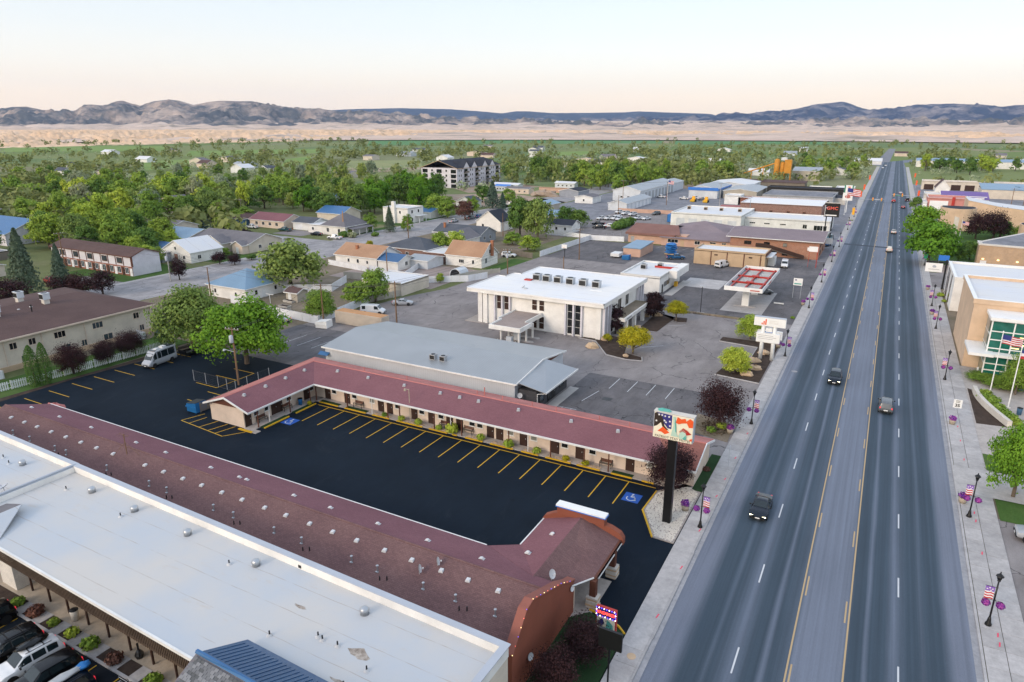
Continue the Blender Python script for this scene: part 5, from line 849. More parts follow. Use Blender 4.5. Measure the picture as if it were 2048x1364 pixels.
# orange batching plant
b = E('batching_plant', 'orange concrete batching plant with silos and a long sloping conveyor', 'plant', (-70,545,0))
for x, y, r_, h in ((-74.6,545,1.9,15),(-70.8,546,1.7,13)): MB().lathe((x, y,0), [(r_ * .4,2.2),(r_,4.5),(r_, h),(r_ * .5, h + 1)],14).build('silo', 'orange_steel', b, True)
MB().box(-69.2,543,6,-64.6,548,15.5).build('hopper', 'orange_steel', b); m = MB()
for x in (-69,-64.8):
    for y in (543.2,547.8): m.box(x - .2, y - .2,0, x + .2, y + .2,6)
m.build('frame', 'orange_steel', b); MB().tube((-74,545,13.5),(-106,540,2.0),.55,6).build('conveyor', 'orange_steel', b); m = MB()
for f in (.3,.55,.8): m.box(-74 - 32 * f - .25,545 - 5 * f - .25,0,-74 - 32 * f + .25,545 - 5 * f + .25,13.5 - 11.5 * f)
m.build('conveyor_leg', 'orange_steel', b); MB().box(-72,544.4,15,-68,546.4,17).build('top_house', 'metal_white', b)

# ------------------------------------------------------------------ cream apartments and the houses across the side street
b = E('cream_apartments', 'two-storey cream apartment block with a wide brown roof and rooftop coolers, left of the motel', 'apartments', (-125.6,52,0))
MB().box(-155,25,-.1,-125.6,81.3,5.5).build('wall', 'beige_wall', b); X0, X1, Y0, Y1 = -156,-125.0,20,82
r = MB().poly([(X1, Y0,5.6),(X1, Y1,5.6),(-140.4,76,7.6),(-140.4, Y0,7.6)]).poly([(X0, Y1,5.6),(X0, Y0,5.6),(-140.4, Y0,7.6),(-140.4,76,7.6)]).poly([(X1, Y1,5.6),(X0, Y1,5.6),(-140.4,76,7.6)]).build('roof', 'brown_shingle', b)
MB().box(X1 - .02, Y0,5.35, X1 + .1, Y1,5.62).build('gutter', 'cream_wall', r)
for y in (50.2,56.0,59.0,63.6,70.4,78.0): w = 2.0 if y in (50.2,63.6,70.4) else 1.2; win(b, 'E', y,3.5, w,1.2,-125.6, 'cream_wall', 'pane_dark' if y != 70.4 else 'pane_blue', 2 if w > 1.5 else 1)
for y, w in ((51.5,2.0),(57.4,1.2),(64.2,1.8),(67.5,1.0),(72.0,1.8),(78.8,1.0)): win(b, 'E', y,.9, w,1.2,-125.6, 'cream_wall', 'pane_blue', 1)
for y in (54.6,60.6,68,81): KIT.put('downpipe', 'adp', lambda: MB().box(-.05,-.05,0,.05,.05,5.4), 'cream_wall', b,(-125.5, y,0))
MB().box(-125.7,45,-.1,-125.4,81.3,.9).build('stone_plinth', 'rock_tan', b)
for x, y in ((-136.6,55.4),(-136.2,59.2),(-142.6,54.8),(-137.6,68.4),(-143.4,66.8),(-143.8,48)):
    z = 7.6 - 2.0 * abs(x + 140.4) / 15.2; MB().box(x - .5, y - .5, z - .2, x + .5, y + .5, z + .8).build('cooler_base', 'travertine', b); ac_unit(b, x, y, z + .8,1.25, 'metal_white')
for y in (48,60,63.5,65.6): vent_box(b,-137.4, y,7.15, 'slant')
MB().tube((-135,64.5,6.6),(-135,64.5,8.2),.12,6).build('vent_pipe', 'black_plastic', b)
for y0, y1, l in ((48.6,52.4, 'first'),(74.2,77.4, 'second')): post_fence('patio_screen', 'white vinyl patio screen in front of the %s cream apartment bay' % ('tree-side' if l == 'second' else 'arborvitae-side'), 'fence', [(-125.3, y0),(-122.6, y0),(-122.6, y1),(-125.3, y1)],1.3, 'white_vinyl', solid=True)
b = E('townhouse_row', 'long two-storey townhouse row with a brown roof and blank white end wall', 'townhouses', (-216,112,0)); MB().vprism([(112,-.1),(112,5.4),(116,7.0),(120.4,5.4),(120.4,-.1)], 'x', -216,-178.2).build('wall', 'lilac_white', b); gable_roof(b,-216,112,-178.2,120.4,5.4,1.6, 'x', 'brown_shingle', .4,.16, 'brown_trim'); MB().box(-216,111.9,-.1,-178.2,112,2.6).build('brick_storey', 'brick_red', b)
for i in range(11):
    x = -214 + i * 3.4
    if i % 2: win(b, 'S', x,3.3,2.2,1.5,111.9, 'brown_trim', 'pane_blue', 1)
    win(b, 'S', x - .6,.6,1.5,1.7,111.88, 'white_vinyl', 'pane_blue', 1); door(b, 'S', x + 1.2,.05,.95,2.1,111.88, 'brown_door' if i % 2 else 'white_vinyl')
    KIT.put('timber', 'timb', lambda: MB().box(-.1,-.08,2.7,.1,0,5.3), 'brown_trim', b,(x + 1.6,111.95,0))
MB().box(-178.2,111.9,2.6,-178.0,112.2,5.3).build('corner_board', 'brown_trim', b)
H = house
H('blue_roof_church', 'large white hall with a pale blue metal roof at the left edge', 'hall', -300,122,-262,142,4, 'gable', 'blue_roof', 'lilac_white', rise=4, wins=row('S', 4,34,5,1.2,1.6,1.4)); H('carport', 'dark open carport with a pale flat roof at the left edge', 'carport', -262,100,-236,110,2.6, 'flat', 'lot_far', 'weathered_wood', par=.05); H('brown_duplex', 'low brown-roofed house behind the tall blue spruce', 'house', -236,84,-210,96,3, 'gable', 'brown_shingle', 'beige_wall', rise=1.6, wins=row('S', 2,24,4,1,1.4,1.1))
H('white_hip_house', 'white cottage with a pale steel hip roof facing the fenced back yard', 'house', -141.5,107,-128.6,120,3.0, 'hip', 'paleblue_roof', 'bank_white', rise=3.2, oh=.5, wins=[('E', 3,1.0,.9,1.2),('E', 9,1.1,.9,1.1),('S', 2.4,1,.8,1.1),('S', 9.5,1.0,.7,.9)], doors=[('E', 5.2,.95,2.1)])
H('white_cottage', 'little white gabled cottage with a brick-arched porch across the side street', 'house', -193,131.5,-180,143,3.2, 'gable', 'plain_membrane', 'bank_white', rise=3.2, axis='y', oh=.3, wins=[('S', 2.6,1,1.8,1.3),('E', 3,1,1.2,1.2),('S', 10,1,1.2,1.2),('S', 6.5,3.6,.8,1)], doors=[('S', 6.4,1.4,2.3, 'brick_orange')]); H('porch_wing', 'small blue-grey porch wing in front of the white cottage', 'porch', -194,128.4,-189,131.3,2.6, 'flat', 'plain_membrane', 'grey_siding', par=.1, wins=[('S', 2.5,.9,2,1.2)])
H('grey_ranch', 'cream ranch house with a wide grey shingle roof on the street corner', 'house', -205,152,-178.6,166,3.0, 'gable', 'grey_shingle', 'beige_wall', rise=2.4, oh=.5, wins=[('S', 3.5,1,1.4,1.2),('S', 8.5,1,1.2,1.2),('S', 15,1,1.2,1.2),('E', 4.5,1,1.2,1.2),('E', 9,1,1.4,1.2),('S', 21,1,1.6,1.2)]); H('ranch_gable', 'projecting cream gable with grey shingles on the front of the corner ranch', 'house wing', -196,148.5,-187,152.5,3.0, 'gable', 'grey_shingle', 'beige_wall', rise=2.2, axis='y', wins=[('S', 2.6,1,1.1,1.2),('S', 6.4,1,1.1,1.2)]); H('ranch_porch', 'small gabled porch on the street end of the corner ranch', 'porch', -183.5,149.5,-178.8,152.2,2.8, 'gable', 'grey_shingle', 'cream_wall', rise=1.2, axis='y', doors=[('S', 2.4,1.0,2.1)])
H('blue_steel_house', 'house with a pale blue steel roof behind the white cottage', 'house', -222,150,-206,164,3, 'gable', 'paleblue_roof', 'beige_wall', rise=2.2); H('tan_block_house', 'tan house with a grey gable roof among the trees left of the corner ranch', 'house', -243,158,-226,170,4, 'gable', 'grey_shingle', 'beige_wall', rise=2, wins=row('S', 2,14,3,2,1.2,1.0)); H('teal_roof_shed', 'small shed with a bright teal-blue roof beside the white cottage', 'shed', -205,134,-196,142,2.6, 'gable', 'blue_roof_x', 'beige_wall', rise=1.4); H('yellow_gable', 'cream gabled house half hidden in the wood', 'house', -300,205,-288,216,5, 'gable', 'grey_shingle', 'cream_wall', rise=3, axis='y')
H('tan_roof_house', 'cream bungalow with a tan roof and orange chimney facing the side street', 'house', -142,152,-126.5,163,3.0, 'gable', 'tan_shingle', 'bank_white', rise=2.6, wins=[('S', 5,1,.8,1.1),('S', 8.5,1,.9,1.2),('S', 12,1,.7,1.0)], chim=(-136,155,5.6, 'brick_orange')); H('blue_roof_wing', 'blue-roofed white rear wing of the tan bungalow', 'house wing', -126,152,-119,160,2.6, 'gable', 'blue_roof_x', 'bank_white', rise=1.4, wins=[('E', 4,1,1.2,1.2)])
H('brick_house', 'red brick house with a slate-grey hip roof and white flat extension', 'house', -137,168.5,-121,182,3.2, 'hip', 'slate_shingle', 'brick_hall', rise=2.6, wins=[('S', 4,1,1.2,1.2),('S', 9,1,1.2,1.2),('E', 4,1,1,1.2)]); H('brick_extension', 'flat white-roofed brick extension on the slate-roofed house', 'house wing', -121,167,-113.5,178,2.9, 'flat', 'plain_membrane', 'brick_hall', par=.15, wins=[('S', 3,1,1,1.2),('E', 3,1,1,1.2)])
H('steep_tan_house', 'white storey-and-a-half house with a steep tan roof and end chimney', 'house', -112.5,166.6,-100.2,176,3.2, 'gable', 'tan_shingle', 'bank_white', rise=3.4, oh=.3, wins=[('S', 5.5,1,1.8,1.1, 'pane_dark', 2),('S', 9.5,1,.8,1.2),('E', 2.6,1,1.2,1.6, 'pane_blue'),('E', 4.8,3.6,.9,1.2)], chim=(-99.7,172,7.4, 'brick_orange')); H('white_lean_to', 'low pale metal shed beside the gravel yard', 'shed', -120,158,-113,166,2.4, 'gable', 'metal_roof_y', 'metal_white', rise=.8)
H('tan_flat_shed', 'tan flat-roofed storage building with a white roof at the edge of the bank parking', 'shed', -112,128.5,-99.9,140,3.0, 'flat', 'plain_membrane', 'beige_wall', par=.06, cap='sign_white'); H('garden_shed', 'small brown garden shed with a white door in the fenced yard', 'shed', -121,112,-117.4,115.4,2.3, 'gable', 'brown_shingle', 'metal_tan', rise=.7, doors=[('S', 1.2,.9,1.9)])
H('grey_long_house', 'grey-blue house with a dark grey gable roof beside the side street', 'house', -142,203,-122.5,214,3, 'gable', 'slate_shingle', 'grey_siding', rise=2.2, wins=[('S', 12,1,1.0,1.2),('E', 3,1,1.2,1.2),('E', 7,1,1.2,1.2)], chim=(-139,206,6, 'brick_orange')); H('white_front_gable', 'white house with a pale gable, in front of the grey-blue house', 'house', -131,192,-122,202,3, 'gable', 'grey_shingle', 'bank_white', rise=2.6, axis='y', wins=[('S', 3,1,1,1.3),('S', 6,1,1,1.3)]); H('dark_gable_house', 'tall white gabled house with a near-black roof beside the side street', 'house', -141,231,-130,241,3.6, 'gable', 'dark_roof', 'bank_white', rise=4, axis='y', oh=.3, wins=[('S', 3,1.2,1,1.4)])
H('white_bungalow', 'white bungalow with a dark low roof by the conifers', 'house', -117,240,-104,248,3, 'gable', 'dark_roof', 'white_paint', rise=1.6, wins=row('S', 1,12,3,1,1,1.2), doors=[('S', 2.2,.9,2)]); H('blue_small_roof', 'small blue-roofed cottage behind the white bungalow', 'house', -130,262,-120,272,3, 'gable', 'paleblue_roof', 'beige_wall', rise=2)
H('porch_hip_house', 'white house with a steep grey hip roof and columned corner porch', 'house', -187,194,-175.5,207,3.4, 'hip', 'grey_shingle', 'bank_white', rise=4.2, oh=.5, wins=[('S', 3,1,1.2,1.6),('S', 8.5,1,1.2,1.6)]); o = E('porch', 'columned grey-roofed porch on the steep hip-roofed house', 'porch', (-175.3,197,0)); MB().slab([(-175.3,195,3.0),(-172.6,195,2.5),(-172.6,207,2.5),(-175.3,207,3.0)],.15).build('roof', 'grey_shingle', o)
for y in (195.4,199,203,206.6): KIT.put('column', 'porchc', lambda: MB().box(-.12,-.12,0,.12,.12,2.4), 'white_paint', o,(-172.9, y,0))
H('white_annex', 'flat white annex joined to the left of the hip-roofed house', 'house wing', -195,195,-187.2,203,3, 'flat', 'plain_membrane', 'bank_white', par=.1, wins=[('S', 2.5,1,1,1.2)]); H('white_garage', 'white gabled double garage with a grey-blue roof', 'garage', -206,198,-195.5,207,2.9, 'gable', 'slate_shingle', 'white_paint', rise=1.6, axis='x', doors=[('S', 3,3.4,2.3, 'white_vinyl')]); H('pink_house', 'cream house with a maroon shingle roof beside the garage', 'house', -228,196,-209,207,3, 'gable', 'motel_shingle', 'cream_wall', rise=2.2, wins=row('S', 2,17,4,1,1.4,1.3)); H('blue_house', 'dark blue house with a brown hip roof behind a parked pickup', 'house', -241,194,-229.5,206,3, 'hip', 'brown_shingle', 'blue_wall', rise=1.8, wins=row('S', 1,11,3,.9,1,1.3)); H('blue_roof_back_house', 'cream gabled house with a blue roof behind the garage row', 'house', -218,224,-204,236,3.2, 'gable', 'blue_roof', 'beige_wall', rise=2.4)
b = H('white_tower_house', 'two-storey white flat-roofed house with a tall square chimney', 'house', -188,232,-175,243,6.2, 'flat', 'plain_membrane', 'bank_white', par=.2, wins=[('S', 5,4,1,1.2),('S', 9,4,1,1.2),('E', 3,4,1.1,1.4),('E', 7.5,4,1.1,1.4),('E', 3,.8,1.1,1.4)]); MB().box(-182.5,230.8,-.1,-181,232,9).build('chimney', 'bank_white', b); MB().box(-175,237,2.7,-172.8,243,2.95).build('porch_roof', 'white_paint', b)
for y in (237.6,242.4): KIT.put('column', 'porchc', None, None, b,(-173.2, y,0))
H('blue_carport_house', 'low house with a blue metal roof under trees beside the white tower house', 'house', -190,250,-176,262,2.8, 'gable', 'blue_roof', 'bank_white', rise=1.4); H('white_small_house', 'small white house behind the twin spruces', 'house', -190,292,-180,300,3.2, 'gable', 'slate_shingle', 'white_paint', rise=2.2, axis='y'); H('quonset_grey', 'grey metal shed roof beyond the spruces', 'shed', -152,300,-142,312,3, 'gable', 'paleblue_roof', 'metal_tan', rise=1.4, axis='y'); H('quonset_blue', 'shed with a vivid blue roof deep among the trees', 'shed', -262,268,-250,278,3.4, 'gable', 'sign_blue', 'metal_white', rise=2, axis='x'); H('grey_roof_pair', 'grey roof between the trees behind the vivid blue shed', 'shed', -250,256,-236,266,3, 'gable', 'paleblue_roof', 'metal_white', rise=1.2)
H('site_office', 'white site building with a grey roof beside the unfinished apartments', 'building', -262,330,-250,342,4, 'gable', 'metal_roof_y', 'white_paint', rise=2, axis='y'); H('mobile_home', 'white mobile home with a flat-topped gable by the depot fence', 'mobile home', -146,340,-136,352,3.2, 'gable', 'grey_shingle', 'white_paint', rise=1, axis='y', wins=[('S', 5,1,1,1.2)]); H('dark_mobile_home', 'blue-grey mobile home with a dark roof among the trees', 'mobile home', -168,368,-156,384,3.2, 'gable', 'dark_roof', 'grey_siding', rise=1.2, axis='y')
for i,(x, y, w, d, rm, wm, l) in enumerate([(-226,392,18,7, 'plain_membrane', 'metal_white', 'long white mobile home right of the unfinished apartments'),(-205,370,16,7, 'grey_shingle', 'cream_wall', 'cream mobile home with a grey roof near the dirt mound'),(-218,380,10,6, 'sign_blue', 'metal_white', 'mobile home with a blue awning behind the cream one'),(-195,420,14,6, 'plain_membrane', 'metal_white', 'pale mobile home deep behind the dirt mound')]): H('mobile_home', l, 'mobile home', x, y, x + w, y + d,3, 'gable', rm, wm, rise=.9, wins=row('S', 1, w - 1,4,1,1.2,1))
# unfinished apartment block
b = E('unfinished_apartments', 'four-storey white apartment block under construction with open balconies and dark gabled roof', 'apartments', (-275,380,0)); MB().box(-276,383,-.1,-248,440,12.6).build('wall', 'lilac_white', b)
for gx0, gx1, gy0, gy1, ax in ((-276,-248,383,440, 'y'),): gable_roof(b, gx0, gy0, gx1, gy1,12.6,4.6, ax, 'dark_roof', .6,.2, 'tan_wall')
for y in (394,404,418,428): MB().vprism([(y - 4,12.4),(y,16.4),(y + 4,12.4)], 'x', -250,-247.4).build('dormer_gable', 'lilac_white', b); 
for y in (394,404,418,428): MB().slab([(-247.2, y - 4.4,12.3),(-247.2, y,16.7),(-258, y,16.7),(-258, y - 4.4,12.3)],.2).slab([(-247.2, y + 4.4,12.3),(-247.2, y,16.7),(-258, y,16.7),(-258, y + 4.4,12.3)],.2).build('dormer_roof', 'dark_roof', b)
for k in range(4):
    for i in range(8):
        y = 387 + i * 7
        if i % 2: KIT.put('balcony_opening', 'bopen', lambda: MB().box(0,-2,.2,.1,2,2.5), 'pane_dark', b,(-247.98, y, k * 3.1)); KIT.put('balcony_slab', 'bslab', lambda: MB().box(0,-2.4,0,1.4,2.4,.25).box(1.3,-2.4,.25,1.38,2.4,1.1), 'weathered_wood', b,(-248, y, k * 3.1 + .1))
        else: win(b, 'E', y - 1.2, k * 3.1 + .9,1.1,1.5,-248, 'white_paint', 'pane_dark', 0,0, False); win(b, 'E', y + 1.2, k * 3.1 + .9,1.1,1.5,-248, 'white_paint', 'pane_dark', 0,0, False)
    for i in range(5):
        x = -273 + i * 5.6; win(b, 'S', x, k * 3.1 + .9,1.4,1.5,383, 'white_paint', 'pane_dark', 0,0, False) if i % 2 else KIT.put('balcony_opening', 'bopenS', lambda: MB().box(-2,-.1,.2,2,0,2.5), 'pane_dark', b,(x,382.98, k * 3.1))
sc_ = E('scaffolding', 'grey scaffold frames along the front of the unfinished apartments', 'scaffold', (-246,383,0)); m = MB()
for i in range(15):
    for x in (-246.4,-245.4): m.tube((x,384 + i * 4,0),(x,384 + i * 4,7.2 if i % 3 else 4.8),.07,4)
for k in (2.2,4.4,6.6): m.tube((-245.9,384, k),(-245.9,440, k),.08,4)
m.build('frame', 'galvanised', sc_); sheet('site_yard', 'dirt', [(-248,380),(-248,446),(-205,420),(-225,360)],.04)
T(MB().rock((-176,366,0),9,7,3.2, random.Random(5),14,8).build('dirt_mound', 'dirt'), 'heap of bare dirt on the cleared lot behind the spruces', 'mound'); H('cream_screen_wall', 'pinkish block wall on the cleared lot behind the dirt heap', 'wall', -190,386,-170,387,3, 'flat', 'pink_wall', 'pink_wall', par=.05, cap='pink_wall')

# ------------------------------------------------------------------ right-hand side of the street
b = E('civic_building', 'tan civic building with a green-glazed lobby front and white canopy beside the flagpoles', 'civic building', (17,134,0))
MB().box(15.3,134.2,-.1,59.9,155.9,11.2).build('wall', 'civic_tan', b); flat_roof(b,15.1,134,60,156,11.4, 'plain_membrane', .5, 'sign_white', 'civic_tan', .5)
lb = MB().box(17.6,128.6,0,60,134.1,9.9).build('lobby_glass', 'pane_teal', b); m = MB()
for z in (0,1.5,2.6,5.2,6.6,8.0,9.7): m.box(17.5,128.5, z,60,128.62, z + .16)
for x in (17.6,20.6,23.6,26.6,29.6,32.6): m.box(x - .09,128.48,0, x + .09,128.64,9.9)
for z in (0,2.6,5.2,7.4,9.7): m.box(17.48,128.66, z,17.62,134.1, z + .12)
m.build('mullion', 'sign_white', b); MB().box(17.2,128,9.9,60,134.1,10.4).build('lobby_roof', 'sign_white', b); MB().box(15.0,126.4,4.3,18.4,134.0,4.75).box(18.4,126.8,4.3,60,128.4,4.73).build('entrance_canopy', 'sign_white', b); MB().box(17.5,130.4,5.4,17.57,133.8,9.5).build('side_glazing', 'pane_curtain', b)
for x, z in ((22,7.4),(22,6.2),(25,5.6),(21.2,5.6)): MB().box(x - .5,128.42, z, x + .5,128.5, z + .12).build('lobby_lamp', 'bulb_warm', b)
b = E('white_modern_wing', 'white stucco modern building with a recessed slit and two dark windows', 'office', (16,160,0)); MB().box(15.6,176,-.1,59.9,197,7.0).build('wall', 'bank_white', b); flat_roof(b,15.5,175.9,60,197.1,7.2, 'plain_membrane', .4, 'sign_white', 'bank_white', .5); MB().box(21,156,-.1,60,176,6.6).build('link', 'brown_trim', b); MB().box(20.9,156.2,6.6,60,175.8,6.8).build('link_roof', 'plain_membrane', b)
for z in (1.4,4.4): win(b, 'S', 18.4, z,1.7,1.6,176, 'white_paint', 'pane_dark', 1,0, False)
MB().box(15.5,182,.5,15.62,184,6.8).box(15.5,189,.5,15.62,194,6.8).build('slit_window', 'pane_brown', b); MB().box(17.0,158,3.0,21,163,3.3).build('side_canopy', 'sign_white', b); MB().box(17.2,158.2,0,17.5,158.6,3.0).build('canopy_post', 'civic_tan', b)
b = E('brick_conference_hall', 'big tan brick hall with a wide flat roof and glowing wall lamps', 'hall', (26,236,0)); MB().prism([(25.2,236),(70,229),(70,262),(40,268),(25.2,240)],-.1,6.6).build('wall', 'brick_tan', b); MB().prism([(25.0,235.8),(70,228.8),(70,262),(40,268.3),(25.0,240)],6.6,7.0).build('parapet', 'travertine', b); MB().prism([(26,237),(69,230.4),(69,261),(40.5,267),(26,239.6)],7.0,7.03).build('roof', 'lot_far', b)
for x in (26.6,30.2,34.6): MB().box(x - .25,235.75 - (x - 25.2) * .156 - .12,2.6, x + .25,235.8 - (x - 25.2) * .156,2.9).build('wall_lamp', 'bulb_warm', b)
door(b, 'S', 26.8,.05,1.4,2.2,235.6, 'white_paint', False)
b = E('round_civic_hall', 'tan civic hall with a curved drum end and low sweeping walls', 'hall', (26,320,0)); cx, cy = 25.4,326; pts = [(cx + 6.2 * math.cos(R(a)), cy + 5.2 * math.sin(R(a)) * 1.6) for a in range(150,391,15)]
MB().prism(pts,-.1,8.4).build('drum', 'civic_tan', b); MB().prism([(cx + (x - cx) * .93, cy + (y - cy) * .93) for x, y in pts],8.4,8.45).build('drum_roof', 'dark_roof', b); MB().vprism([(29,-.1),(90,-.1),(90,5.5),(60,6.4),(40,8.4),(29,10.4)], 'y', 334,352).build('hall_wall', 'civic_tan', b); MB().slab([(29,333.8,10.5),(40,333.8,8.5),(40,352,8.5),(29,352,10.5)],.1).slab([(40,333.8,8.5),(60,333.8,6.5),(60,352,6.5),(40,352,8.5)],.1).build('hall_roof', 'plain_membrane', b)
b = E('round_annex', 'tan curved annex with a white lettered panel at the right edge', 'hall', (46,300,0)); pts = [(48 + 6 * math.cos(R(a)),296 + 7 * math.sin(R(a))) for a in range(0,360,20)]; MB().prism(pts,-.1,6.5).build('drum', 'civic_tan', b); MB().prism([(48 + (x - 48) * .92,296 + (y - 296) * .92) for x, y in pts],6.5,6.55).build('drum_roof', 'dark_roof', b); MB().box(45.4,288.6,2.4,52,289.4,5.4).build('panel', 'sign_white', b)
o = E('sign_pylon', 'slender leaning tan stone pylon among the civic trees', 'pylon', (22.6,289,0)); MB().slab([(21.9,288.6,8.6),(23.3,288.6,8.2),(23.3,289.4,8.2),(21.9,289.4,8.6)],8.6).build('shaft', 'travertine', o)
H('pergola_hall', 'low white pergola roof beneath the civic trees', 'pergola', 28,262,44,270,3.2, 'flat', 'plain_membrane', 'travertine', par=.05)
for nm, lb, x0, y0, x1, y1, h, rf, rm, wm, ri, ax in [('salmon_shop', 'pink shopfront with white panels just past the traffic lights on the right', 17,388,34,404,6, 'flat', 'salmon_wall', 'salmon_wall', 1, 'x'),('white_panel_shop', 'white and pink low shop beside the pink shopfront', 15.2,386,17,403,4, 'flat', 'plain_membrane', 'sign_white', 1, 'x'),('purple_shop', 'shop with a broad purple sign roof on the right of the far street', 24,412,44,424,4.2, 'shed', 'purple_wall', 'white_paint', 2.6, 'x'),('teal_shop', 'small tan shop with a teal fascia left of the purple sign roof', 16.5,416,23.6,430,5.5, 'flat', 'plain_membrane', 'travertine', 1, 'x'),('white_chapel', 'little white steep-gabled chapel-like shop', 23.5,470,30.5,484,5, 'gable', 'brown_shingle', 'bank_white', 4.5, 'y'),('storage_row', 'long tan storage row with dark doors on the right', 18,520,120,530,5.2, 'flat', 'plain_membrane', 'beige_wall', 1, 'x'),('blue_roof_shop', 'tan shop with a long blue-grey metal roof on the right', 46,470,84,490,5, 'shed', 'paleblue_roof', 'beige_wall', 2.0, 'x'),('white_end_shop', 'white box shop right of the blue-grey roof', 86,500,104,516,6, 'flat', 'plain_membrane', 'bank_white', 1, 'x'),('red_brick_store', 'low red brick store with a teal sign at the right edge', 130,700,180,730,6.5, 'flat', 'plain_membrane', 'brick_red', 1, 'x'),('long_white_store', 'long white strip store behind the right-hand trees', 20,800,140,830,6, 'gable', 'paleblue_roof', 'bank_white', 2, 'x'),('white_block', 'square white block at the far right', 150,860,180,890,9, 'flat', 'plain_membrane', 'sign_white', 1, 'x'),('food_trailer', 'white and blue trailer shop behind the round hall', 60,384,76,394,4.0, 'flat', 'sign_blue', 'metal_white', 1, 'x')]:
    bb = H(nm, lb, 'shop', x0, y0, x1, y1, h, rf, rm, wm, rise=ri, axis=ax, oh=.3, par=.4)
    if nm == 'purple_shop': MB().box(26,411.4,4.4,42,411.6,5.0).box(25,411.38,5.4,43,411.6,5.7).build('sign_text_band', 'sign_white', bb)
    if nm == 'storage_row': [KIT.put('door', 'srd', lambda: MB().box(-2.6,-.08,0,2.6,0,3.4), 'brown_door', bb,(22 + i * 7.4,519.98,0)) for i in range(13)]
    if nm == 'salmon_shop': MB().box(18,387.8,.4,25.6,388,5).build('sign_panel', 'sign_white', bb); MB().box(27,387.4,0,28.2,388,7).build('pier', 'red_paint', bb)
    if nm == 'red_brick_store': MB().box(140,699.6,6.6,152,700,8.4).build('sign_panel', 'teal_print', bb)
rb = random.Random(11)
def far_label(x, y):
    a = math.degrees(math.atan2(x, y)); d = math.hypot(x, y); return ('nearer, ' if d < 780 else 'halfway out, ' if d < 1000 else 'farthest out, ') + ('below the leftmost hills' if a < -56 else 'above the left-hand wood' if a < -46 else 'left of the unfinished apartments' if a < -35 else 'above the bank' if a < -24 else 'beyond the depot sheds' if a < -12 else 'beside the far street' if a < 0 else 'above the round hall')
for i in range(46):                                # far roofs scattered over the valley floor
    a = rb.uniform(R(-66), R(9)); d = rb.uniform(560,1250); x, y = math.sin(a) * d, math.cos(a) * d
    if abs(x) < 26 and y < 1000: continue
    w = rb.uniform(9,26); dd = rb.uniform(8,14); rm, wm = rb.choice([('plain_membrane', 'white_paint'),('grey_shingle', 'beige_wall'),('metal_roof_y', 'metal_white'),('slate_shingle', 'white_paint'),('brown_shingle', 'cream_wall')])
    H('farmhouse' if w < 17 else 'barn', ('small farmhouse on the valley floor, ' if w < 17 else 'long barn on the valley floor, ') + far_label(x, y), 'house' if w < 17 else 'barn', x, y, x + w, y + dd, rb.uniform(3,5), 'gable', rm, wm, rise=rb.uniform(1.5,3), axis=rb.choice('xy'), group='far farmhouses' if w < 17 else 'far barns')
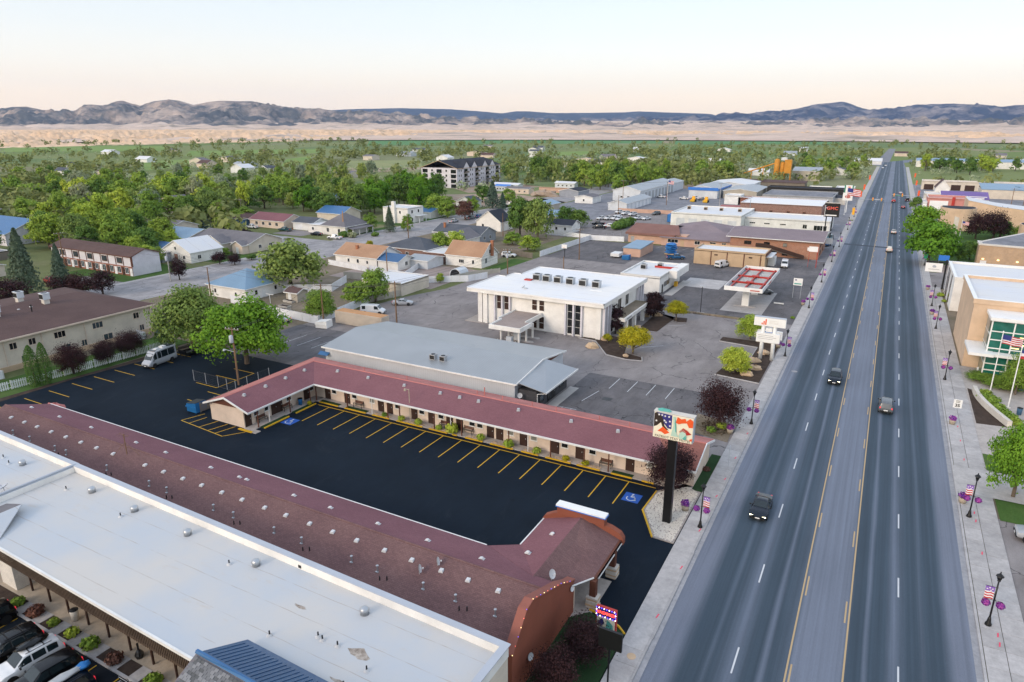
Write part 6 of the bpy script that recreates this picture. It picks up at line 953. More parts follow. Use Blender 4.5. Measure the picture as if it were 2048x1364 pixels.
# ------------------------------------------------------------------ vehicles (nose towards +Y)
CARS = {
 'sedan': dict(st=[(-2.36,.45,.74,.76,.77,.68),(-2.25,.30,.93,.86,.96,.76),(-1.75,.22,.99,.90,1.04,.78),(-1.3,.22,1.0,.91,1.10,.72),(-.55,.22,1.0,.91,1.42,.60),(.25,.22,.98,.91,1.46,.62),(1.08,.22,.95,.91,1.03,.74),(1.75,.22,.90,.90,.95,.76),(2.22,.30,.74,.86,.80,.74),(2.38,.42,.60,.76,.64,.64)], win=[(-.98,-.12),(-.02,.86)], rw=(-1.24,-.6), ws=(.30,1.03), wh=(1.42,-1.38,.33), top=None),
 'suv': dict(st=[(-2.3,.45,.85,.80,.90,.70),(-2.24,.32,1.05,.90,1.15,.76),(-2.05,.28,1.08,.93,1.58,.66),(-1.6,.26,1.08,.94,1.70,.66),(-.6,.26,1.07,.94,1.74,.68),(.35,.26,1.05,.94,1.72,.68),(1.12,.26,1.05,.94,1.12,.78),(1.8,.28,1.0,.93,1.05,.78),(2.2,.34,.82,.89,.88,.76),(2.34,.45,.66,.80,.70,.68)], win=[(-1.85,-1.12),(-1.0,-.12),(-.02,.86)], rw=(-2.22,-2.07), ws=(.40,1.07), wh=(1.42,-1.42,.37), top='rails'),
 'pickup': dict(st=[(-.62,.42,1.05,.93,1.08,.80),(-.58,.40,1.08,.95,1.70,.68),(.0,.40,1.08,.95,1.80,.70),(.75,.40,1.08,.95,1.78,.70),(1.42,.40,1.08,.95,1.16,.80),(2.1,.40,1.05,.95,1.10,.82),(2.6,.44,.95,.93,.98,.82),(2.74,.52,.75,.86,.80,.76)], win=[(-.45,.15),(.25,1.2)], rw=(-.61,-.585), ws=(.80,1.38), wh=(1.78,-1.72,.40), top='bed'),
 'van': dict(st=[(-3.0,.40,1.0,.92,2.5,.80),(-2.95,.30,1.2,1.0,2.68,.84),(-2.2,.28,1.2,1.01,2.72,.86),(0,.28,1.2,1.01,2.72,.86),(1.3,.28,1.2,1.01,2.66,.84),(1.75,.28,1.2,1.01,2.2,.82),(2.35,.28,1.18,1.0,1.32,.84),(2.75,.32,.98,.96,1.1,.82),(2.98,.42,.7,.86,.78,.74)], win=[(-2.6,-1.2),(-1.1,.2),(.3,1.0),(1.2,1.85)], rw=(-3.0,-2.96), ws=(1.62,2.32), wh=(1.9,-1.75,.37), top='camper'),
 'cargo': dict(st=[(-2.7,.40,1.0,.92,1.9,.78),(-2.62,.30,1.1,.99,2.0,.82),(-1.5,.28,1.1,1.0,2.06,.84),(.4,.28,1.1,1.0,2.06,.84),(1.1,.28,1.1,1.0,1.98,.80),(1.75,.28,1.1,.99,1.25,.84),(2.3,.32,.95,.96,1.05,.82),(2.6,.42,.7,.86,.76,.74)], win=[(-2.3,-1.5),(.45,1.35)], rw=(-2.7,-2.64), ws=(1.18,1.72), wh=(1.7,-1.6,.36), top=None)}
CARS['hatch'] = dict(CARS['suv'], top=None)
MC = {}
def car_parts(kind):
    if kind in MC: return MC[kind]
    C = CARS[kind]; st = C['st']; P = {}
    def at(y):
        for a, b_ in zip(st, st[1:]):
            if a[0] <= y <= b_[0]: t = (y - a[0]) / (b_[0] - a[0]); return [p + (q - p) * t for p, q in zip(a, b_)]
        return list(st[0] if y < st[0][0] else st[-1])
    def sec(s):
        y, zb, zl, w, zr, wr = s; h = zl - zb
        half = [(w * .86, zb),(w * .97, zb + .18 * h),(w, zb + .5 * h),(w * .99, zb + .8 * h),(w * .95, zl),((w * .95 + wr) / 2,(zl + zr - .04) / 2),(wr, zr - .04),(wr * .84, zr),(wr * .4, zr + .02)]
        return [(x, y, z) for x, z in half] + [(-x, y, z) for x, z in reversed(half)]
    ys = []
    for a, b_ in zip(st, st[1:]):
        n = max(1, int((b_[0] - a[0]) / .3)); ys += [a[0] + (b_[0] - a[0]) * i / n for i in range(n)]
    ys.append(st[-1][0]); m = MB(); n = 18
    for y in ys: m.v += sec(at(y))
    for j in range(len(ys) - 1): m.f += [(j * n + i, j * n + (i + 1) % n,(j + 1) * n + (i + 1) % n,(j + 1) * n + i) for i in range(n)]
    m.f.append(tuple(range(n))); m.f.append(tuple((len(ys) - 1) * n + n - 1 - i for i in range(n)))
    if C['top'] == 'bed':
        m.box(-.95,-2.72,.45,.95,-.66,.72); m.box(-.95,-2.72,.72,-.83,-.66,1.1); m.box(.83,-2.72,.72,.95,-.66,1.1); m.box(-.83,-2.72,.72,.83,-2.62,1.1); m.box(-.83,-.74,.72,.83,-.66,1.1)
    P['body'] = (m, None)
    w = MB()
    for y0, y1 in [C['ws'], C['rw']]:
        A, B_ = at(y0), at(y1); lo, hi = (B_, A) if B_[4] < A[4] else (A, B_); e = .02 if y0 > 0 else -.02
        t = .9; w.poly([(-lo[5] * t, lo[0] + e, lo[4] + .03 - .0),(lo[5] * t, lo[0] + e, lo[4] + .03),(hi[5] * t, hi[0] + e, hi[4] + .012),(-hi[5] * t, hi[0] + e, hi[4] + .012)])
        if y0 < 0 and abs(y1 - y0) < .2: w.v = w.v[:-4]; zb_ = lo[2] + .05; w.v += [(-lo[5] * .9, lo[0] - .03, zb_),(lo[5] * .9, lo[0] - .03, zb_),(hi[5] * .82, hi[0] - .03, hi[4] - .14),(-hi[5] * .82, hi[0] - .03, hi[4] - .14)]
    P['windscreen'] = (w, 'car_glass'); P['_sw'] = []
    for y0, y1 in C['win']:
        for s in (-1,1):
            w = MB()
            k = 4; bt = []; tp = []
            for i in range(k + 1):
                q = at(y0 + (y1 - y0) * i / k); bx_, bz = q[3] * .95, q[2]; tx, tz = q[5], q[4] - .04; f0, f1 = .10,.88
                bt.append((s * (bx_ + (tx - bx_) * f0 + .012), q[0], bz + (tz - bz) * f0)); tp.append((s * (bx_ + (tx - bx_) * f1 + .012), q[0], bz + (tz - bz) * f1))
            for i in range(k): w.poly([bt[i], bt[i + 1], tp[i + 1], tp[i]])
            me = w.mesh('side_window'); me.materials.append(M['car_glass']); P['_sw'].append(me)
    yf, yb, r = C['wh']; F = st[-1]; B0 = st[0]; L0, L1 = at(F[0] - .16), at(-2.24 if C['top'] != 'bed' else -.6)
    zl = L0[2]; P['headlight'] = (MB().cb((0,0,0),(.34,.10,.13)), 'head_lamp'); P['_hl'] = [(s * (L0[3] - .24), F[0] - .10, zl - .10) for s in (-1,1)]
    rb_ = -2.72 if C['top'] == 'bed' else B0[0]; P['tail_light'] = (MB().cb((0,0,0),(.16,.08,.26)), 'tail_lamp'); zt = {'sedan': .80, 'suv': .98, 'hatch': .98, 'pickup': .92, 'van': 1.1, 'cargo': 1.0}[kind]; P['_tl'] = [(s * (at(rb_ + .08)[3] - .16 if C['top'] != 'bed' else .86), rb_ + .0 if C['top'] == 'bed' else rb_ + .05, zt) for s in (-1,1)]
    P['bumper'] = (MB().box(-F[3], F[0] - .1, F[1] - .08, F[3], F[0] + .05, F[1] + .12).box(-.76, rb_ - .06, B0[1] - .06,.76, rb_ + .1, B0[1] + .12), 'black_plastic')
    P['number_plate'] = (MB().box(-.26, rb_ - .08, B0[1] + .14,.26, rb_ - .05, B0[1] + .30).box(-.22, F[0] + .05, F[1] + .02,.22, F[0] + .07, F[1] + .15), 'sign_white'); P['grille'] = (MB().box(-.45, F[0] - .02, F[1] + .14,.45, F[0] + .02, F[2] - .02), 'black_plastic')
    P['wheel'] = (MB().tube((-.11,0,0),(.11,0,0), r,18), 'tyre'); P['rim'] = (MB().tube((-.118,0,0),(.118,0,0), r * .62,12), 'chrome'); P['_wh'] = [(s * (.80 if kind in ('sedan', 'suv', 'hatch') else .85), y, r) for s in (-1,1) for y in (yf, yb)]
    P['wheel_arch'] = (MB().tube((-.02,0,0),(.02,0,0), r * 1.14,18), 'black_plastic'); P['_wa'] = [(s * (at(y)[3] - .005 if C['top'] != 'bed' or y > 0 else .945), y, r + .02) for s in (-1,1) for y in (yf, yb)]
    q = at(C['ws'][1] - .2); P['mirror'] = (MB().cb((0,0,0),(.18,.10,.13)), 'black_plastic'); P['_mi'] = [(s * (q[3] + .10), q[0] - .05, q[2] + .1) for s in (-1,1)]
    out = {}
    for k, v in P.items():
        if k[0] == '_': out[k] = v; continue
        me = v[0].mesh(k)
        if k in ('body', 'wheel'): me.polygons.foreach_set('use_smooth', [True] * len(me.polygons)); me.set_sharp_from_angle(angle=R(38)) if hasattr(me, 'set_sharp_from_angle') else None
        if v[1]: me.materials.append(M[v[1]])
        out[k] = me
    MC[kind] = out; return out
def car(kind, color, x, y, rz, label, name=None, group=None, lights=False, extra=None, z=.03, sc=1.0):
    p = car_parts(kind); nm = name or {'sedan': 'car', 'suv': 'suv', 'hatch': 'car', 'pickup': 'pickup_truck', 'van': 'camper_van', 'cargo': 'van'}[kind]; o = bpy.data.objects.new(nm, None); COL.objects.link(o); o.location = (x, y, z); o.rotation_euler = (0,0, rz); o.scale = (sc,) * 3; T(o, label, {'suv': 'suv', 'pickup': 'pickup', 'van': 'van', 'cargo': 'van'}.get(kind, 'car'), group); ORIG[o.name] = Vector((0,0,0))
    key = (kind, color)
    if key not in MC: me = p['body'].copy(); me.materials.append(M['paint_' + color]); MC[key] = me
    def add(n, me, loc=(0,0,0), par=o): q = bpy.data.objects.new(n, me); COL.objects.link(q); q.parent = par; q.location = loc; return q
    add('body', MC[key])
    for me in p['_sw']: add('side_window', me)
    for k in ('windscreen', 'bumper', 'number_plate', 'grille'): add(k, p[k])
    hk = 'headlight' if lights else 'headlight_off'
    if hk not in p: me = p['headlight'].copy(); me.materials[0] = M['lamp_glass']; p[hk] = me
    for l in p['_hl']: add('headlight', p[hk], l)
    for l in p['_tl']: add('tail_light', p['tail_light'], l)
    for l in p['_wa']: add('wheel_arch', p['wheel_arch'], l)
    for l in p['_wh']: w = add('wheel', p['wheel'], l); add('rim', p['rim'],(0,0,0), w)
    for l in p['_mi']: add('mirror', p['mirror'], l)
    top = CARS[kind]['top']
    if top == 'rails' and extra != 'plain': add('roof_rail', kitmesh('rails', lambda: MB().tube((-.56,-1.6,1.76),(-.56,.2,1.78),.025,5).tube((.56,-1.6,1.76),(.56,.2,1.78),.025,5), 'black_plastic'))
    if top == 'camper': add('roof_unit', kitmesh('camp1', lambda: MB().box(-.4,-1.4,2.72,.4,-.6,2.95).box(-.35,.2,2.72,.35,.7,2.86), 'white_plastic')); add('solar_panel', kitmesh('camp2', lambda: MB().box(-.62,-2.8,2.74,.62,-1.6,2.8).box(-.6,.9,2.7,.6,1.4,2.76), 'paint_navy')); add('awning', kitmesh('camp3', lambda: MB().tube((.95,-2.6,2.6),(.95,.8,2.6),.08,8), 'grey_wall'))
    if extra == 'box': add('roof_box', kitmesh('rbox', lambda: MB().rock((.15,-.5,1.93),.42,1.05,.2, random.Random(2),14,8), 'paint_black', True)); add('crossbar', kitmesh('xbar', lambda: MB().box(-.6,-1.1,1.76,.6,-1.04,1.82).box(-.6,-.1,1.76,.6,-.04,1.82), 'black_plastic'))
    if extra == 'bars': add('crossbar', kitmesh('xbar', lambda: MB().box(-.6,-1.1,1.76,.6,-1.04,1.82).box(-.6,-.1,1.76,.6,-.04,1.82), 'black_plastic'))
    if extra == 'kayak': add('kayak', kitmesh('kay', lambda: MB().rock((0,-.6,1.92),.36,1.7,.16, random.Random(4),12,8), 'steel', True)); add('kayak_cover', kitmesh('kayc', lambda: MB().rock((0,-2.0,1.92),.38,.5,.18, random.Random(4),12,8), 'tarp_blue', True))
    return o
def kitmesh(key, mk, m, smooth=False):
    if key not in KIT.d:
        me = mk().mesh(key); me.materials.append(M[m]); KIT.d[key] = me
        if smooth: me.polygons.foreach_set('use_smooth', [True] * len(me.polygons))
    return KIT.d[key]
PI = math.pi
# street traffic
c1 = car('sedan', 'navy', -7.15,69.2, PI, 'dark blue-black sedan with lit headlamps driving towards us, nearest on the street', lights=True)
car('hatch', 'navy', -3.3,115.6, PI, 'dark hatchback with lit headlamps coming up behind the nearest sedan', lights=True); car('suv', 'grey', 4.1,106.6,0, 'grey estate car driving away in the inner right-hand lane', extra='plain')
car('suv', 'pearl', 2.9,253.6,0, 'cream pickup-like suv with red tail lamps ahead on the street'); car('sedan', 'pearl', 3.9,298.6,0, 'pale sedan driving away beyond the cream suv'); car('sedan', 'red', 7.4,395,0, 'dark red sedan near the traffic lights in the right lane'); car('suv', 'red', 3.0,424,0, 'red suv waiting under the traffic lights'); car('pickup', 'black', 9.6,433,0, 'black pickup beside the red suv at the traffic lights'); car('sedan', 'silver', 6.4,479,0, 'pale sedan beyond the traffic lights'); car('sedan', 'white', -8.2,757, PI, 'white car far up the street, nearer of two'); car('suv', 'white', -6.4,800, PI, 'white car far up the street, farther of two')
# motel and alley
car('van', 'silver', -106.9,69.2, PI + R(8), 'silver camper van with a solar roof parked along the picket fence')
o = E('flatbed_trailer', 'black tandem-axle flatbed trailer behind the camper van', 'trailer', (-106.4,75.6,0)); MB().box(-107.4,73.4,.6,-105.4,78.4,.75).build('deck', 'black_metal', o); MB().box(-107.4,73.3,.75,-105.4,73.4,1.3).box(-107.45,73.4,.75,-107.38,78.4,.95).box(-105.42,73.4,.75,-105.35,78.4,.95).build('side_rail', 'black_metal', o); MB().tube((-106.4,73.4,.6),(-106.6,72.2,.55),.06,6).build('tongue', 'black_metal', o)
for x in (-107.55,-105.25):
    for y in (75.6,76.5): w = MB().tube((x - .1, y,.38),(x + .1, y,.38),.38,14).build('wheel', 'tyre', o); MB().tube((x - .11, y,.38),(x + .11, y,.38),.22,10).build('rim', 'chrome', w)
car('sedan', 'silver', -108.6,98.2, R(100), 'silver saloon half hidden behind the bright maple in the alley'); car('sedan', 'silver', -94.6,122, R(-62), 'silver saloon alone in the bank parking near the storage building'); car('cargo', 'white', -95.6,112.8, R(-70), 'white van with dark side windows behind the shipping container')
# cars under the balcony
car('suv', 'black', -60.2,20.0, R(174), 'black suv at the lower left corner, leftmost of the parked row', extra='plain'); car('suv', 'black', -55.2,19.5, R(174), 'black suv with roof bars left of the white crossover', extra='bars'); car('suv', 'white', -52.3,19.5, R(174), 'white crossover carrying a black roof box', extra='box'); car('suv', 'black', -49.6,19.3, R(174), 'black suv right of the white crossover', extra='plain'); car('suv', 'navy', -46.9,18.6, R(174), 'dark suv carrying a silver and blue kayak on its roof', extra='kayak')
# right-hand edge
car('pickup', 'silver', 18.8,76.4, R(90), 'pale blue-grey pickup nose-out at the right edge, farther of two'); car('sedan', 'silver', 18.4,68.2, R(90), 'silver car at the right edge, nearer of two')
# fuel station, workshop, clinic
car('cargo', 'white', -39.6,201.8, R(-20), 'white panel van parked against the tan workshop'); car('cargo', 'white', -23.6,210.4, R(185), 'white van facing us between the tan workshop and the street'); car('suv', 'grey', -23.6,172.6, R(-70), 'dark two-tone suv sheltering under the fuel canopy'); car('pickup', 'blue', -54.8,207.2, R(-62), 'blue pickup with a rack parked left of the tan workshop'); car('suv', 'white', -101.8,186, R(-75), 'white car under a carport frame behind the steep tan-roofed house')
car('suv', 'teal', -16.2,271, R(175), 'dark teal suv on the showroom forecourt, farther of two'); car('suv', 'blue', -16.0,256, R(170), 'blue suv on the showroom forecourt beside the brick office')
DL = [(-108.3,282.6, 'white', 'pickup'),(-105.4,284, 'white', 'pickup'),(-102.8,285, 'white', 'cargo'),(-100.1,283.6, 'white', 'pickup'),(-109.1,307.8, 'white', 'pickup'),(-105.2,304.4, 'white', 'suv'),(-101.2,302.4, 'white', 'suv'),(-94.5,290.4, 'white', 'pickup'),(-91.3,291.6, 'white', 'sedan'),(-92.6,310.4, 'grey', 'suv'),(-99.4,256.8, 'black', 'pickup'),(-96.6,261.6, 'white', 'pickup'),(-94.4,268.2, 'grey', 'pickup'),(-103.4,266, 'navy', 'pickup'),(-92.4,273.6, 'white', 'suv')]
DLL = ['white pickup first from the left in the front dealer row', 'white pickup second from the left in the front dealer row', 'white van third in the front dealer row', 'white pickup at the right end of the front dealer row', 'white pickup at the left of the rear dealer row', 'white suv in the middle of the rear dealer row', 'white suv at the right of the rear dealer row', 'white pickup parked beside a white sedan in the dealer yard', 'white sedan alone right of a white pickup in the dealer yard', 'grey suv near the blue container in the dealer yard', 'black pickup nearest the clinic in the dealer yard', 'white pickup just behind the black one near the clinic', 'grey pickup in the slanting dealer row', 'navy pickup under the hedge in the dealer yard', 'white suv at the end of the slanting dealer row']
for (x, y, c, k), l in zip(DL, DLL): car(k, c, x, y, R(155 if y > 278 else 100), l, group='vehicles in the dealer yard')
for x, y, k, c, r_, l in [(-113.2,387, 'pickup', 'white', 80, 'white pickup beside the long depot shed'),(-99.2,384, 'pickup', 'white', 80, 'white utility pickup in front of the blue-banded warehouse'),(-94.4,390, 'pickup', 'white', 60, 'white work truck against the blue-banded warehouse'),(-72.6,386, 'cargo', 'grey', 175, 'dark truck cab beside the white box building'),(-89,384, 'pickup', 'grey', 95, 'grey truck among yellow machines in the depot yard'),(-174.0,186.6, 'pickup', 'white', 100, 'white flatbed pickup on the street corner by the hip-roofed house'),(-160.6,244.6, 'pickup', 'silver', 0, 'silver pickup parked on the side street'),(-159.6,256.6, 'pickup', 'grey', 0, 'dark grey pickup parked farther along the side street'),(-158.6,262.6, 'suv', 'blue', 0, 'blue-grey suv parked behind the dark pickup on the side street'),(-186.4,190.4, 'sedan', 'navy', 95, 'dark blue car in the drive of the white annex'),(-204.6,192.4, 'pickup', 'teal', 95, 'dark green pickup in front of the cream maroon-roofed house'),(-222,191.6, 'pickup', 'white', 95, 'white pickup in front of the dark blue house'),(-170.0,311.5, 'pickup', 'white', 90, 'white pickup beside the spruces at the park street'),(-181,139.8, 'sedan', 'grey', 100, 'grey car between shrubs beside the white cottage'),(-190,96.5, 'suv', 'red', 80, 'dark red car under the spruces by the brown-roofed house')]: car(k, c, x, y, R(r_), l)
for i,(x, y, c) in enumerate([(-357,168, 'grey'),(-351,167.6, 'navy'),(-352,172, 'white'),(-347.5,176, 'silver'),(-343,178.5, 'silver'),(-361,166, 'white')]): car('suv' if i % 2 else 'sedan', c, x, y, R(60), ['grey car', 'navy car', 'white car', 'silver suv', 'silver sedan', 'white suv'][i] + ' in the grass car park at the left edge', group='cars in the left grass lot')
# container, crates and machines
o = E('shipping_container', 'cream shipping container with a rusty orange top beside the vinyl fence', 'container', (-97,103,0)); MB().box(-97.8,103.2,.1,-85.6,105.7,2.7).build('box', 'container_cream', o); MB().box(-97.7,103.3,2.7,-85.7,105.6,2.74).build('top', 'container_top', o)
for i in range(40): KIT.put('rib', 'crib', lambda: MB().box(-.06,-.04,.1,.06,0,2.5), 'container_cream', o,(-97.5 + i * .3,103.19,.1))
for y in (104.0,104.9): MB().box(-85.6, y - .35,.2,-85.54, y + .35,2.6).tube((-85.5, y,.2),(-85.5, y,2.6),.03,5).build('door', 'container_cream', o)
o = E('blue_container', 'blue roll-off container beside the white dealership', 'container', (-81,292,0)); MB().box(-81,288,.2,-77.6,298,3.4).build('box', 'tarp_blue', o); MB().box(-81.05,287.9,.2,-80.9,288,3.4).build('post', 'blue_roof', o)
dumpster(-68,199.4,2.2,2.0,1.5, 'bin_blue', 'blue dumpster at the corner of the school court', 0, 'bin_blue'); dumpster(-97.6,99.6,2.6,2.2,1.6, 'sign_white', 'white dumpster with raised lids at the foot of the alley pole', R(10), 'sign_white')
o = E('stacked_boats', 'stack of bright blue plastic boats in the clinic yard', 'boats', (-58.4,214.6,0))
for k in range(5): MB().rock((-58.4,214.6,.8 + k * .62),1.7,2.4,.36, random.Random(k),14,6).build('boat', 'tarp_blue', o, True)
MB().box(-60,213,.2,-56.8,216.2,.5).build('pallet', 'tan_wall', o)
b = house('blue_lid_trailer', 'tan storage box with a sloping blue-grey roof in the clinic yard', 'storage box', -71,205,-65.4,218,2.6, 'shed', 'paleblue_roof', 'pink_wall', rise=.5, oh=.2); o = E('utility_trailer', 'small white box trailer beside the blue dumpster', 'trailer', (-72,199.6,0)); MB().box(-73.4,200,.5,-70.6,204,1.5).build('body', 'white_plastic', o); MB().tube((-73.6,202,.35),(-73.3,202,.35),.35,12).tube((-70.7,202,.35),(-70.4,202,.35),.35,12).build('wheel', 'tyre', o)
def loader(x, y, l):
    o = E('loader', l, 'loader', (x, y,0)); MB().box(x - .9, y - 2,.6, x + .9, y + 1.2,1.6).box(x - .7, y - .6,1.6, x + .7, y + .9,2.9).build('body', 'signal_amber', o); MB().box(x - 1.2, y - 3.2,.3, x + 1.2, y - 2.4,1.2).build('bucket', 'yellow_paint', o); m = MB()
    for s in (-1,1):
        for q in (-1.2,.8): m.tube((x + s * .85, y + q,.6),(x + s * 1.25, y + q,.6),.6,12)
    m.build('wheel', 'tyre', o)
loader(-92,376, 'yellow loader in the depot yard, left of two'); loader(-85,375, 'yellow loader in the depot yard, right of two')

# ------------------------------------------------------------------ street lamps with flag banners and flower baskets
def banner_mesh(w=.62, h=1.15):
    st = MB(); wh = MB(); bl = MB(); bl.box(0,-.012, h * .62, w,.012, h)
    for i in range(6):
        z0 = h * .62 * i / 6; z1 = h * .62 * (i + 1) / 6; (st if i % 2 == 0 else wh).vprism([(0, z0),(w * .3, z0 + .05),(w * .7, z0 - .03),(w, z0 + .02),(w, z1 + .02),(w * .7, z1 - .03),(w * .3, z1 + .05),(0, z1)], 'y', -.01,.01)
    for x, z in ((.14,.95),(.34,1.02),(.5,.9),(.24,.8)):
        k = []; 
        for i in range(10): a = PI / 2 + i * PI / 5; r_ = .085 if i % 2 == 0 else .036; k.append((x + r_ * math.cos(a), z * h / 1.15 + r_ * math.sin(a)))
        wh.vprism(k, 'y', -.02,.02)
    return st, wh, bl
def leaves(n, c, rad, size, rg, shell=.5):
    v = np.zeros((n,3)); d = rg.normal(size=(n,3)); d /= np.linalg.norm(d, axis=1)[:, None]; r_ = (shell + (1 - shell) * rg.rand(n))[:, None]; return np.array(c) + d * r_ * np.array(rad), d
def leaf_obj(name, ctr, nrm, size, rg, matname, tint=None, parent=None, mesh_only=False):
    n = len(ctr); q = rg.normal(size=(n,3)) * .5 + nrm; q /= np.linalg.norm(q, axis=1)[:, None]; a = np.cross(q, rg.normal(size=(n,3))); a /= np.maximum(np.linalg.norm(a, axis=1),1e-6)[:, None]; b_ = np.cross(q, a); s = (np.asarray(size) * (.6 + .8 * rg.rand(n)))[:, None]
    v = np.stack([ctr - a * s * .5 - b_ * s * .32, ctr + a * s * .1 - b_ * s * .5, ctr + a * s * .55 + b_ * s * .15, ctr - a * s * .15 + b_ * s * .5],1).reshape(-1,3).astype(np.float32)
    me = bpy.data.meshes.new(name); me.vertices.add(4 * n); me.vertices.foreach_set('co', v.ravel()); me.loops.add(4 * n); me.loops.foreach_set('vertex_index', np.arange(4 * n, dtype=np.int32)); me.polygons.add(n); me.polygons.foreach_set('loop_start', np.arange(0,4 * n,4, dtype=np.int32)); me.polygons.foreach_set('loop_total', np.full(n,4, dtype=np.int32))
    at = me.attributes.new('tint', 'FLOAT', 'POINT'); t = rg.rand(n) if tint is None else np.clip(tint + rg.normal(size=n) * .13,0,1); at.data.foreach_set('value', np.repeat(t,4).astype(np.float32)); me.update(); me.materials.append(M[matname])
    if mesh_only: return me
    o = bpy.data.objects.new(name, me); COL.objects.link(o)
    if parent is not None: o.parent = parent
    return o
rg = np.random.RandomState(3)
def basket_mesh(n=170, r=.34):
    c, d = leaves(n,(0,0,0),(r, r, r * .85),.1, rg,.7); return leaf_obj('flowers', c, d,.15, rg, 'petal', mesh_only=True)
LAMP = E('street_lamp', '', 'street lamp'); MB().lathe((0,0,0), [(.26,0),(.26,.12),(.17,.3),(.13,.62),(.08,.8)],12).build('base', 'black_metal', LAMP, True); MB().tube((0,0,.7),(0,0,4.2),.075,10,.06).build('pole', 'black_metal', LAMP, True)
lt = MB().lathe((0,0,4.2), [(.08,0),(.14,.08),(.1,.14),(.15,.2),(.22,.5)],8).build('lantern', 'black_metal', LAMP); MB().lathe((0,0,4.42), [(.14,0),(.20,.28)],8).build('lantern_glass', 'lamp_glass', lt); MB().lathe((0,0,4.7), [(.30,0),(.28,.05),(.12,.2),(.05,.26),(.04,.42)],8).build('lantern_cap', 'black_metal', lt)
MB().tube((-.1,0,3.62),(.8,0,3.62),.02,6).tube((0,0,2.4),(.8,0,2.4),.02,6).tube((-.6,0,2.4),(.6,0,2.4),.02,6).build('bracket', 'black_metal', LAMP); a_, b_, c_ = banner_mesh(); me_ = [a_.mesh('banner_stripes'), b_.mesh('banner_white'), c_.mesh('banner')]
for me, m in zip(me_,('flag_red', 'flag_white', 'banner_violet')): me.materials.append(M[m])
bo = bpy.data.objects.new('banner', me_[2]); COL.objects.link(bo); bo.parent = LAMP; bo.location = (.12,0,2.44)
for me in me_[:2]: q = bpy.data.objects.new(me.name, me); COL.objects.link(q); q.parent = bo
bm_ = basket_mesh()
for x in (-.5,.5): q = bpy.data.objects.new('flower_basket', bm_); COL.objects.link(q); q.parent = LAMP; q.location = (x,0,2.05)
for x in (-.5,.5): pass
OL = ['by the tall motel sign', 'beside the first purple tree', 'in front of the bank sign', 'at the near corner of the fuel station', 'at the far corner of the fuel station', 'beside the low white roadside sign', 'in front of the brick office', 'beside the dealer forecourt', 'beyond the black dealer sign']; OR = ['nearest to us on the right pavement', 'beside a flower tub, second on the right pavement', 'in front of the civic lobby', 'beside the hydrant on the right pavement', 'by the white hanging sign on the right', 'in front of the big green street trees']
GL = 'street lamps with flag banners'; first = True
for (y, l) in zip((62.9,91.8,124.8,163,193,224.7,254.7,300,345), OL): place(LAMP, first,(-12.1, y,.13), R(0), 'black street lamp with flag banner ' + l, GL); first = False
for (y, l) in zip((59.8,78.4,124.6,157.6,178.4,232), OR): place(LAMP, False,(12.35, y,.13), R(180), 'black street lamp with flag banner ' + l, GL)
def tub(x, y, l, s=1.0):
    o = E('flower_tub', l, 'flower tub', (x, y,.13)); MB().lathe((x, y,.13), [(.34 * s,0),(.45 * s,.55 * s),(.42 * s,.6 * s)],12).build('tub', 'pot_tan', o, True); c, d = leaves(200,(0,0,.85 * s),(.55 * s,.55 * s,.38 * s),.1, rg,.6); leaf_obj('flowers', c, d,.16, rg, 'petal', parent=o)
for x, y, l in [(-14.1,87.4, 'tan tub of violet flowers at the foot of the first purple tree'),(-13.9,129.6, 'tan tub of violet flowers behind the bank sign'),(-14.3,65.4, 'tan tub of violet flowers on the gravel beside the tall motel sign'),(12.3,105, 'tan tub of violet flowers under the speed limit sign'),(11.95,81.4, 'tan tub of violet flowers beside the second right-hand lamp'),(12.1,196.6, 'tan tub of violet flowers below the white hanging sign'),(-13.6,165.4, 'tan tub of violet flowers at the fuel station pavement'),(12.1,170, 'tan tub of violet flowers at the hydrant lamp')]: tub(x, y, l)

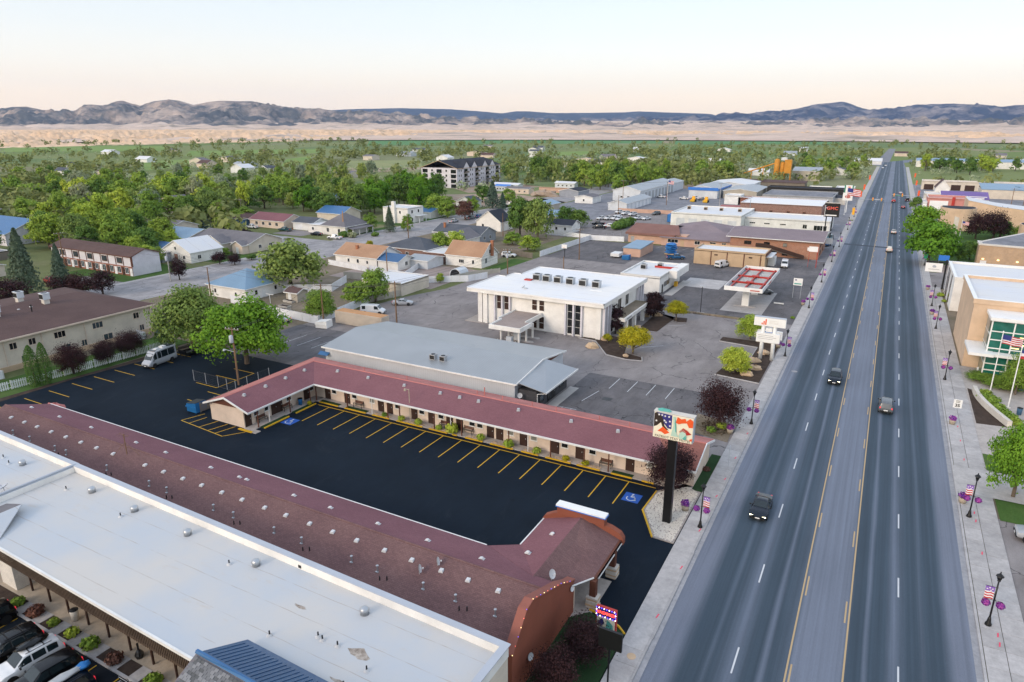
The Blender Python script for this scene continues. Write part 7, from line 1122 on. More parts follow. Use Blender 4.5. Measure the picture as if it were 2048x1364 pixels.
# ------------------------------------------------------------------ signs
o = E('motel_sign', 'tall black pole sign with eagle, flag and crowned statue artwork lettered for the motel', 'sign', (-15.4,62.3,0)); ORIG[o.name] = Vector((-15.4,62.3,0)); X, Y = -15.4,62.3
MB().box(X - .42, Y - .3,0, X + .42, Y + .3,9.7).build('pole', 'black_metal', o, False); W_, Hh = 4.0,2.75; z0 = 9.6; cab = MB().box(X - W_ / 2, Y - .38, z0, X + W_ / 2, Y + .38, z0 + Hh).build('cabinet', 'dish_grey', o); MB().box(X - W_ / 2 - .03, Y - .4, z0 + Hh, X + W_ / 2 + .03, Y + .4, z0 + Hh + .06).build('cabinet_cap', 'travertine', cab)
def art(y, flip):
    s = -1 if flip else 1; k = 0
    def pl(pts, m, nm='artwork'):
        nonlocal k; k += 1; yy = y - s * (.004 * k); MB().poly([(X + s * (u - .5) * W_ * .97, yy, z0 + .05 + v * (Hh - .1)) for u, v in (pts if not flip else pts)]).build(nm, m, cab)
    pl([(0,0),(1,0),(1,1),(0,1)], 'cream_print'); pl([(.05,1),(.46,.98),(.46,.42),(.36,.42),(.2,.7)], 'navy_print'); pl([(0,.95),(.06,1),(.2,.86),(.24,.72),(.28,.5),(.4,.34),(.3,.36),(.22,.46),(.18,.62),(.08,.46),(0,.40)], 'eagle_brown'); pl([(.1,.24),(.24,.46),(.42,.26),(.3,.16),(.2,.24)], 'sign_orange')
    for u, v in ((.12,.92),(.2,.92),(.28,.9),(.38,.9),(.41,.72),(.27,.72),(.31,.66),(.42,.54),(.06,.66)): pl([(u + (.035 if i % 2 == 0 else .014) * math.cos(PI / 2 + i * PI / 5), v + (.055 if i % 2 == 0 else .022) * math.sin(PI / 2 + i * PI / 5)) for i in range(10)], 'sign_white')
    pl([(.56,.72),(.6,.96),(.7,.9),(.8,.95),(.84,.78),(.72,.74),(.64,.68)], 'sign_orange'); pl([(.82,.84),(.92,.98),(1,.9),(1,.64),(.9,.62)], 'sign_orange'); pl([(.66,.38),(.76,.56),(.86,.5),(.98,.36),(.86,.3)], 'red_paint'); pl([(.94,.06),(1,.06),(1,.2),(.94,.16)], 'sign_orange')
    pl([(.49,.94),(.55,.96),(.56,.7),(.6,.3),(.66,.16),(.46,.16),(.51,.6)], 'pale_teal'); pl([(.55,.9),(.57,.7),(.6,.34),(.57,.34),(.54,.7)], 'teal_print'); pl([(.66,.2),(.68,.36),(.75,.42),(.83,.38),(.87,.24),(.85,.1),(.7,.1)], 'pale_teal'); pl([(.76,.14),(.84,.3),(.86,.14),(.82,.1)], 'teal_print')
    for a in range(-50,60,22): c_, s_ = math.cos(R(90 + a)), math.sin(R(90 + a)); pl([(.755 + c_ * .075 - s_ * .008,.32 + s_ * .11),(.755 + c_ * .075 + s_ * .008,.32 + s_ * .11),(.755 + c_ * .13,.32 + s_ * .21)], 'pale_teal')
    pl([(0,.0),(1,.0),(1,.1),(.5,.12),(0,.16)], 'cream_print'); lettering('PATRIOT STAY MOTEL', .355, 'eagle_brown', cab,(X + s * .05, y - s * (.004 * k + .01), z0 + .22), 'S' if not flip else 'N', 1.0)
art(Y - .39, False); art(Y + .39, True)
MB().rock((X - 1.1, Y, z0 + Hh + .1),.7,.3,.2, random.Random(9)).build('cabinet_topper', 'teal_print', cab)
# bank sign
o = E('bank_sign', 'white twin-pillar bank sign with three red bars and a message board', 'sign', (-14.6,121.4,0))
for x in (-15.8,-13.9): MB().lathe((x,121.4,0), [(.34,0),(.34,6.3)],14).build('pillar', 'sign_white', o, True)
cb1 = MB().box(-17.4,121.0,6.2,-12.2,121.8,7.7).build('cabinet', 'sign_white', o); MB().box(-17.4,120.98,7.7,-12.2,121.82,7.78).build('cabinet_cap', 'dish_grey', cb1)
for i, h in enumerate((.3,.65,1.0)): MB().box(-16.15 + i * .3,120.97,6.45,-15.95 + i * .3,121,6.45 + h).build('logo_bar', 'sign_orange', cb1)
cb2 = MB().box(-16.8,121.0,3.3,-12.9,121.8,4.9).build('message_board', 'sign_white', o); MB().box(-15.35,121.05,5.2,-14.3,121.75,5.9).build('clock_box', 'sign_white', o); m = MB()
for j, z in enumerate((4.5,4.2,3.9)): m.box(-16.5,120.985, z,-14.0 + .5 * (j % 2),121, z + .06)
m.build('message_line', 'grey_print', cb2); m = MB()
for z in (7.2,6.95,6.75): m.box(-14.9,120.985, z,-13.4,121, z + .04)
m.build('name_line', 'travertine', cb1)
o = E('monument_sign', 'low white monument sign with a red and blue panel behind the bank sign', 'sign', (-16,131.5,0)); MB().box(-18.6,131.2,1.0,-13.6,131.6,2.6).build('panel', 'sign_white', o); MB().box(-17.2,131.15,1.6,-15.4,131.2,2.5).build('picture', 'sign_blue', o); MB().box(-16.0,131.13,1.5,-15.4,131.15,1.9).build('picture_corner', 'flag_red', o); MB().box(-18.2,131.3,0,-14,131.5,1.0).build('plinth', 'travertine', o)
def two_post(name, label, x, y, w, h, z, pm, fm, face='S', back='sign_white'):
    o = E(name, label, 'sign', (x, y,0))
    for s in (-1,1): MB().tube((x + s * w * .42, y + .08,0),(x + s * w * .42, y + .08, z + h),.05,6).build('post', pm, o)
    p = MB().box(x - w / 2, y - .05, z, x + w / 2, y + .03, z + h).build('panel', fm, o); return o, p
o, p = two_post('school_sign', 'small two-post sign with a capped graduate motif at the fuel station', -15.8,171.6,2.0,1.7,3.2, 'steel', 'sign_white'); MB().poly([(-16.6,171.53,4.5),(-16.3,171.53,4.65),(-16.0,171.53,4.5),(-16.3,171.53,4.3)]).build('motif', 'navy_print', p); MB().box(-16.6,171.53,3.45,-15.0,171.54,3.75).build('print_band', 'teal_print', p)
o, p = two_post('red_post_sign', 'white sign on two red posts before the brick office', -16.6,213.4,2.5,1.5,4.6, 'red_paint', 'sign_white'); MB().box(-15.45,213.3,0,-15.35,213.5,6.3).build('red_arm', 'red_paint', o)
two_post('low_white_sign', 'white square sign on the pavement beside the brick office', -15.5,252.7,2.6,2.0,1.2, 'steel', 'sign_white'); two_post('blue_guide_sign', 'bright blue guide sign on two posts across from the brick hall', 16.4,225.4,2.6,1.5,3.0, 'steel', 'sign_blue'); o, p = two_post('blade_sign', 'small green and white blade sign under the big street tree', 12.2,230.6,1.0,1.4,2.4, 'steel', 'sign_green'); two_post('white_hang_board', 'fallen white board lying at the fuel station forecourt', -18.6,163.6,2.2,.3,.15, 'steel', 'sign_white')
o = E('dealer_sign', 'black roadside dealer sign with red and white letters on two black posts', 'sign', (-17.0,268.5,0)); p = MB().box(-19.1,268.2,8.4,-14.2,268.8,13.2).build('panel', 'black_metal', o); lettering('GMC', 1.5, 'sign_red', p,(-16.6,268.15,11.4), 'S', 1.1,.03); MB().box(-18.6,268.15,8.8,-15.0,268.2,9.2).build('name_strip', 'sign_white', p); MB().box(-19.15,268.1,13.2,-14.1,268.9,13.4).build('cap', 'travertine', p)
for x in (-18.2,-16.2): MB().tube((x,268.5,0),(x,268.5,8.4),.2,8).build('post', 'black_metal', o)
o = E('store_sign', 'white and green convenience-store pole sign with a big red 7', 'sign', (-16.5,362,0)); MB().tube((-16.5,362,0),(-16.5,362,6),.2,8).build('post', 'sign_white', o); p = MB().box(-18.4,361.7,9.2,-14.6,362.3,12.6).build('panel', 'sign_white', o); MB().box(-18.42,361.66,9.2,-17.9,362.34,12.62).box(-15.1,361.66,9.2,-14.58,362.34,12.62).build('green_band', 'sign_green', p); lettering('7', 2.8, 'sign_orange', p,(-16.5,361.65,10.9), 'S', 1.0,.04); q = MB().box(-18.7,361.7,5.6,-14.5,362.3,9.2).build('price_panel', 'sign_white', o); MB().rock((-16.6,361.7,7.4),1.2,.06,.7, random.Random(3)).build('logo', 'pink_trim', q)
for i,(x, y, z, m, l) in enumerate([(-12.6,333,4, 'signal_amber', 'orange pennant banner past the traffic lights, left pavement, first'),(-13.4,420,4, 'sign_orange', 'orange pennant banner on the left pavement by the dark-roofed shop'),(-13.6,470,4, 'sign_orange', 'orange pennant banner on the left pavement by the white diner'),(-13.6,560,4, 'sign_orange', 'orange pennant banner far along the left pavement'),(14.2,440,4, 'sign_orange', 'orange pennant banner on the right pavement by the teal shop'),(14.6,520,4, 'sign_orange', 'orange pennant banner at the storage row'),(15.2,600,4, 'sign_orange', 'orange pennant banner farthest along the right pavement')]): o = E('pennant_banner', l, 'banner', (x, y,0)); MB().tube((x, y,0),(x, y, z + 1.6),.06,6).build('pole', 'steel', o); MB().box(x - .1, y - .05, z - 1.6, x + .9, y + .05, z + 1.4).build('cloth', m, o)
o = E('hanging_sign', 'white hanging board on a black cross-armed post on the right pavement', 'sign', (15.3,199.6,0)); MB().box(15.1,199.4,0,15.5,199.8,7.4).build('post', 'black_metal', o); MB().box(10.9,199.5,6.6,16.6,199.7,6.9).build('arm', 'black_metal', o); p = MB().box(10.9,199.5,4.2,14.6,199.7,6.4).build('board', 'sign_white', o); MB().rock((12.8,199.46,5.6),.4,.03,.3, random.Random(8)).build('emblem', 'dish_grey', p); MB().box(11.6,199.47,4.8,14.0,199.5,4.9).build('name_line', 'grey_print', p)
o = E('speed_limit_sign', 'white speed limit sign on a thin post above a flower tub on the right', 'sign', (12.5,105.2,.13)); MB().tube((12.5,105.2,.13),(12.5,105.2,3.6),.035,6).build('post', 'steel', o); p = MB().box(12.0,105.12,2.5,13.0,105.16,3.7).build('plate', 'sign_white', o); lettering('35', .6, 'black_plastic', p,(12.5,105.10,2.85), 'S', 1.0,.015); lettering('SPEED\nLIMIT', .2, 'black_plastic', p,(12.5,105.10,3.42), 'S')
o = E('parking_sign', 'small thin-post sign on the left pavement beside the motel end', 'sign', (-12.3,77.6,.13)); MB().tube((-12.3,77.6,.13),(-12.3,77.6,2.9),.03,6).build('post', 'steel', o); MB().box(-12.34,77.35,2.3,-12.3,77.85,2.9).build('plate', 'dish_grey', o)
o = E('vacancy_sign', 'small lit VACANCY sign with red neon and blue bulbs on the entrance lawn', 'sign', (-14.9,43.4,.1)); MB().tube((-14.9,43.4,.1),(-14.9,43.4,.9),.1,8).build('post', 'black_metal', o); p = MB().box(-15.75,43.25,.9,-14.05,43.5,3.0).build('cabinet', 'red_paint', o); MB().box(-15.7,43.2,2.2,-14.1,43.25,2.95).build('neon_panel', 'navy_print', p); lettering('VACANCY', .36, 'neon_red', p,(-14.9,43.17,2.55), 'S', .9,.01); MB().box(-15.65,43.2,1.0,-14.15,43.25,2.1).build('picture', 'cream_print', p); MB().poly([(-15.6,43.19,1.5),(-15.2,43.19,2.05),(-15.0,43.19,1.6),(-15.3,43.19,1.2)]).build('picture_eagle', 'navy_print', p); MB().poly([(-14.9,43.19,1.05),(-14.8,43.19,2.0),(-14.6,43.19,1.9),(-14.3,43.19,1.6),(-14.25,43.19,1.05)]).build('picture_statue', 'teal_print', p)
for i in range(22): u = i / 22 * 4.7; x, z = ((-15.7 + u,2.95) if u < 1.6 else (-14.1,2.95 - (u - 1.6)) if u < 2.35 else (-14.1 - (u - 2.35),2.2) if u < 3.95 else (-15.7,2.2 + u - 3.95)); KIT.put('bulb', ('vb', i % 2), lambda: MB().lathe((0,0,-.04), [(.03,0),(.05,.04),(.03,.08)],6),('neon_blue', 'neon_white')[i % 2], p,(x,43.17, z))
o = E('black_back_sign', 'black square sign seen from behind on a thin pole at the bottom edge', 'sign', (-12.6,37.6,.1)); MB().tube((-12.6,37.6,.1),(-12.6,37.6,4.9),.07,8).build('pole', 'black_metal', o); MB().box(-13.4,37.5,4.6,-11.7,37.7,6.1).build('board', 'black_metal', o)
S(MB().lathe((-12.4,42.4,.135), [(.36,0),(.36,.012),(.3,.016)],16).build('manhole_cover', 'rock_tan')); S(MB().lathe((-9.6,117.4,.032), [(.5,0),(.45,.012)],16).build('manhole_cover', 'gutter')); S(MB().box(-33.6,90.4,.038,-32.2,91.6,.05).build('drain_grate', 'black_metal'))
# flags
def flagpole(x, y, h, label, kind='us', fl=2.6, fh=1.4):
    o = E('flagpole', label, 'flagpole', (x, y,0)); MB().tube((x, y,0),(x, y, h),.09,8,.06).lathe((x, y, h), [(.1,0),(.12,.12),(.04,.24)],8).build('pole', 'sign_white', o); MB().lathe((x, y,0), [(.4,0),(.3,.15)],12).build('base', 'travertine', o)
    f = None; rows = 9 if kind == 'us' else 3; z1 = h - .3
    def strip(za, zb, ua, ub, m, nm):
        mb = MB(); n = 8
        for i in range(n):
            u0 = ua + (ub - ua) * i / n; u1 = ua + (ub - ua) * (i + 1) / n; wv = lambda u: (.16 * math.sin(u * 3.1),-.35 * u * .4)
            (w0, d0),(w1, d1) = wv(u0), wv(u1); mb.poly([(x + .08 + u0, y + w0, za + d0),(x + .08 + u1, y + w1, za + d1),(x + .08 + u1, y + w1, zb + d1),(x + .08 + u0, y + w0, zb + d0)])
        return mb.build(nm, m, o if nm == 'flag' else f)
    for i in range(rows):
        za, zb = z1 - fh * (i + 1) / rows, z1 - fh * i / rows; m = (('flag_red', 'flag_white')[i % 2] if kind == 'us' else ('flag_blue', 'flag_white', 'flag_red')[i]); u0 = fl * .42 if kind == 'us' and i < 5 else 0
        q = strip(za, zb, u0, fl, m, 'flag' if f is None else 'flag_stripe'); f = f or q
    if kind == 'us': strip(z1 - fh * 5 / 9, z1,0, fl * .42, 'flag_blue', 'flag_canton')
flagpole(18.3,122.2,9.6, 'tall white flagpole flying the national flag before the civic lobby'); flagpole(19.9,115.8,9.2, 'white flagpole flying a red, white and blue state flag beside the taller flag', 'st', 2.2,1.3); flagpole(-16.6,352,12.5, 'tall flagpole with a large national flag by the convenience-store sign', 'us', 5.5,3.2); flagpole(-106.5,376,11, 'flagpole with a small national flag in the depot yard', 'us', 3.0,1.8); flagpole(24.0,284,8, 'white flagpole with a low flag beside the stone pylon', 'us', 2,1.2); flagpole(-16.9,240,15, 'very tall bare white mast beside the brick office', 'us', .6,.3)
# traffic lights
def mast(x, y, s, label):
    o = E('traffic_signal', label, 'traffic light', (x, y,0)); MB().tube((x, y,0),(x, y,6.4),.16,8).build('pole', 'galvanised', o); MB().tube((x, y,6.0),(x + s * 11, y,6.6),.11,6).build('mast_arm', 'galvanised', o)
    for u in (6.4,10): h = MB().box(x + s * u - .25, y - .25,5.7, x + s * u + .25, y + .1,7.1).build('signal_head', 'signal_amber', o); MB().tube((x + s * u, y - .26,6.75),(x + s * u, y - .3,6.75),.16,8).build('red_lens', 'tail_lamp', h); MB().tube((x + s * u, y - .26,6.1),(x + s * u, y - .3,6.1),.16,8).build('green_lens', 'tank_green', h)
    MB().box(x + s * 7.2, y - .05,6.05, x + s * 9.2, y,6.55).build('street_name', 'dish_grey' if s > 0 else 'sign_green', o)
mast(-12.4,366,1, 'traffic signal mast reaching over the left lanes'); mast(12.6,394,-1, 'traffic signal mast with a green street name over the right lanes')
# utility poles and wires
POLES = {}
def upole(k, x, y, h, label, arm=True, ang=0.0, tr=False, m='wood_post'):
    o = E('utility_pole', label, 'utility pole', (x, y,0)); MB().tube((x, y,0),(x, y, h),.17,8,.11).build('pole', m, o); POLES[k] = (x, y, h, ang); c, s = math.cos(ang), math.sin(ang)
    if arm:
        MB().cb((x, y, h - .35),(2.6,.12,.14), ang).build('crossarm', 'weathered_wood', o); mb = MB()
        for u in (-1.15,-.5,.5,1.15): mb.lathe((x + u * c, y + u * s, h - .28), [(.05,0),(.07,.1),(.03,.2)],6)
        mb.build('insulator', 'white_plastic', o)
    if tr: MB().lathe((x + .1, y - .42, h - 2.4), [(.3,0),(.32,.1),(.32,1.1),(.1,1.25)],10).build('transformer', 'dish_grey', o, True)
upole('a', -86.6,68.6,9.6, 'weathered utility pole with a transformer and lamp in front of the bright maple', True, R(10), True); MB().tube((-86.6,68.5,5.6),(-88.0,67.9,6.0),.04,6).lathe((-88.1,67.9,5.75), [(.22,0),(.16,.2),(.05,.3)],10).build('lamp_arm', 'dish_grey', bpy.data.objects['utility_pole'])
upole('b', -99.2,101.2,8.6, 'utility pole at the corner of the vinyl fence', True, R(20), False); upole('c', -84.6,106.8,9.6, 'utility pole behind the shipping container', True, R(20)); upole('d', -140.2,106.4,7.2, 'thin pole beside the white hip-roofed cottage', False); upole('e', -163.8,112.8,8.0, 'pole with a transformer at the verge by the townhouse row', True, R(80), True, 'concrete_light'); upole('f', -206,109.5,10.4, 'tall pole rising behind the dark spruce', True, R(80)); upole('g', -147.7,134.5,6.5, 'pole behind the big willow-like tree', True, R(20)); upole('h', -112,138.6,9, 'pole beside the leafy hedge near the storage building', False); upole('i', -246,207.6,9, 'pole at the edge of the wood on the cross street', True, R(0), False, 'bark_pale'); upole('j', -80.7,192.4,9.6, 'pole beside the basketball court', True, R(10)); upole('k', -89.9,163.5,7, 'pole behind the bank, beside the picket yard', True, R(10), True); upole('l', -178,196,9, 'slim pole in front of the hip-roofed house', False,0, False, 'orange_steel'); upole('m', -70.5,158,7.5, 'pole between the bank and the white shop', False); upole('n', -108,302,9, 'pole with a lamp arm over the dealer yard', False); upole('o', -118,336,13, 'tall timber pole beside the white depot sheds', True, R(20)); upole('p', -100,352,12, 'timber pole with several arms in the depot yard', True, R(80)); upole('q', -280,168,10, 'pole among the trees behind the blue-roofed hall', False); upole('r', 52,402,11, 'pole pair behind the round hall, left pole', True, R(10)); upole('s', 57,404,11, 'pole pair behind the round hall, right pole', True, R(10)); upole('t', -124,222,8.5, 'pole beside the grey-blue house', False); upole('u', -148,196,8.5, 'pole beside the brick house with the slate roof', False); upole('v', -74,356,12, 'pole by the white box building in the depot', True, R(30), False, 'concrete_light'); upole('w', -94,520,13, 'pole beside the conveyor of the batching plant', True,0, False, 'fence_pale')
def wires(a, b_, offs, label, sag=.8, r=.022):
    xa, ya, ha, ga = POLES[a]; xb, yb, hb, gb = POLES[b_]; mb = MB()
    for u, dz in offs:
        p = Vector((xa + u * math.cos(ga), ya + u * math.sin(ga), ha - .1 + dz)); q = Vector((xb + u * math.cos(gb), yb + u * math.sin(gb), hb - .1 + dz)); pts = []
        for i in range(11): t_ = i / 10; v = p.lerp(q, t_); v.z -= sag * 4 * t_ * (1 - t_); pts.append(v)
        mb.path(pts, r,4)
    T(mb.build('power_line', 'wire'), label, 'power line')
O3 = [(-1.15,0),(.5,0),(1.15,0),(0,-1.2)]
for a, b_, l in [('f', 'e', 'power lines sagging over the brown townhouse roof'),('e', 'b', 'power lines from the townhouse verge to the vinyl fence corner'),('b', 'c', 'power lines from the fence corner to the container pole'),('b', 'g', 'power lines passing behind the big willow-like tree'),('c', 'k', 'power lines crossing the bank parking'),('a', 'b', 'service lines above the maple'),('k', 'j', 'power lines from behind the bank to the basketball court'),('o', 'p', 'power lines over the white depot sheds'),('r', 's', 'short lines joining the pole pair behind the round hall'),('j', 'n', 'power lines from the court to the dealer yard'),('d', 'e', 'lines over the white hip-roofed cottage')]: wires(a, b_, O3, l)
# fences
V = lambda l, pts, h=1.8: post_fence('vinyl_fence', l, 'fence', pts, h, 'white_vinyl', solid=True)
V('white vinyl fence round the back yard of the hip-roofed cottage', [(-131,104.6),(-114.3,101.6),(-100.2,100.6),(-103,121.6)]); V('white vinyl fence around the gravel yard behind the tan bungalow', [(-126,148),(-103,143.4),(-94.4,150),(-92,156)],1.7); V('white vinyl fence on the street side of the tan bungalow', [(-143,150),(-126,147)],1.5); V('white vinyl fence along the basketball court', [(-93.4,191),(-92,229),(-80,231)]); V('white vinyl fence in front of the white bungalow', [(-112,234),(-93,232)],1.5); V('white vinyl fence behind the hip-roofed cottage garden', [(-128.4,118),(-118,124),(-122,134)],1.9); V('white vinyl fence beside the brick extension', [(-112,146),(-119,166)],1.6)
post_fence('pale_slat_fence', 'pale louvred timber fence along the bank parking edge', 'fence', [(-103.2,118),(-100.2,128.4)],1.6, 'fence_pale', gap=.32, pw=.26, mat_post='fence_pale'); post_fence('red_slat_fence', 'weathered red board fence behind the garden shed', 'fence', [(-131.5,121),(-121.6,117.4)],1.7, 'fence_red', gap=.3, pw=.2, mat_post='fence_red'); post_fence('tan_slat_fence', 'tan picket fence around the arched shed behind the bank', 'fence', [(-99.4,146.6),(-96.8,156.6),(-92.4,163.6)],1.4, 'fence_pale', gap=.2, pw=.16, mat_post='fence_pale'); post_fence('brown_board_fence', 'dark weathered board fence behind the parked white car', 'fence', [(-107,190),(-94,187)],1.8, 'weathered_wood', gap=.22, pw=.2, mat_post='weathered_wood'); post_fence('pink_block_fence', 'pink slatted fence along the depot yard', 'fence', [(-112,313),(-78,316)],1.8, 'pink_wall', solid=True, mat_post='pink_wall', step=4); post_fence('stable_fence', 'long weathered panel fence behind the big willow-like tree', 'fence', [(-126,137.5),(-108,141)],1.8, 'fence_pale', solid=True, mat_post='fence_pale'); post_fence('court_rail', 'low dark rail dividing the basketball court', 'fence', [(-76,196),(-70,224)],1.0, None, mesh=True, mat_post='black_metal', step=3); post_fence('yard_mesh', 'wire mesh fence around the dealer lot behind the clinic', 'fence', [(-92,231),(-80,250)],1.6, None, mesh=True, mat_post='steel', step=3)
o = E('basketball_hoop', 'basketball hoop with a white backboard on the school court', 'hoop', (-86.5,194.5,0)); MB().tube((-86.5,194.5,0),(-86.5,194.5,3.0),.1,8).build('pole', 'black_metal', o); MB().box(-87.4,194.0,2.8,-85.6,194.1,4.0).build('backboard', 'sign_white', o); m = MB()
for i in range(12): a0, a1 = R(30 * i), R(30 * i + 30); m.tube((-86.5 + .23 * math.cos(a0),193.7 + .23 * math.sin(a0),3.05),(-86.5 + .23 * math.cos(a1),193.7 + .23 * math.sin(a1),3.05),.02,4)
m.build('rim', 'sign_orange', o)
o = E('arched_shed', 'arched white metal shed with a dark opening behind the bank', 'shed', (-100,153,0)); pts = [(-101.8,.8)] + [(-100 + 1.8 * math.cos(R(a)),.8 + 1.7 * math.sin(R(a))) for a in range(180,-1,-18)][1:]; MB().vprism([(-101.8,0)] + pts + [(-98.2,0)], 'y', 152.4,156.4).build('shell', 'metal_white', o); MB().vprism([(-101.6,0.02)] + [(-100 + (x + 100) * .88, z * .92) for x, z in pts] + [(-98.4,.02)], 'y', 152.32,152.4).build('opening', 'pane_dark', o)
# planters, boulders, hydrant, benches on the civic side
for i,(x, y, s, l) in enumerate([(-47,119.6,.9, 'tan boulder against the bank corner'),(-43.9,118.4,.8, 'tan boulder under the purple shrub by the bank'),(-44.4,113.4,1.3, 'large flat tan boulder in the bank bed'),(-42.4,139,.9, 'tan boulder at the bank entrance, left of two'),(-40.4,140.6,1.2, 'large tan boulder beside the second purple shrub'),(-41,129.4,.8, 'tan boulder at the bank entrance, right of two'),(-15.6,124.4,1.0, 'pointed tan boulder between the bank sign pillars'),(-16.4,119.2,1.1, 'flat tan boulder at the foot of the bank sign'),(-15.6,115.2,1.1, 'tan boulder below the bank sign, middle'),(-16.4,111.6,1.1, 'tan boulder below the bank sign, nearest'),(-37,111,.6, 'small boulder under the yellow tree')]): T(MB().rock((x, y,.25), s, s * .8, s * .55, random.Random(i)).build('boulder', 'rock_tan'), l, 'boulder', 'boulders in the bank beds')
def curved_wall(): 
    m = MB(); pts = [(15.8 + 3.0 * (1 - math.cos(R(a))) * 1.0,121 - 13.5 * a / 90) for a in range(0,91,10)]
    for (xa, ya),(xb, yb) in zip(pts, pts[1:]): m.prism([(xa, ya),(xa + .55, ya),(xb + .55, yb),(xb, yb)],0,1.0)
    return m
T(curved_wall().build('planter_wall', 'travertine'), 'curved pale stone planter wall at the civic plaza', 'planter wall'); S(MB().prism([(15.3,122),(15.9,121.5),(18.9,107.5),(15.3,107)],0,.1).build('plaza_bed', 'mulch'))
o = E('fire_hydrant', 'red fire hydrant in the bed beside the white modern building', 'hydrant', (16.6,155,0)); MB().lathe((16.6,155,.05), [(.2,0),(.2,.1),(.14,.12),(.14,.6),(.18,.65),(.08,.85)],10).tube((16.35,155,.45),(16.85,155,.45),.07,8).build('body', 'red_paint', o, True)
o = E('plaza_bench', 'blue bench before the civic lobby at the right edge', 'bench', (23.0,124.4,.06)); MB().box(22,124,.4,24.6,124.6,.5).build('seat', 'sign_blue', o); MB().box(22,124.55,.5,24.6,124.65,1.0).build('backrest', 'sign_blue', o); MB().box(22.1,124.1,.06,22.2,124.6,.4).box(24.4,124.1,.06,24.5,124.6,.4).build('leg', 'black_metal', o)
bin_(20.9,113.4,.06,.35,1.0, 'blue_wall', 'dark blue litter bin on the civic plaza'); T(MB().tube((17.3,131.0,.1),(17.3,131.0,1.1),.14,8).build('bollard', 'sign_white'), 'white bollard at the civic corner', 'bollard')
o = E('clothes_post', 'white T-shaped clothes post in the fenced yard', 'clothes post', (-122.6,108.6,0)); MB().tube((-122.6,108.6,0),(-122.6,108.6,2.2),.07,6).tube((-123.8,108.6,2.15),(-121.4,108.6,2.15),.06,6).build('frame', 'white_paint', o)
for x, y, l in ((-119.6,111.6, 'farthest'),(-116.8,107.4, 'middle'),(-114.6,105.2, 'nearest')): o = E('raised_bed', 'pale raised garden bed in the fenced yard, ' + l + ' of three', 'garden bed', (x, y,0)); MB().box(x - 1.4, y - .7,0, x + 1.4, y + .7,.45).build('frame', 'fence_pale', o); MB().box(x - 1.2, y - .5,.45, x + 1.2, y + .5,.47).build('soil', 'mulch', o)
o = E('parking_light', 'slim parking-lot light at the fuel station kerb', 'lamp post', (-32.6,147.2,0)); MB().tube((-32.6,147.2,0),(-32.6,147.2,6),.07,6).build('pole', 'black_metal', o); MB().box(-33.2,147,6,-32,147.4,6.2).build('head', 'dish_grey', o); MB().box(-33.4,146.8,0,-31.8,147.6,.2).build('base', 'pavement', o)
o = E('bicycle_rack', 'bicycles leaning together in front of the hotel bed', 'bicycles', (-44.2,21,0))
for k in range(2):
    x = -44.2 + k * .5
    for y in (20.7,21.8):
        m = MB()
        for i in range(14): a0, a1 = 2 * PI * i / 14,2 * PI * (i + 1) / 14; m.tube((x, y + .34 * math.cos(a0),.36 + .34 * math.sin(a0)),(x, y + .34 * math.cos(a1),.36 + .34 * math.sin(a1)),.02,4)
        m.build('wheel', 'tyre', o)
    MB().path([(x,20.7,.36),(x,21.1,.85),(x,21.6,.85),(x,21.8,.36),(x,21.25,.36),(x,21.6,.85)],.022,5).path([(x,21.25,.36),(x,21.05,.95)],.02,5).path([(x - .25,21.65,1.0),(x + .25,21.65,1.0)],.018,5).build('frame', 'steel', o); MB().box(x - .07,20.9,.95, x + .07,21.16,1.0).build('saddle', 'black_plastic', o)
bin_(-54.6,24.3,.06,.33,1.0, 'travertine', 'pale grey litter bin under the hotel balcony'); T(MB().lathe((-46.0,24.2,.06), [(.28,0),(.34,.3),(.2,.6),(.08,.7),(.08,1.3)],10).build('chiminea', 'black_metal'), 'black ash urn with a chimney on the hotel walk', 'ash urn')
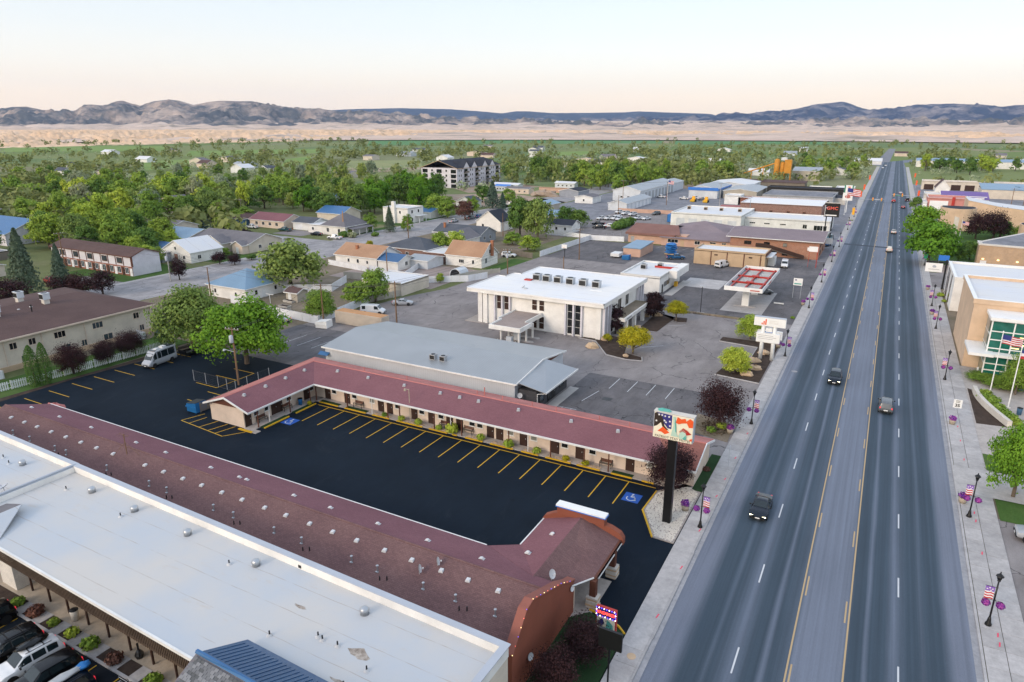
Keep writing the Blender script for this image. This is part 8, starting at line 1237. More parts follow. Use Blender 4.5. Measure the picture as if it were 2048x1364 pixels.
TREES = [
('maple',-93.6,76.4,15.4,11.8,'bright green maple behind the short motel wing'),
('willow',-109.8,78.2,13.3,12.3,'dull green spreading tree at the corner of the cream apartments'),
('willow',-129.2,121.5,17.9,13.1,'big fluffy green tree beside the red board fence'),
('mid',-102.1,103.4,7.0,7.1,'round green tree inside the vinyl fence corner'),
('mid',-103.1,116.3,6.9,6.1,'leafy green tree left of the pale louvred fence'),
('mid',-101.8,121.2,7.5,8.3,'leafy green tree behind the pale louvred fence'),
('spruce',-180.9,86.2,10.5,16.2,'tall blue-green spruce at the left edge'),
('spruce',-173.1,90.5,7.3,12.5,'dark spruce in front of the townhouse row'),
('bluespruce',-121.1,80.0,4.1,5.1,'small blue spruce at the end of the cream apartments'),
('column',-114.6,53.0,2.4,6.8,'columnar arborvitae by the picket fence,left of the pair'),
('column',-113.8,54.4,2.2,7.0,'columnar arborvitae by the picket fence,right of the pair'),
('purple',-173.1,78.4,10.5,6.7,'purple-leaved tree at the left edge below the tall spruce'),
('purple',-172.4,89.7,7.3,5.3,'purple-leaved shrub tree right of the dark spruce'),
('purple',-168.7,91.7,7.3,5.7,'purple-leaved tree in the middle of the townhouse hedge'),
('purple',-164.7,95.0,8.0,6.3,'purple-leaved tree at the street end of the townhouse hedge'),
('purple',-114.8,59.1,6.0,5.3,'purple-leaved tree behind the picket fence,nearest the arborvitae'),
('purple',-115.0,64.6,5.0,4.3,'purple-leaved tree behind the picket fence,middle'),
('purple',-115.3,69.4,6.5,4.6,'purple-leaved tree behind the picket fence beside the camper van'),
('purple',-163.2,115.0,5.6,6.4,'purple-leaved tree on the lawn by the white townhouse end wall'),
('purple',-172.2,135.2,5.1,3.9,'reddish shrub before the brick-arched cottage,left'),
('purple',-167.0,136.3,5.3,3.7,'reddish shrub before the brick-arched cottage,right'),
('purple',-15.9,88.7,7.4,6.7,'wide purple-leaved tree beside the left pavement beyond the motel'),
('purple',-17.0,68.4,6.3,6.0,'purple-leaved tree behind the tall motel sign'),
('purpleround',-43.6,123.6,3.8,6.1,'upright purple shrub against the bank front'),
('purpleround',-40.3,137.8,4.9,6.5,'large purple shrub at the bank entrance'),
('purple',-15.5,40.1,4.5,4.0,'dark purple-leaved tree against the brown gable wall'),
('purple',-16.1,36.0,4.1,4.1,'dark purple-leaved tree at the bottom edge beside the brown gable'),
('yellow',-36.5,113.3,6.5,5.0,'bright yellow round-headed tree at the bank corner'),
('yellow',-35.6,138.6,4.9,4.3,'bright yellow round-headed tree at the bank entrance'),
('lime',-19.5,132.8,5.6,5.0,'light green shrub-like tree behind the bank sign'),
('lime',-18.4,111.8,5.3,4.7,'light green round shrub tree in the bank front bed'),
('maple',12.7,288.5,15.3,12.1,'bright green street tree,farther of the right-hand pair'),
('maple',13.3,235.6,15.8,13.5,'bright green street tree,nearer of the right-hand pair'),
('maple',17.0,85.5,6.7,9.2,'bright green tree leaning in at the right edge'),
('mid',21.5,122.4,4.6,7.0,'green tree beside the civic lobby at the right edge'),
('dark',21.3,242.6,5.4,6.4,'small dark tree in the gravel bed,left of two'),
('dark',24.7,249.0,5.5,6.4,'small dark tree in the gravel bed,right of two'),
('purple',30.1,297.9,9.8,9.6,'purple-leaved tree before the round hall,left'),
('purple',35.7,300.9,10.9,10.3,'purple-leaved tree before the round hall,right'),
('dark',38.5,306.4,9.2,7.0,'dark green tree right of the purple pair at the round hall'),
('mid',44.1,302.9,7.9,5.3,'green tree at the right edge below the round annex'),
('dark',19.0,277.1,7.6,6.5,'dense dark green tree behind the street pair'),
('dark',12.6,389.4,7.3,6.7,'dark vine-like tree between the pink shop and the round hall'),
('mid',-238.3,200.9,12.7,7.1,'bright tree in front of the thin pole on the cross street'),
('bluespruce',-232.4,178.1,7.0,6.5,'blue spruce at the edge of the wood'),
('lime',-229.7,184.2,8.7,5.7,'yellowish conifer-like tree at the edge of the wood'),
('spruce',-167.5,210.3,6.6,9.9,'tall conifer left of the white tower house'),
('mid',-163.2,215.6,5.5,6.6,'small green tree before the white tower house'),
('mid',-176.1,208.7,7.0,7.1,'olive tree beside the hip-roofed house'),
('purpleround',-205.6,173.0,7.3,3.6,'dark reddish round bush on the street corner'),
('mid',-176.4,196.9,4.5,3.7,'small tree at the corner of the hip-roofed house'),
('spruce',-171.6,296.8,11.9,13.3,'big dark spruce by the park street,left of two'),
('spruce',-164.2,293.7,7.3,8.4,'smaller blue-grey spruce by the park street'),
('dark',-190.1,318.1,11.2,9.7,'dark tree behind the big spruces'),
('mid',-171.9,314.3,9.3,9.1,'green tree right of the big spruces'),
('mid',-179.0,259.5,13.7,10.3,'tall green tree behind the white tower house,left'),
('mid',-171.1,255.8,8.9,9.6,'green tree right of the white tower house'),
('redb',-160.7,253.8,8.7,9.0,'reddish-brown tree beside the side street'),
('mid',-166.9,270.2,7.4,8.6,'light green tree right of the reddish tree'),
('dark',-118.6,225.4,11.2,15.4,'huge dark green tree beside the side street,left stem'),
('willow',-109.7,222.2,12.7,16.6,'huge dark green tree beside the side street,right stem'),
('spruce',-128.1,245.5,6.1,10.0,'dark conifer against the huge tree'),
('dark',-112.6,253.9,8.9,8.8,'dark evergreen beside the white bungalow,left'),
('dark',-108.0,256.4,8.9,7.8,'dark evergreen beside the white bungalow,right'),
('lime',-101.6,198.4,6.2,5.6,'light willow bush at the fence corner,left'),
('mid',-99.5,199.6,4.9,4.8,'green bush at the fence corner,right'),
('mid',-111.6,206.4,6.9,4.8,'green bush behind the brown board fence'),
('mid',-122.8,178.7,6.4,7.9,'leafy tree by the brick extension,left'),
('lime',-119.3,182.6,7.7,8.3,'leafy light tree by the brick extension,right'),
('yellow',-147.2,173.8,2.6,3.5,'small golden tree in front of the brick house'),
('lime',-100.0,145.1,2.4,2.8,'small lone green shrub tree by the bank lot fence'),
('yellow',-42.9,117.3,2.1,1.8,'small yellow shrub at the bank corner'),
('mid',-181.7,144.9,3.8,2.8,'round green bush beside the corner ranch'),
('dark',-168.9,144.2,4.0,2.0,'low green bush in front of the corner ranch'),
('mid',17.8,127.7,5.7,1.2,'clipped green shrubs before the civic lobby,left'),
('mid',20.6,125.4,6.3,1.6,'clipped green shrubs before the civic lobby,right'),
('lime',-201.1,141.4,4.9,4.7,'pale green tree beside the brick-arched cottage'),
('lime',-209.9,142.0,3.0,4.3,'bright slim tree left of the white cottage'),
]
KL = {'m': 'mid', 'd': 'dark', 'w': 'willow', 'l': 'lime', 'o': 'olive', 'a': 'maple'}
for z, t in (('wood west', 'm -214 131 11 11,d -204 134 10 10,m -224 138 12 13,w -234 130 11 12,m -244 126 12 11,l -247 141 12 14,d -229 147 10 12,m -214 147 9 10,m -238 152 11 13,l -254 151 13 14,d -258 133 11 12,m -262 150 12 13,m -199 127 7 8,l -192 125 6 6,d -255 113 10 9,w -270 160 12 13,d -222 126 8 9,m -245 165 11 12,m -262 175 10 10,l -206 144 7 7,m -188 126 5 5,l -285 150 13 14,m -300 150 13 13,w -310 172 12 12,m -275 185 12 13,d -258 190 12 13,m -322 160 11 12,l -295 185 12 14,m -321 229 14 14,l -321 259 9 12,l -326 253 12 14,d -271 243 13 10,w -311 210 14 14,m -387 219 12 11,o -418 196 8 14,m -302 161 9 9,m -289 266 14 14,w -392 224 13 12,o -324 218 8 11,m -401 216 11 14,m -338 254 10 12,l -343 197 12 15,w -268 219 9 13,m -316 247 9 11,m -404 191 13 10,d -332 199 12 15,w -377 201 12 12,m -303 269 11 13,m -337 225 11 10,m -387 195 14 11,o -312 252 13 16,l -424 204 9 12,l -343 244 13 11,d -380 224 11 12,l -335 235 13 16,w -302 192 10 12,w -417 203 8 10,l -325 234 13 15,l -395 205 10 11,m -336 219 13 14,d -383 232 11 12,m -360 215 12 14,l -297 235 9 15,d -318 234 10 11,d -349 209 10 14,l -358 199 8 13,m -350 225 8 9,d -343 203 13 12,l -368 219 14 13,w -284 241 11 10,w -298 274 10 9,d -308 204 12 10,d -310 232 12 10,m -283 226 13 10,m -279 204 11 11,m -332 209 9 9,d -364 197 11 16,m -305 216 9 15,m -391 215 12 10,m -262 156 8 13,o -282 190 12 12,o -352 245 9 11,w -261 213 10 13,w -286 233 10 15,m -277 195 12 12,d -337 243 9 11,m -246 196 8 10,l -288 160 12 11,w -255 199 13 14,o -334 191 12 15,l -289 224 13 12,m -364 232 9 13,d -267 229 13 9,m -325 203 12 13,o -298 226 11 14,o -374 214 14 15,m -405 198 11 15,m -369 209 14 9,w -315 204 10 10,l -381 208 13 13,m -302 278 10 16,l -327 226 14 11,m -356 235 12 14,l -315 214 13 14,w -341 190 11 10,l -261 223 9 16,m -287 154 10 9,m -267 207 10 14,w -305 228 14 13,m -281 152 10 15'),('wood middle', 'a -220 304 9 14,a -234 310 13 14,w -259 250 9 9,a -270 273 10 10,a -240 286 8 14,a -229 282 11 13,m -223 248 11 10,a -245 243 11 12,w -228 256 9 15,m -287 280 12 13,w -215 298 8 9,a -286 267 10 12,w -264 289 12 9,a -227 271 11 11,a -233 319 12 11,d -268 293 10 14,d -217 315 11 14,a -229 332 10 13,d -218 282 10 13,a -217 309 8 11,m -295 278 11 12,w -246 249 11 10,m -244 301 13 10,w -269 282 10 12,m -285 288 9 11,a -194 265 10 15,m -275 259 11 13,a -225 323 11 10,d -209 299 10 10,d -210 284 10 14,w -238 325 9 13,a -232 289 8 14,a -210 253 12 11,m -258 288 12 11,w -269 303 9 14,w -227 241 10 13,a -211 293 12 10,d -222 233 12 11,d -240 248 12 12,a -247 313 8 11,m -220 289 8 10,a -216 257 12 12,m -257 300 10 9,a -201 277 8 12,d -212 243 11 13,d -282 283 13 15'),('wood north', 'o -370 281 7 10,m -302 320 12 11,d -351 288 12 12,d -296 409 10 9,m -402 297 9 11,d -395 289 10 12,d -478 385 10 10,w -473 331 9 10,d -291 368 11 9,w -342 381 10 12,m -435 236 12 10,m -301 391 8 7,m -500 373 8 8,d -401 343 9 10,m -519 329 9 10,m -480 295 11 11,w -365 384 10 12,w -463 251 10 12,w -399 390 8 11,m -457 247 12 8,m -519 269 10 8,w -438 395 9 8,d -545 305 9 7,m -540 284 8 11,m -462 282 9 12,m -580 290 12 11,d -569 305 8 12,d -479 320 9 7,m -382 351 10 8,o -370 444 11 12,m -450 284 11 10,w -279 336 11 11,m -428 312 11 8,w -256 348 8 11,m -414 388 8 10,d -283 370 9 8,w -346 405 9 12,o -494 361 8 10,m -353 337 12 12,w -360 367 9 12,o -380 378 11 12,m -301 329 8 7,m -348 273 11 9,m -377 411 8 10'),('wood depot', 'm -188 472 12 14,d -152 418 14 17,m -180 513 10 14,m -137 459 12 12,w -162 523 13 16,w -143 548 10 13,m -186 483 13 14,m -122 513 14 11,m -163 420 10 15,w -146 473 11 16,m -214 503 12 12,m -146 409 12 10,m -107 522 14 16,d -166 477 11 12,d -229 478 11 17,d -258 472 12 15,d -163 491 14 10,d -196 447 12 10,w -211 483 11 15,w -154 464 11 16,m -172 465 14 15,m -200 477 12 16,m -164 437 10 17,d -242 483 12 14,m -156 457 13 13,d -247 499 11 14,m -170 422 11 15,m -156 542 9 15,d -189 440 12 16,m -113 525 9 15,m -182 439 14 16,m -197 504 13 13,m -127 540 14 15,w -253 468 13 13,w -221 472 13 17,d -237 476 12 16,w -215 467 9 17,w -185 495 9 17,m -141 438 10 16,w -109 516 14 12,m -194 483 11 10,d -232 495 14 13,w -225 460 11 12,d -167 530 9 11,m -168 442 10 12,m -169 523 14 12'),('wood right', 'd -65 624 9 11,o -43 680 8 8,o -80 671 13 11,m -27 599 13 12,m -62 739 9 11,d -56 768 9 9,m -76 775 12 11,d -81 782 10 13,m -40 744 11 13,m -65 665 13 13,m -27 792 9 11,m -45 637 13 10,o -79 648 12 14,d -50 670 8 10,o -29 631 12 12,m -44 690 12 10,d -43 727 12 10,m -48 650 10 10,m -57 613 12 9,d -65 671 12 14'),('trees right', 'l 71 762 13 14,l 79 757 14 13,m 49 738 12 10,d 57 693 12 15,l 26 734 10 14,d 41 779 12 10,d 49 714 10 13,d 48 776 11 11,l 63 760 9 11,d 77 765 11 12,d 97 769 10 10,m 74 786 9 10,d 37 732 14 13,l 74 734 14 12'),):
    for q in t.split(','): k, x, y, d, h = q.split(); TREES.append((KL[k], int(x), int(y), int(d), int(h), z))
# ------------------------------------------------------------------ trees (TREES: kind, x, y, crown width, height, label or wood name)
TK = {  # nominal width, nominal height, leaf material, bark,(leaf counts hi, mid, low), leaf size factor
 'maple': (12,11, 'leaf_maple', 'bark'), 'mid': (10,11, 'leaf_mid', 'bark'), 'dark': (10,11, 'leaf_dark', 'bark_dark'), 'willow': (12,12, 'leaf_willow', 'bark'), 'lime': (8,9, 'leaf_lime', 'bark'), 'olive': (10,9, 'leaf_olive', 'bark'), 'purple': (7,6, 'leaf_purple', 'bark_dark'), 'purpleround': (4.5,6, 'leaf_purple', 'bark_dark'), 'yellow': (5.5,4.8, 'leaf_yellow', 'bark'), 'redb': (8,9, 'leaf_red_bush', 'bark'),
 'spruce': (9,14, 'leaf_spruce', 'bark_dark'), 'bluespruce': (4.5,6, 'leaf_blue_spruce', 'bark_dark'), 'column': (2.4,7, 'leaf_dark', 'bark')}
PROTO = {}
def crown_mesh(kind, lod, var):
    w, h, lm, bk = TK[kind]; g = np.random.RandomState(hash_(kind) + 13 * var + 101 * lod); n = {0: 12000,1: 4600,2: 1700}[lod]; size = {0: .032,1: .047,2: .064}[lod] * (w + h) / 2
    if kind in ('spruce', 'bluespruce'):
        t = g.rand(n) ** .75; ang = g.rand(n) * 2 * np.pi; ring = np.floor(t * 13) / 13; fr = (t - ring) * 13; rad = (1 - t) ** .85 * w / 2 * (.35 + .65 * (1 - fr * .55)) * (1 + .12 * np.sin(ang * 5 + ring * 40)) * g.rand(n) ** .35 + .1
        z = h * (.06 + .94 * t) - rad * .18; c = np.stack([rad * np.cos(ang), rad * np.sin(ang), z],1); d = np.stack([np.cos(ang), np.sin(ang), np.full(n,-.1)],1); ti = np.clip(.25 + .5 * g.rand(n) * (rad / (w / 2)) + .25 * (fr),0,1); size *= .8
    elif kind == 'column':
        t = g.rand(n); ang = g.rand(n) * 2 * np.pi; rad = w / 2 * np.sin(np.pi * np.clip(t * .86 + .14,0,1)) ** .6 * (.75 + .25 * g.rand(n)) * (1 + .1 * np.sin(ang * 4 + t * 9)); c = np.stack([rad * np.cos(ang), rad * np.sin(ang), h * (.02 + .98 * t)],1); d = np.stack([np.cos(ang), np.sin(ang), np.full(n,.4)],1); ti = g.rand(n) * .7; size *= .55
    else:
        base = {'yellow': .30, 'maple': .07}.get(kind,.03); K = {0: 190,1: 100,2: 60}[lod]; q = g.normal(size=(K,3)); q /= np.linalg.norm(q, axis=1)[:, None]; q[:, 2] = np.where(q[:, 2] < -.88,-q[:, 2] * .7, q[:, 2])
        lob = 1 + .22 * np.sin(3 * np.arctan2(q[:, 1], q[:, 0]) + var * 2.1) * (1 - np.abs(q[:, 2])) + .16 * np.sin(5 * q[:, 2] + 2 * q[:, 0] * 3 + var); rr = (.45 + .55 * g.rand(K) ** .5) * lob * .80
        R3 = np.array([w / 2, w / 2, h * (1 - base) / 2]); cz = h * (base + (1 - base) / 2); cc = q * rr[:, None] * R3 + np.array([0,0, cz])
        cc[:, :2] *= (1 + .5 * np.maximum(0,-q[:, 2]))[:, None]
        if kind == 'purple': cc[:, :2] *= (.7 + .45 * (cc[:, 2] / h))[:, None]
        cr = (.10 + .10 * g.rand(K)) * w; ct = g.rand(K); idx = g.randint(0, K, n); d = g.normal(size=(n,3)); d /= np.linalg.norm(d, axis=1)[:, None]; d[:, 2] = np.where(g.rand(n) < .6, np.abs(d[:, 2]), d[:, 2]); sh = g.rand(n) ** .4
        c = cc[idx] + d * (cr[idx] * sh)[:, None] * np.array([1,1,.72])
        if kind == 'willow': c[:, 2] -= .10 * h * g.rand(n) ** 2
        if kind == 'purple': m_ = g.rand(n) < .16; c[m_] += d[m_] * w * .09 + np.array([0,0,.05 * h]); size *= .72
        c[:, 2] = np.maximum(c[:, 2],.03 * h); ti = np.clip(ct[idx] * .75 + .12,0,1); d = d * .8 + q[idx] * .5 + np.array([0,0,.25])
    return leaf_obj('crown', c, d, size, g, lm, ti, mesh_only=True)
def hash_(s): return sum((i + 1) * ord(ch) for i, ch in enumerate(s)) % 9973
def trunk_mesh(kind, var):
    w, h, lm, bk = TK[kind]; g = random.Random(hash_(kind) + var); m = MB(); r0 = .022 * (w + h) / 2 + .05
    if kind in ('spruce', 'bluespruce', 'column'): m.tube((0,0,-.2),(0,0, h * .9), r0 * 1.2,8,.03)
    else:
        m.tube((0,0,-.2),(.1,.05, h * .34), r0 * 1.35,8, r0 * .9)
        for k in range(7):
            a = k * .9 + var; el = g.uniform(.5,1.1); L_ = h * g.uniform(.32,.5); p = Vector((.1,.05, h * g.uniform(.2,.36))); q = p + Vector((math.cos(a) * math.cos(el) * L_ * w / h, math.sin(a) * math.cos(el) * L_ * w / h, math.sin(el) * L_)); m.tube(p, q, r0 * .6,6, r0 * .22)
            for j in range(2): b2 = a + g.uniform(-.8,.8); m.tube(p.lerp(q,.6), p.lerp(q,.6) + Vector((math.cos(b2) * L_ * .35, math.sin(b2) * L_ * .35, L_ * .3)), r0 * .28,5, r0 * .1)
    me = m.mesh('trunk'); me.materials.append(M[bk]); return me
WL = {'wood west': ('wood behind the townhouse row', 'trees of the left-hand wood'), 'wood middle': ('grove behind the hip-roofed house', 'trees of the middle grove'), 'wood north': ('belt beyond the left-hand wood', 'trees of the belt beyond the wood'), 'wood depot': ('trees behind the depot sheds', 'trees behind the depot'), 'wood right': ('clump left of the far street', 'trees left of the far street'), 'trees right': ('clump right of the far street', 'trees right of the far street')}
KN = {'mid': 'mid-green leafy', 'dark': 'dark green dense', 'willow': 'soft olive-green spreading', 'lime': 'yellow-green', 'olive': 'silvery olive', 'maple': 'bright green'}
ZB = {}
for z in WL:
    q = [(math.atan2(t[1], t[2]), math.hypot(t[1], t[2])) for t in TREES if t[5] == z]; ZB[z] = (min(a for a, b in q), max(a for a, b in q) + .001, min(b for a, b in q), max(b for a, b in q) + 1)
for kind, x, y, d_, h_, lab in TREES:
    dist = math.hypot(x, y); lod = 0 if dist < 150 and d_ > 4 and kind != 'column' else 1 if dist < 330 else 2; var = rnd.randrange(3); key = (kind, lod, var)
    if key not in PROTO: PROTO[key] = (crown_mesh(kind, lod, var), trunk_mesh(kind, var))
    cm, tm = PROTO[key]; w, h, lm, bk = TK[kind]; nm = {'spruce': 'spruce_tree', 'bluespruce': 'spruce_tree', 'column': 'arborvitae'}.get(kind, 'leafy_tree' if h_ > 3 else 'shrub')
    o = bpy.data.objects.new(nm, None); COL.objects.link(o); o.location = (x, y,0); o.scale = (.9 * d_ / w,.9 * d_ / w, h_ / h); o.rotation_euler = (0,0, rnd.uniform(0,6.28))
    if lab in WL:
        o.scale.z *= rnd.uniform(.9,1.2)
        az_, ds_ = math.atan2(x, y), math.hypot(x, y); zz = ZB[lab]; fa = (az_ - zz[0]) / (zz[1] - zz[0]); fd = (ds_ - zz[2]) / (zz[3] - zz[2])
        T(o,('tall ' if h_ >= 14 else 'low ' if h_ <= 10 else '') + ('broad ' if d_ >= 13 else 'narrow ' if d_ <= 8 else '') + KN.get(kind, 'green') + ' tree, ' + ('front ' if fd < .3 else 'back ' if fd > .65 else 'middle ') + ('far left' if fa < .2 else 'left' if fa < .4 else 'centre' if fa < .6 else 'right' if fa < .8 else 'far right') + ' of the ' + WL[lab][0], 'tree', WL[lab][1])
    else: T(o, lab, 'tree' if h_ > 3 else 'shrub')
    for n_, me in (('crown', cm),('trunk', tm)): q = bpy.data.objects.new(n_, me); COL.objects.link(q); q.parent = o
# low shrubs and tufts that stand singly
BUSH = {}
def bush(x, y, r, h, m, label, z=.1, group=None, name='shrub'):
    k = (m,)
    if k not in BUSH: g = np.random.RandomState(hash_(m)); c, d = leaves(420,(0,0,.5),(1,1,.55),.1, g,.35); c[:, 2] = np.maximum(c[:, 2],.02); BUSH[k] = leaf_obj('leaves', c, d + np.array([0,0,.4]),.26, g, m, mesh_only=True)
    o = bpy.data.objects.new(name, None); COL.objects.link(o); o.location = (x, y, z); o.scale = (r, r, h); o.rotation_euler = (0,0, rnd.uniform(0,6)); T(o, label, 'shrub', group); q = bpy.data.objects.new('leaves', BUSH[k]); COL.objects.link(q); q.parent = o
BL = ['first shrub in the motel beds counted from the inner corner of the L', 'second shrub in the motel beds from the inner corner', 'third shrub in the motel beds, beside the floodlight mast', 'fourth shrub in the motel beds from the inner corner', 'fifth and largest shrub in the motel beds, by the middle bench', 'sixth shrub in the motel beds from the inner corner', 'seventh shrub in the motel beds, by a white downpipe', 'eighth shrub in the motel beds from the inner corner', 'ninth shrub in the motel beds from the inner corner', 'last shrub in the motel beds, before the street-end bench']
for (x, s, m), l in zip([(-58.3,.45, 'leaf_mid'),(-55.3,.55, 'leaf_lime'),(-52.4,.6, 'leaf_lime'),(-49.0,.5, 'leaf_lime'),(-46.9,.95, 'leaf_lime'),(-42.4,.62, 'leaf_lime'),(-38.2,.75, 'leaf_lime'),(-34.2,.62, 'leaf_lime'),(-30.2,.5, 'leaf_yellow'),(-27.6,.5, 'leaf_yellow')], BL): bush(x,69.7, s, s * 1.35, m, l,.14, 'shrubs in the motel beds')
bush(-70.7,67.8,.35,.6, 'leaf_yellow', 'small yellow shrub at the inner corner of the motel', .14)
for i,(x, y, s, m) in enumerate([(-60.9,23.1,.6, 'leaf_mid'),(-58.2,23.1,.75, 'leaf_red_bush'),(-55.6,23.1,.5, 'leaf_mid'),(-53.0,23.1,.6, 'leaf_lime'),(-50.4,23.0,.75, 'leaf_mid'),(-47.2,23.0,.7, 'leaf_red_bush'),(-42.6,23.0,.7, 'leaf_mid')]): bush(x, y, s, s * 1.15, m, ['shrub in the hotel bed nearest the left edge', 'reddish shrub in the hotel bed beside the litter bin', 'third shrub along the hotel bed', 'yellowish shrub behind the white crossover', 'rounded green shrub right of the white crossover', 'reddish shrub in the hotel bed by the bicycles', 'last shrub along the hotel bed before the blue gable'][i],.06, 'shrubs in the hotel bed')
CV = [(17.0,117.6),(18.2,117.0),(17.6,115.2),(18.6,113.6),(19.0,111.8),(19.6,110.4),(17.4,119.4),(19.8,109.0)]
for i,(x, y) in enumerate(CV): bush(x, y,1.0,1.0, 'leaf_mid', 'clipped green shrub filling the curved civic planter', .1, 'shrubs in the civic planter')
for i,(x, y, s, m, l) in enumerate([(-16.4,86.6,.7, 'leaf_mid', 'low green shrub at the foot of the wide purple tree, left'),(-15.4,88.4,.8, 'leaf_lime', 'low green shrub at the foot of the wide purple tree, right'),(-17.2,113.6,.8, 'leaf_mid', 'low green juniper below the bank sign'),(17.2,151,.9, 'leaf_dark', 'dark shrub in the bed before the white modern building'),(17.4,146,.8, 'leaf_mid', 'green shrub in the bed before the tan civic corner'),(17.2,141.6,.8, 'leaf_mid', 'green shrub nearest the tan civic corner'),(14.6,190,.9, 'leaf_lime', 'yellow-green ornamental grass clump below the hanging sign'),(15.0,184,.6, 'leaf_lime', 'small grass clump on the stepped beds'),(-14.4,75.4,.5, 'leaf_red_bush', 'reddish shrub against the street end of the motel'),(-165.6,199,1.6, 'leaf_dark', 'round dark bush on the corner lawn'),(-170.8,192.6,1.9, 'leaf_olive', 'silvery low bush on the street corner'),(-174.6,192,2.1, 'leaf_dark', 'broad dark bush beside the silvery one on the corner'),(-14.2,152,.5, 'leaf_mid', 'weed tuft at the fuel station kerb')]): bush(x, y, s, s * 1.0, m, l)
T(leaf_obj('hedge', *(lambda c, d: (c, d))(*leaves(2600,(-92.4,266,1.6),(3.0,13,1.7),.1, rg,.4)),.7, rg, 'leaf_dark'), 'dark clipped hedge beside the slanting dealer row', 'hedge')
# distant woods and scrub: too many to count, one mass each
def far_wood(name, m, n, zones, hr, label, seed, q=36, size=1.35):
    g = np.random.RandomState(seed); X = []; Y = []
    tot = sum(z[4] for z in zones)
    for a0, a1, d0, d1, wgt in zones:
        k = int(n * wgt / tot); a = R(a0) + (R(a1) - R(a0)) * g.rand(k); d = np.sqrt(d0 ** 2 + (d1 ** 2 - d0 ** 2) * g.rand(k)); x = np.sin(a) * d; y = np.cos(a) * d; nz = VN(seed + 1).n(x / 60 + 50, y / 38 + 50) * .65 + VN(seed + 2).n(x / 20 + 90, y / 16) * .35
        inf = np.zeros(len(x), bool)
        for _, P in FIELDS:
            c = np.zeros(len(x), bool)
            for (xa, ya),(xb, yb) in zip(P, P[1:] + P[:1]): c ^= ((ya > y) != (yb > y)) & (x < (xb - xa) * (y - ya) / (yb - ya + 1e-9) + xa)
            inf |= c
        keep = (nz > .5) & (~inf | (g.rand(len(x)) < .04)) & ((np.abs(x) > 17) | (y > 1450)); X.append(x[keep]); Y.append(y[keep])
    x = np.concatenate(X); y = np.concatenate(Y); k = len(x); h = hr[0] + (hr[1] - hr[0]) * g.rand(k); w = h * (.75 + .5 * g.rand(k)); d = g.normal(size=(k, q,3)); d /= np.linalg.norm(d, axis=2)[..., None]; rr = (.55 + .45 * g.rand(k, q))[..., None]
    c = np.stack([x, y, h * .52],1)[:, None, :] + d * rr * np.stack([w / 2, w / 2, h * .46],1)[:, None, :]; c[..., 2] = np.maximum(c[..., 2],.3); ti = np.repeat(g.rand(k), q) * .7 + .15; sz = np.repeat(h, q) * .16 * size
    o = leaf_obj(name, c.reshape(-1,3), d.reshape(-1,3) + np.array([0,0,.35]), sz, g, m, ti); T(o, label, 'trees', None, 'stuff')
far_wood('distant_woods', 'leaf_far', 4000, [(-69,12,480,1100,4),(-69,12,1100,1900,2.2),(-69,-50,260,520,.6),(-30,-12,470,700,.5)],(6,12), 'broken belts of dark trees across the valley floor', 41)
far_wood('distant_scrub', 'leaf_far_olive', 3600, [(-30,6,520,900,4),(-60,-30,430,800,2),(-69,12,800,1500,1.5)],(3,6.5), 'silvery olive scrub spread over the valley floor', 77)
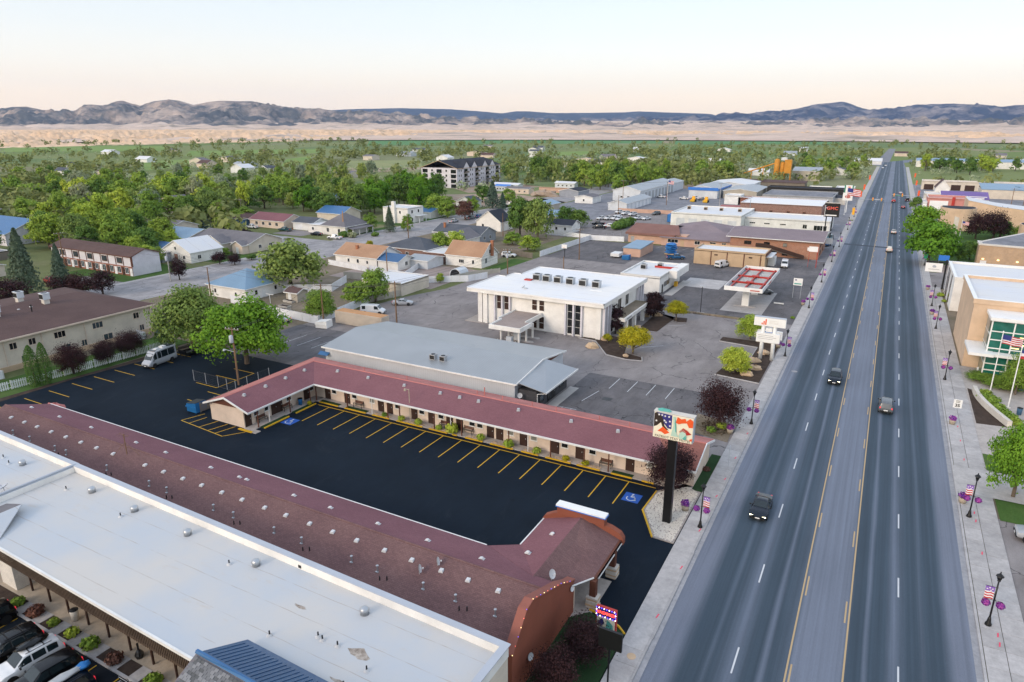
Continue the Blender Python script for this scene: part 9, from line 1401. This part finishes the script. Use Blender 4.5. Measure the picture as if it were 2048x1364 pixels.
def pebbles(name, poly, n, label, m, z=.13, s=(.05,.13)):
    g = random.Random(4); mb = MB(); xs = [p[0] for p in poly]; ys = [p[1] for p in poly]
    while n:
        x, y = g.uniform(min(xs), max(xs)), g.uniform(min(ys), max(ys)); c = False
        for (xa, ya),(xb, yb) in zip(poly, poly[1:] + poly[:1]):
            if (ya > y) != (yb > y) and x < (xb - xa) * (y - ya) / (yb - ya) + xa: c = not c
        if not c: continue
        n -= 1; r_ = g.uniform(*s); a = g.uniform(0,3); k = len(mb.v); mb.v += [(x + r_ * math.cos(a + i * 1.571) * g.uniform(.6,1.2), y + r_ * math.sin(a + i * 1.571), z - .02) for i in range(4)] + [(x + g.uniform(-.02,.02), y, z + r_ * .75)]; mb.f += [(k + i, k + (i + 1) % 4, k + 4) for i in range(4)]
    T(mb.build(name, m), label, 'gravel', None, 'stuff')
pebbles('river_stones', [(-18.0,67.6),(-18.1,63.5),(-15.7,59.2),(-13.9,59.0),(-13.9,69.6),(-15.2,70.6)],4200, 'pale river stones around the foot of the tall motel sign', 'travertine')
for i_,(xa, xb, k_) in enumerate(bx):
    if k_ == 'g': pebbles('bed_stones', [(xa + .1,69.5),(xb - .1,69.5),(xb - .1,70.1),(xa + .1,70.1)],160, 'river stones in the motel walkway bed %s' % ['', '', 'third', 'fourth', 'fifth', '', 'sixth', 'seventh', 'eighth', 'ninth', 'tenth', '', ''][i_] + ' from the inner corner', 'rock_tan', .15,(.06,.12))
# grass tufts on the verge by the purple tree
def tufts(name, pts, m, label, n=500, size=.3): T(leaf_obj(name, *leaves(n, *pts,.1, rg,0.0), size, rg, m), label, 'grass', None, 'stuff')
tufts('dry_grass', ((-16.4,88,.15),(2.2,2.8,.3)), 'leaf_brown', 'dry grass under the wide purple tree'); tufts('verge_grass', ((-32,146.4,.15),(16,.5,.25)), 'leaf_brown', 'dry weeds along the fuel station verge', 700)
# ------------------------------------------------------------------ valley air
hz = MB().box(-15500,-2600,-2.5,11500,15800,900).build('haze', 'wire'); hz.data.materials.clear(); hm = bpy.data.materials.new('valley_haze'); hm.use_nodes = True; nt = hm.node_tree
for n in list(nt.nodes):
    if n.type == 'BSDF_PRINCIPLED': nt.nodes.remove(n)
pv = nt.nodes.new('ShaderNodeVolumePrincipled'); pv.inputs['Color'].default_value = (.60,.74,1.0,1); pv.inputs['Density'].default_value = 0.000026; pv.inputs['Anisotropy'].default_value = .2; nt.links.new(pv.outputs[0], nt.nodes['Material Output'].inputs['Volume']); hz.data.materials.append(hm); T(hz, 'thin blue valley haze', 'haze', None, 'stuff')
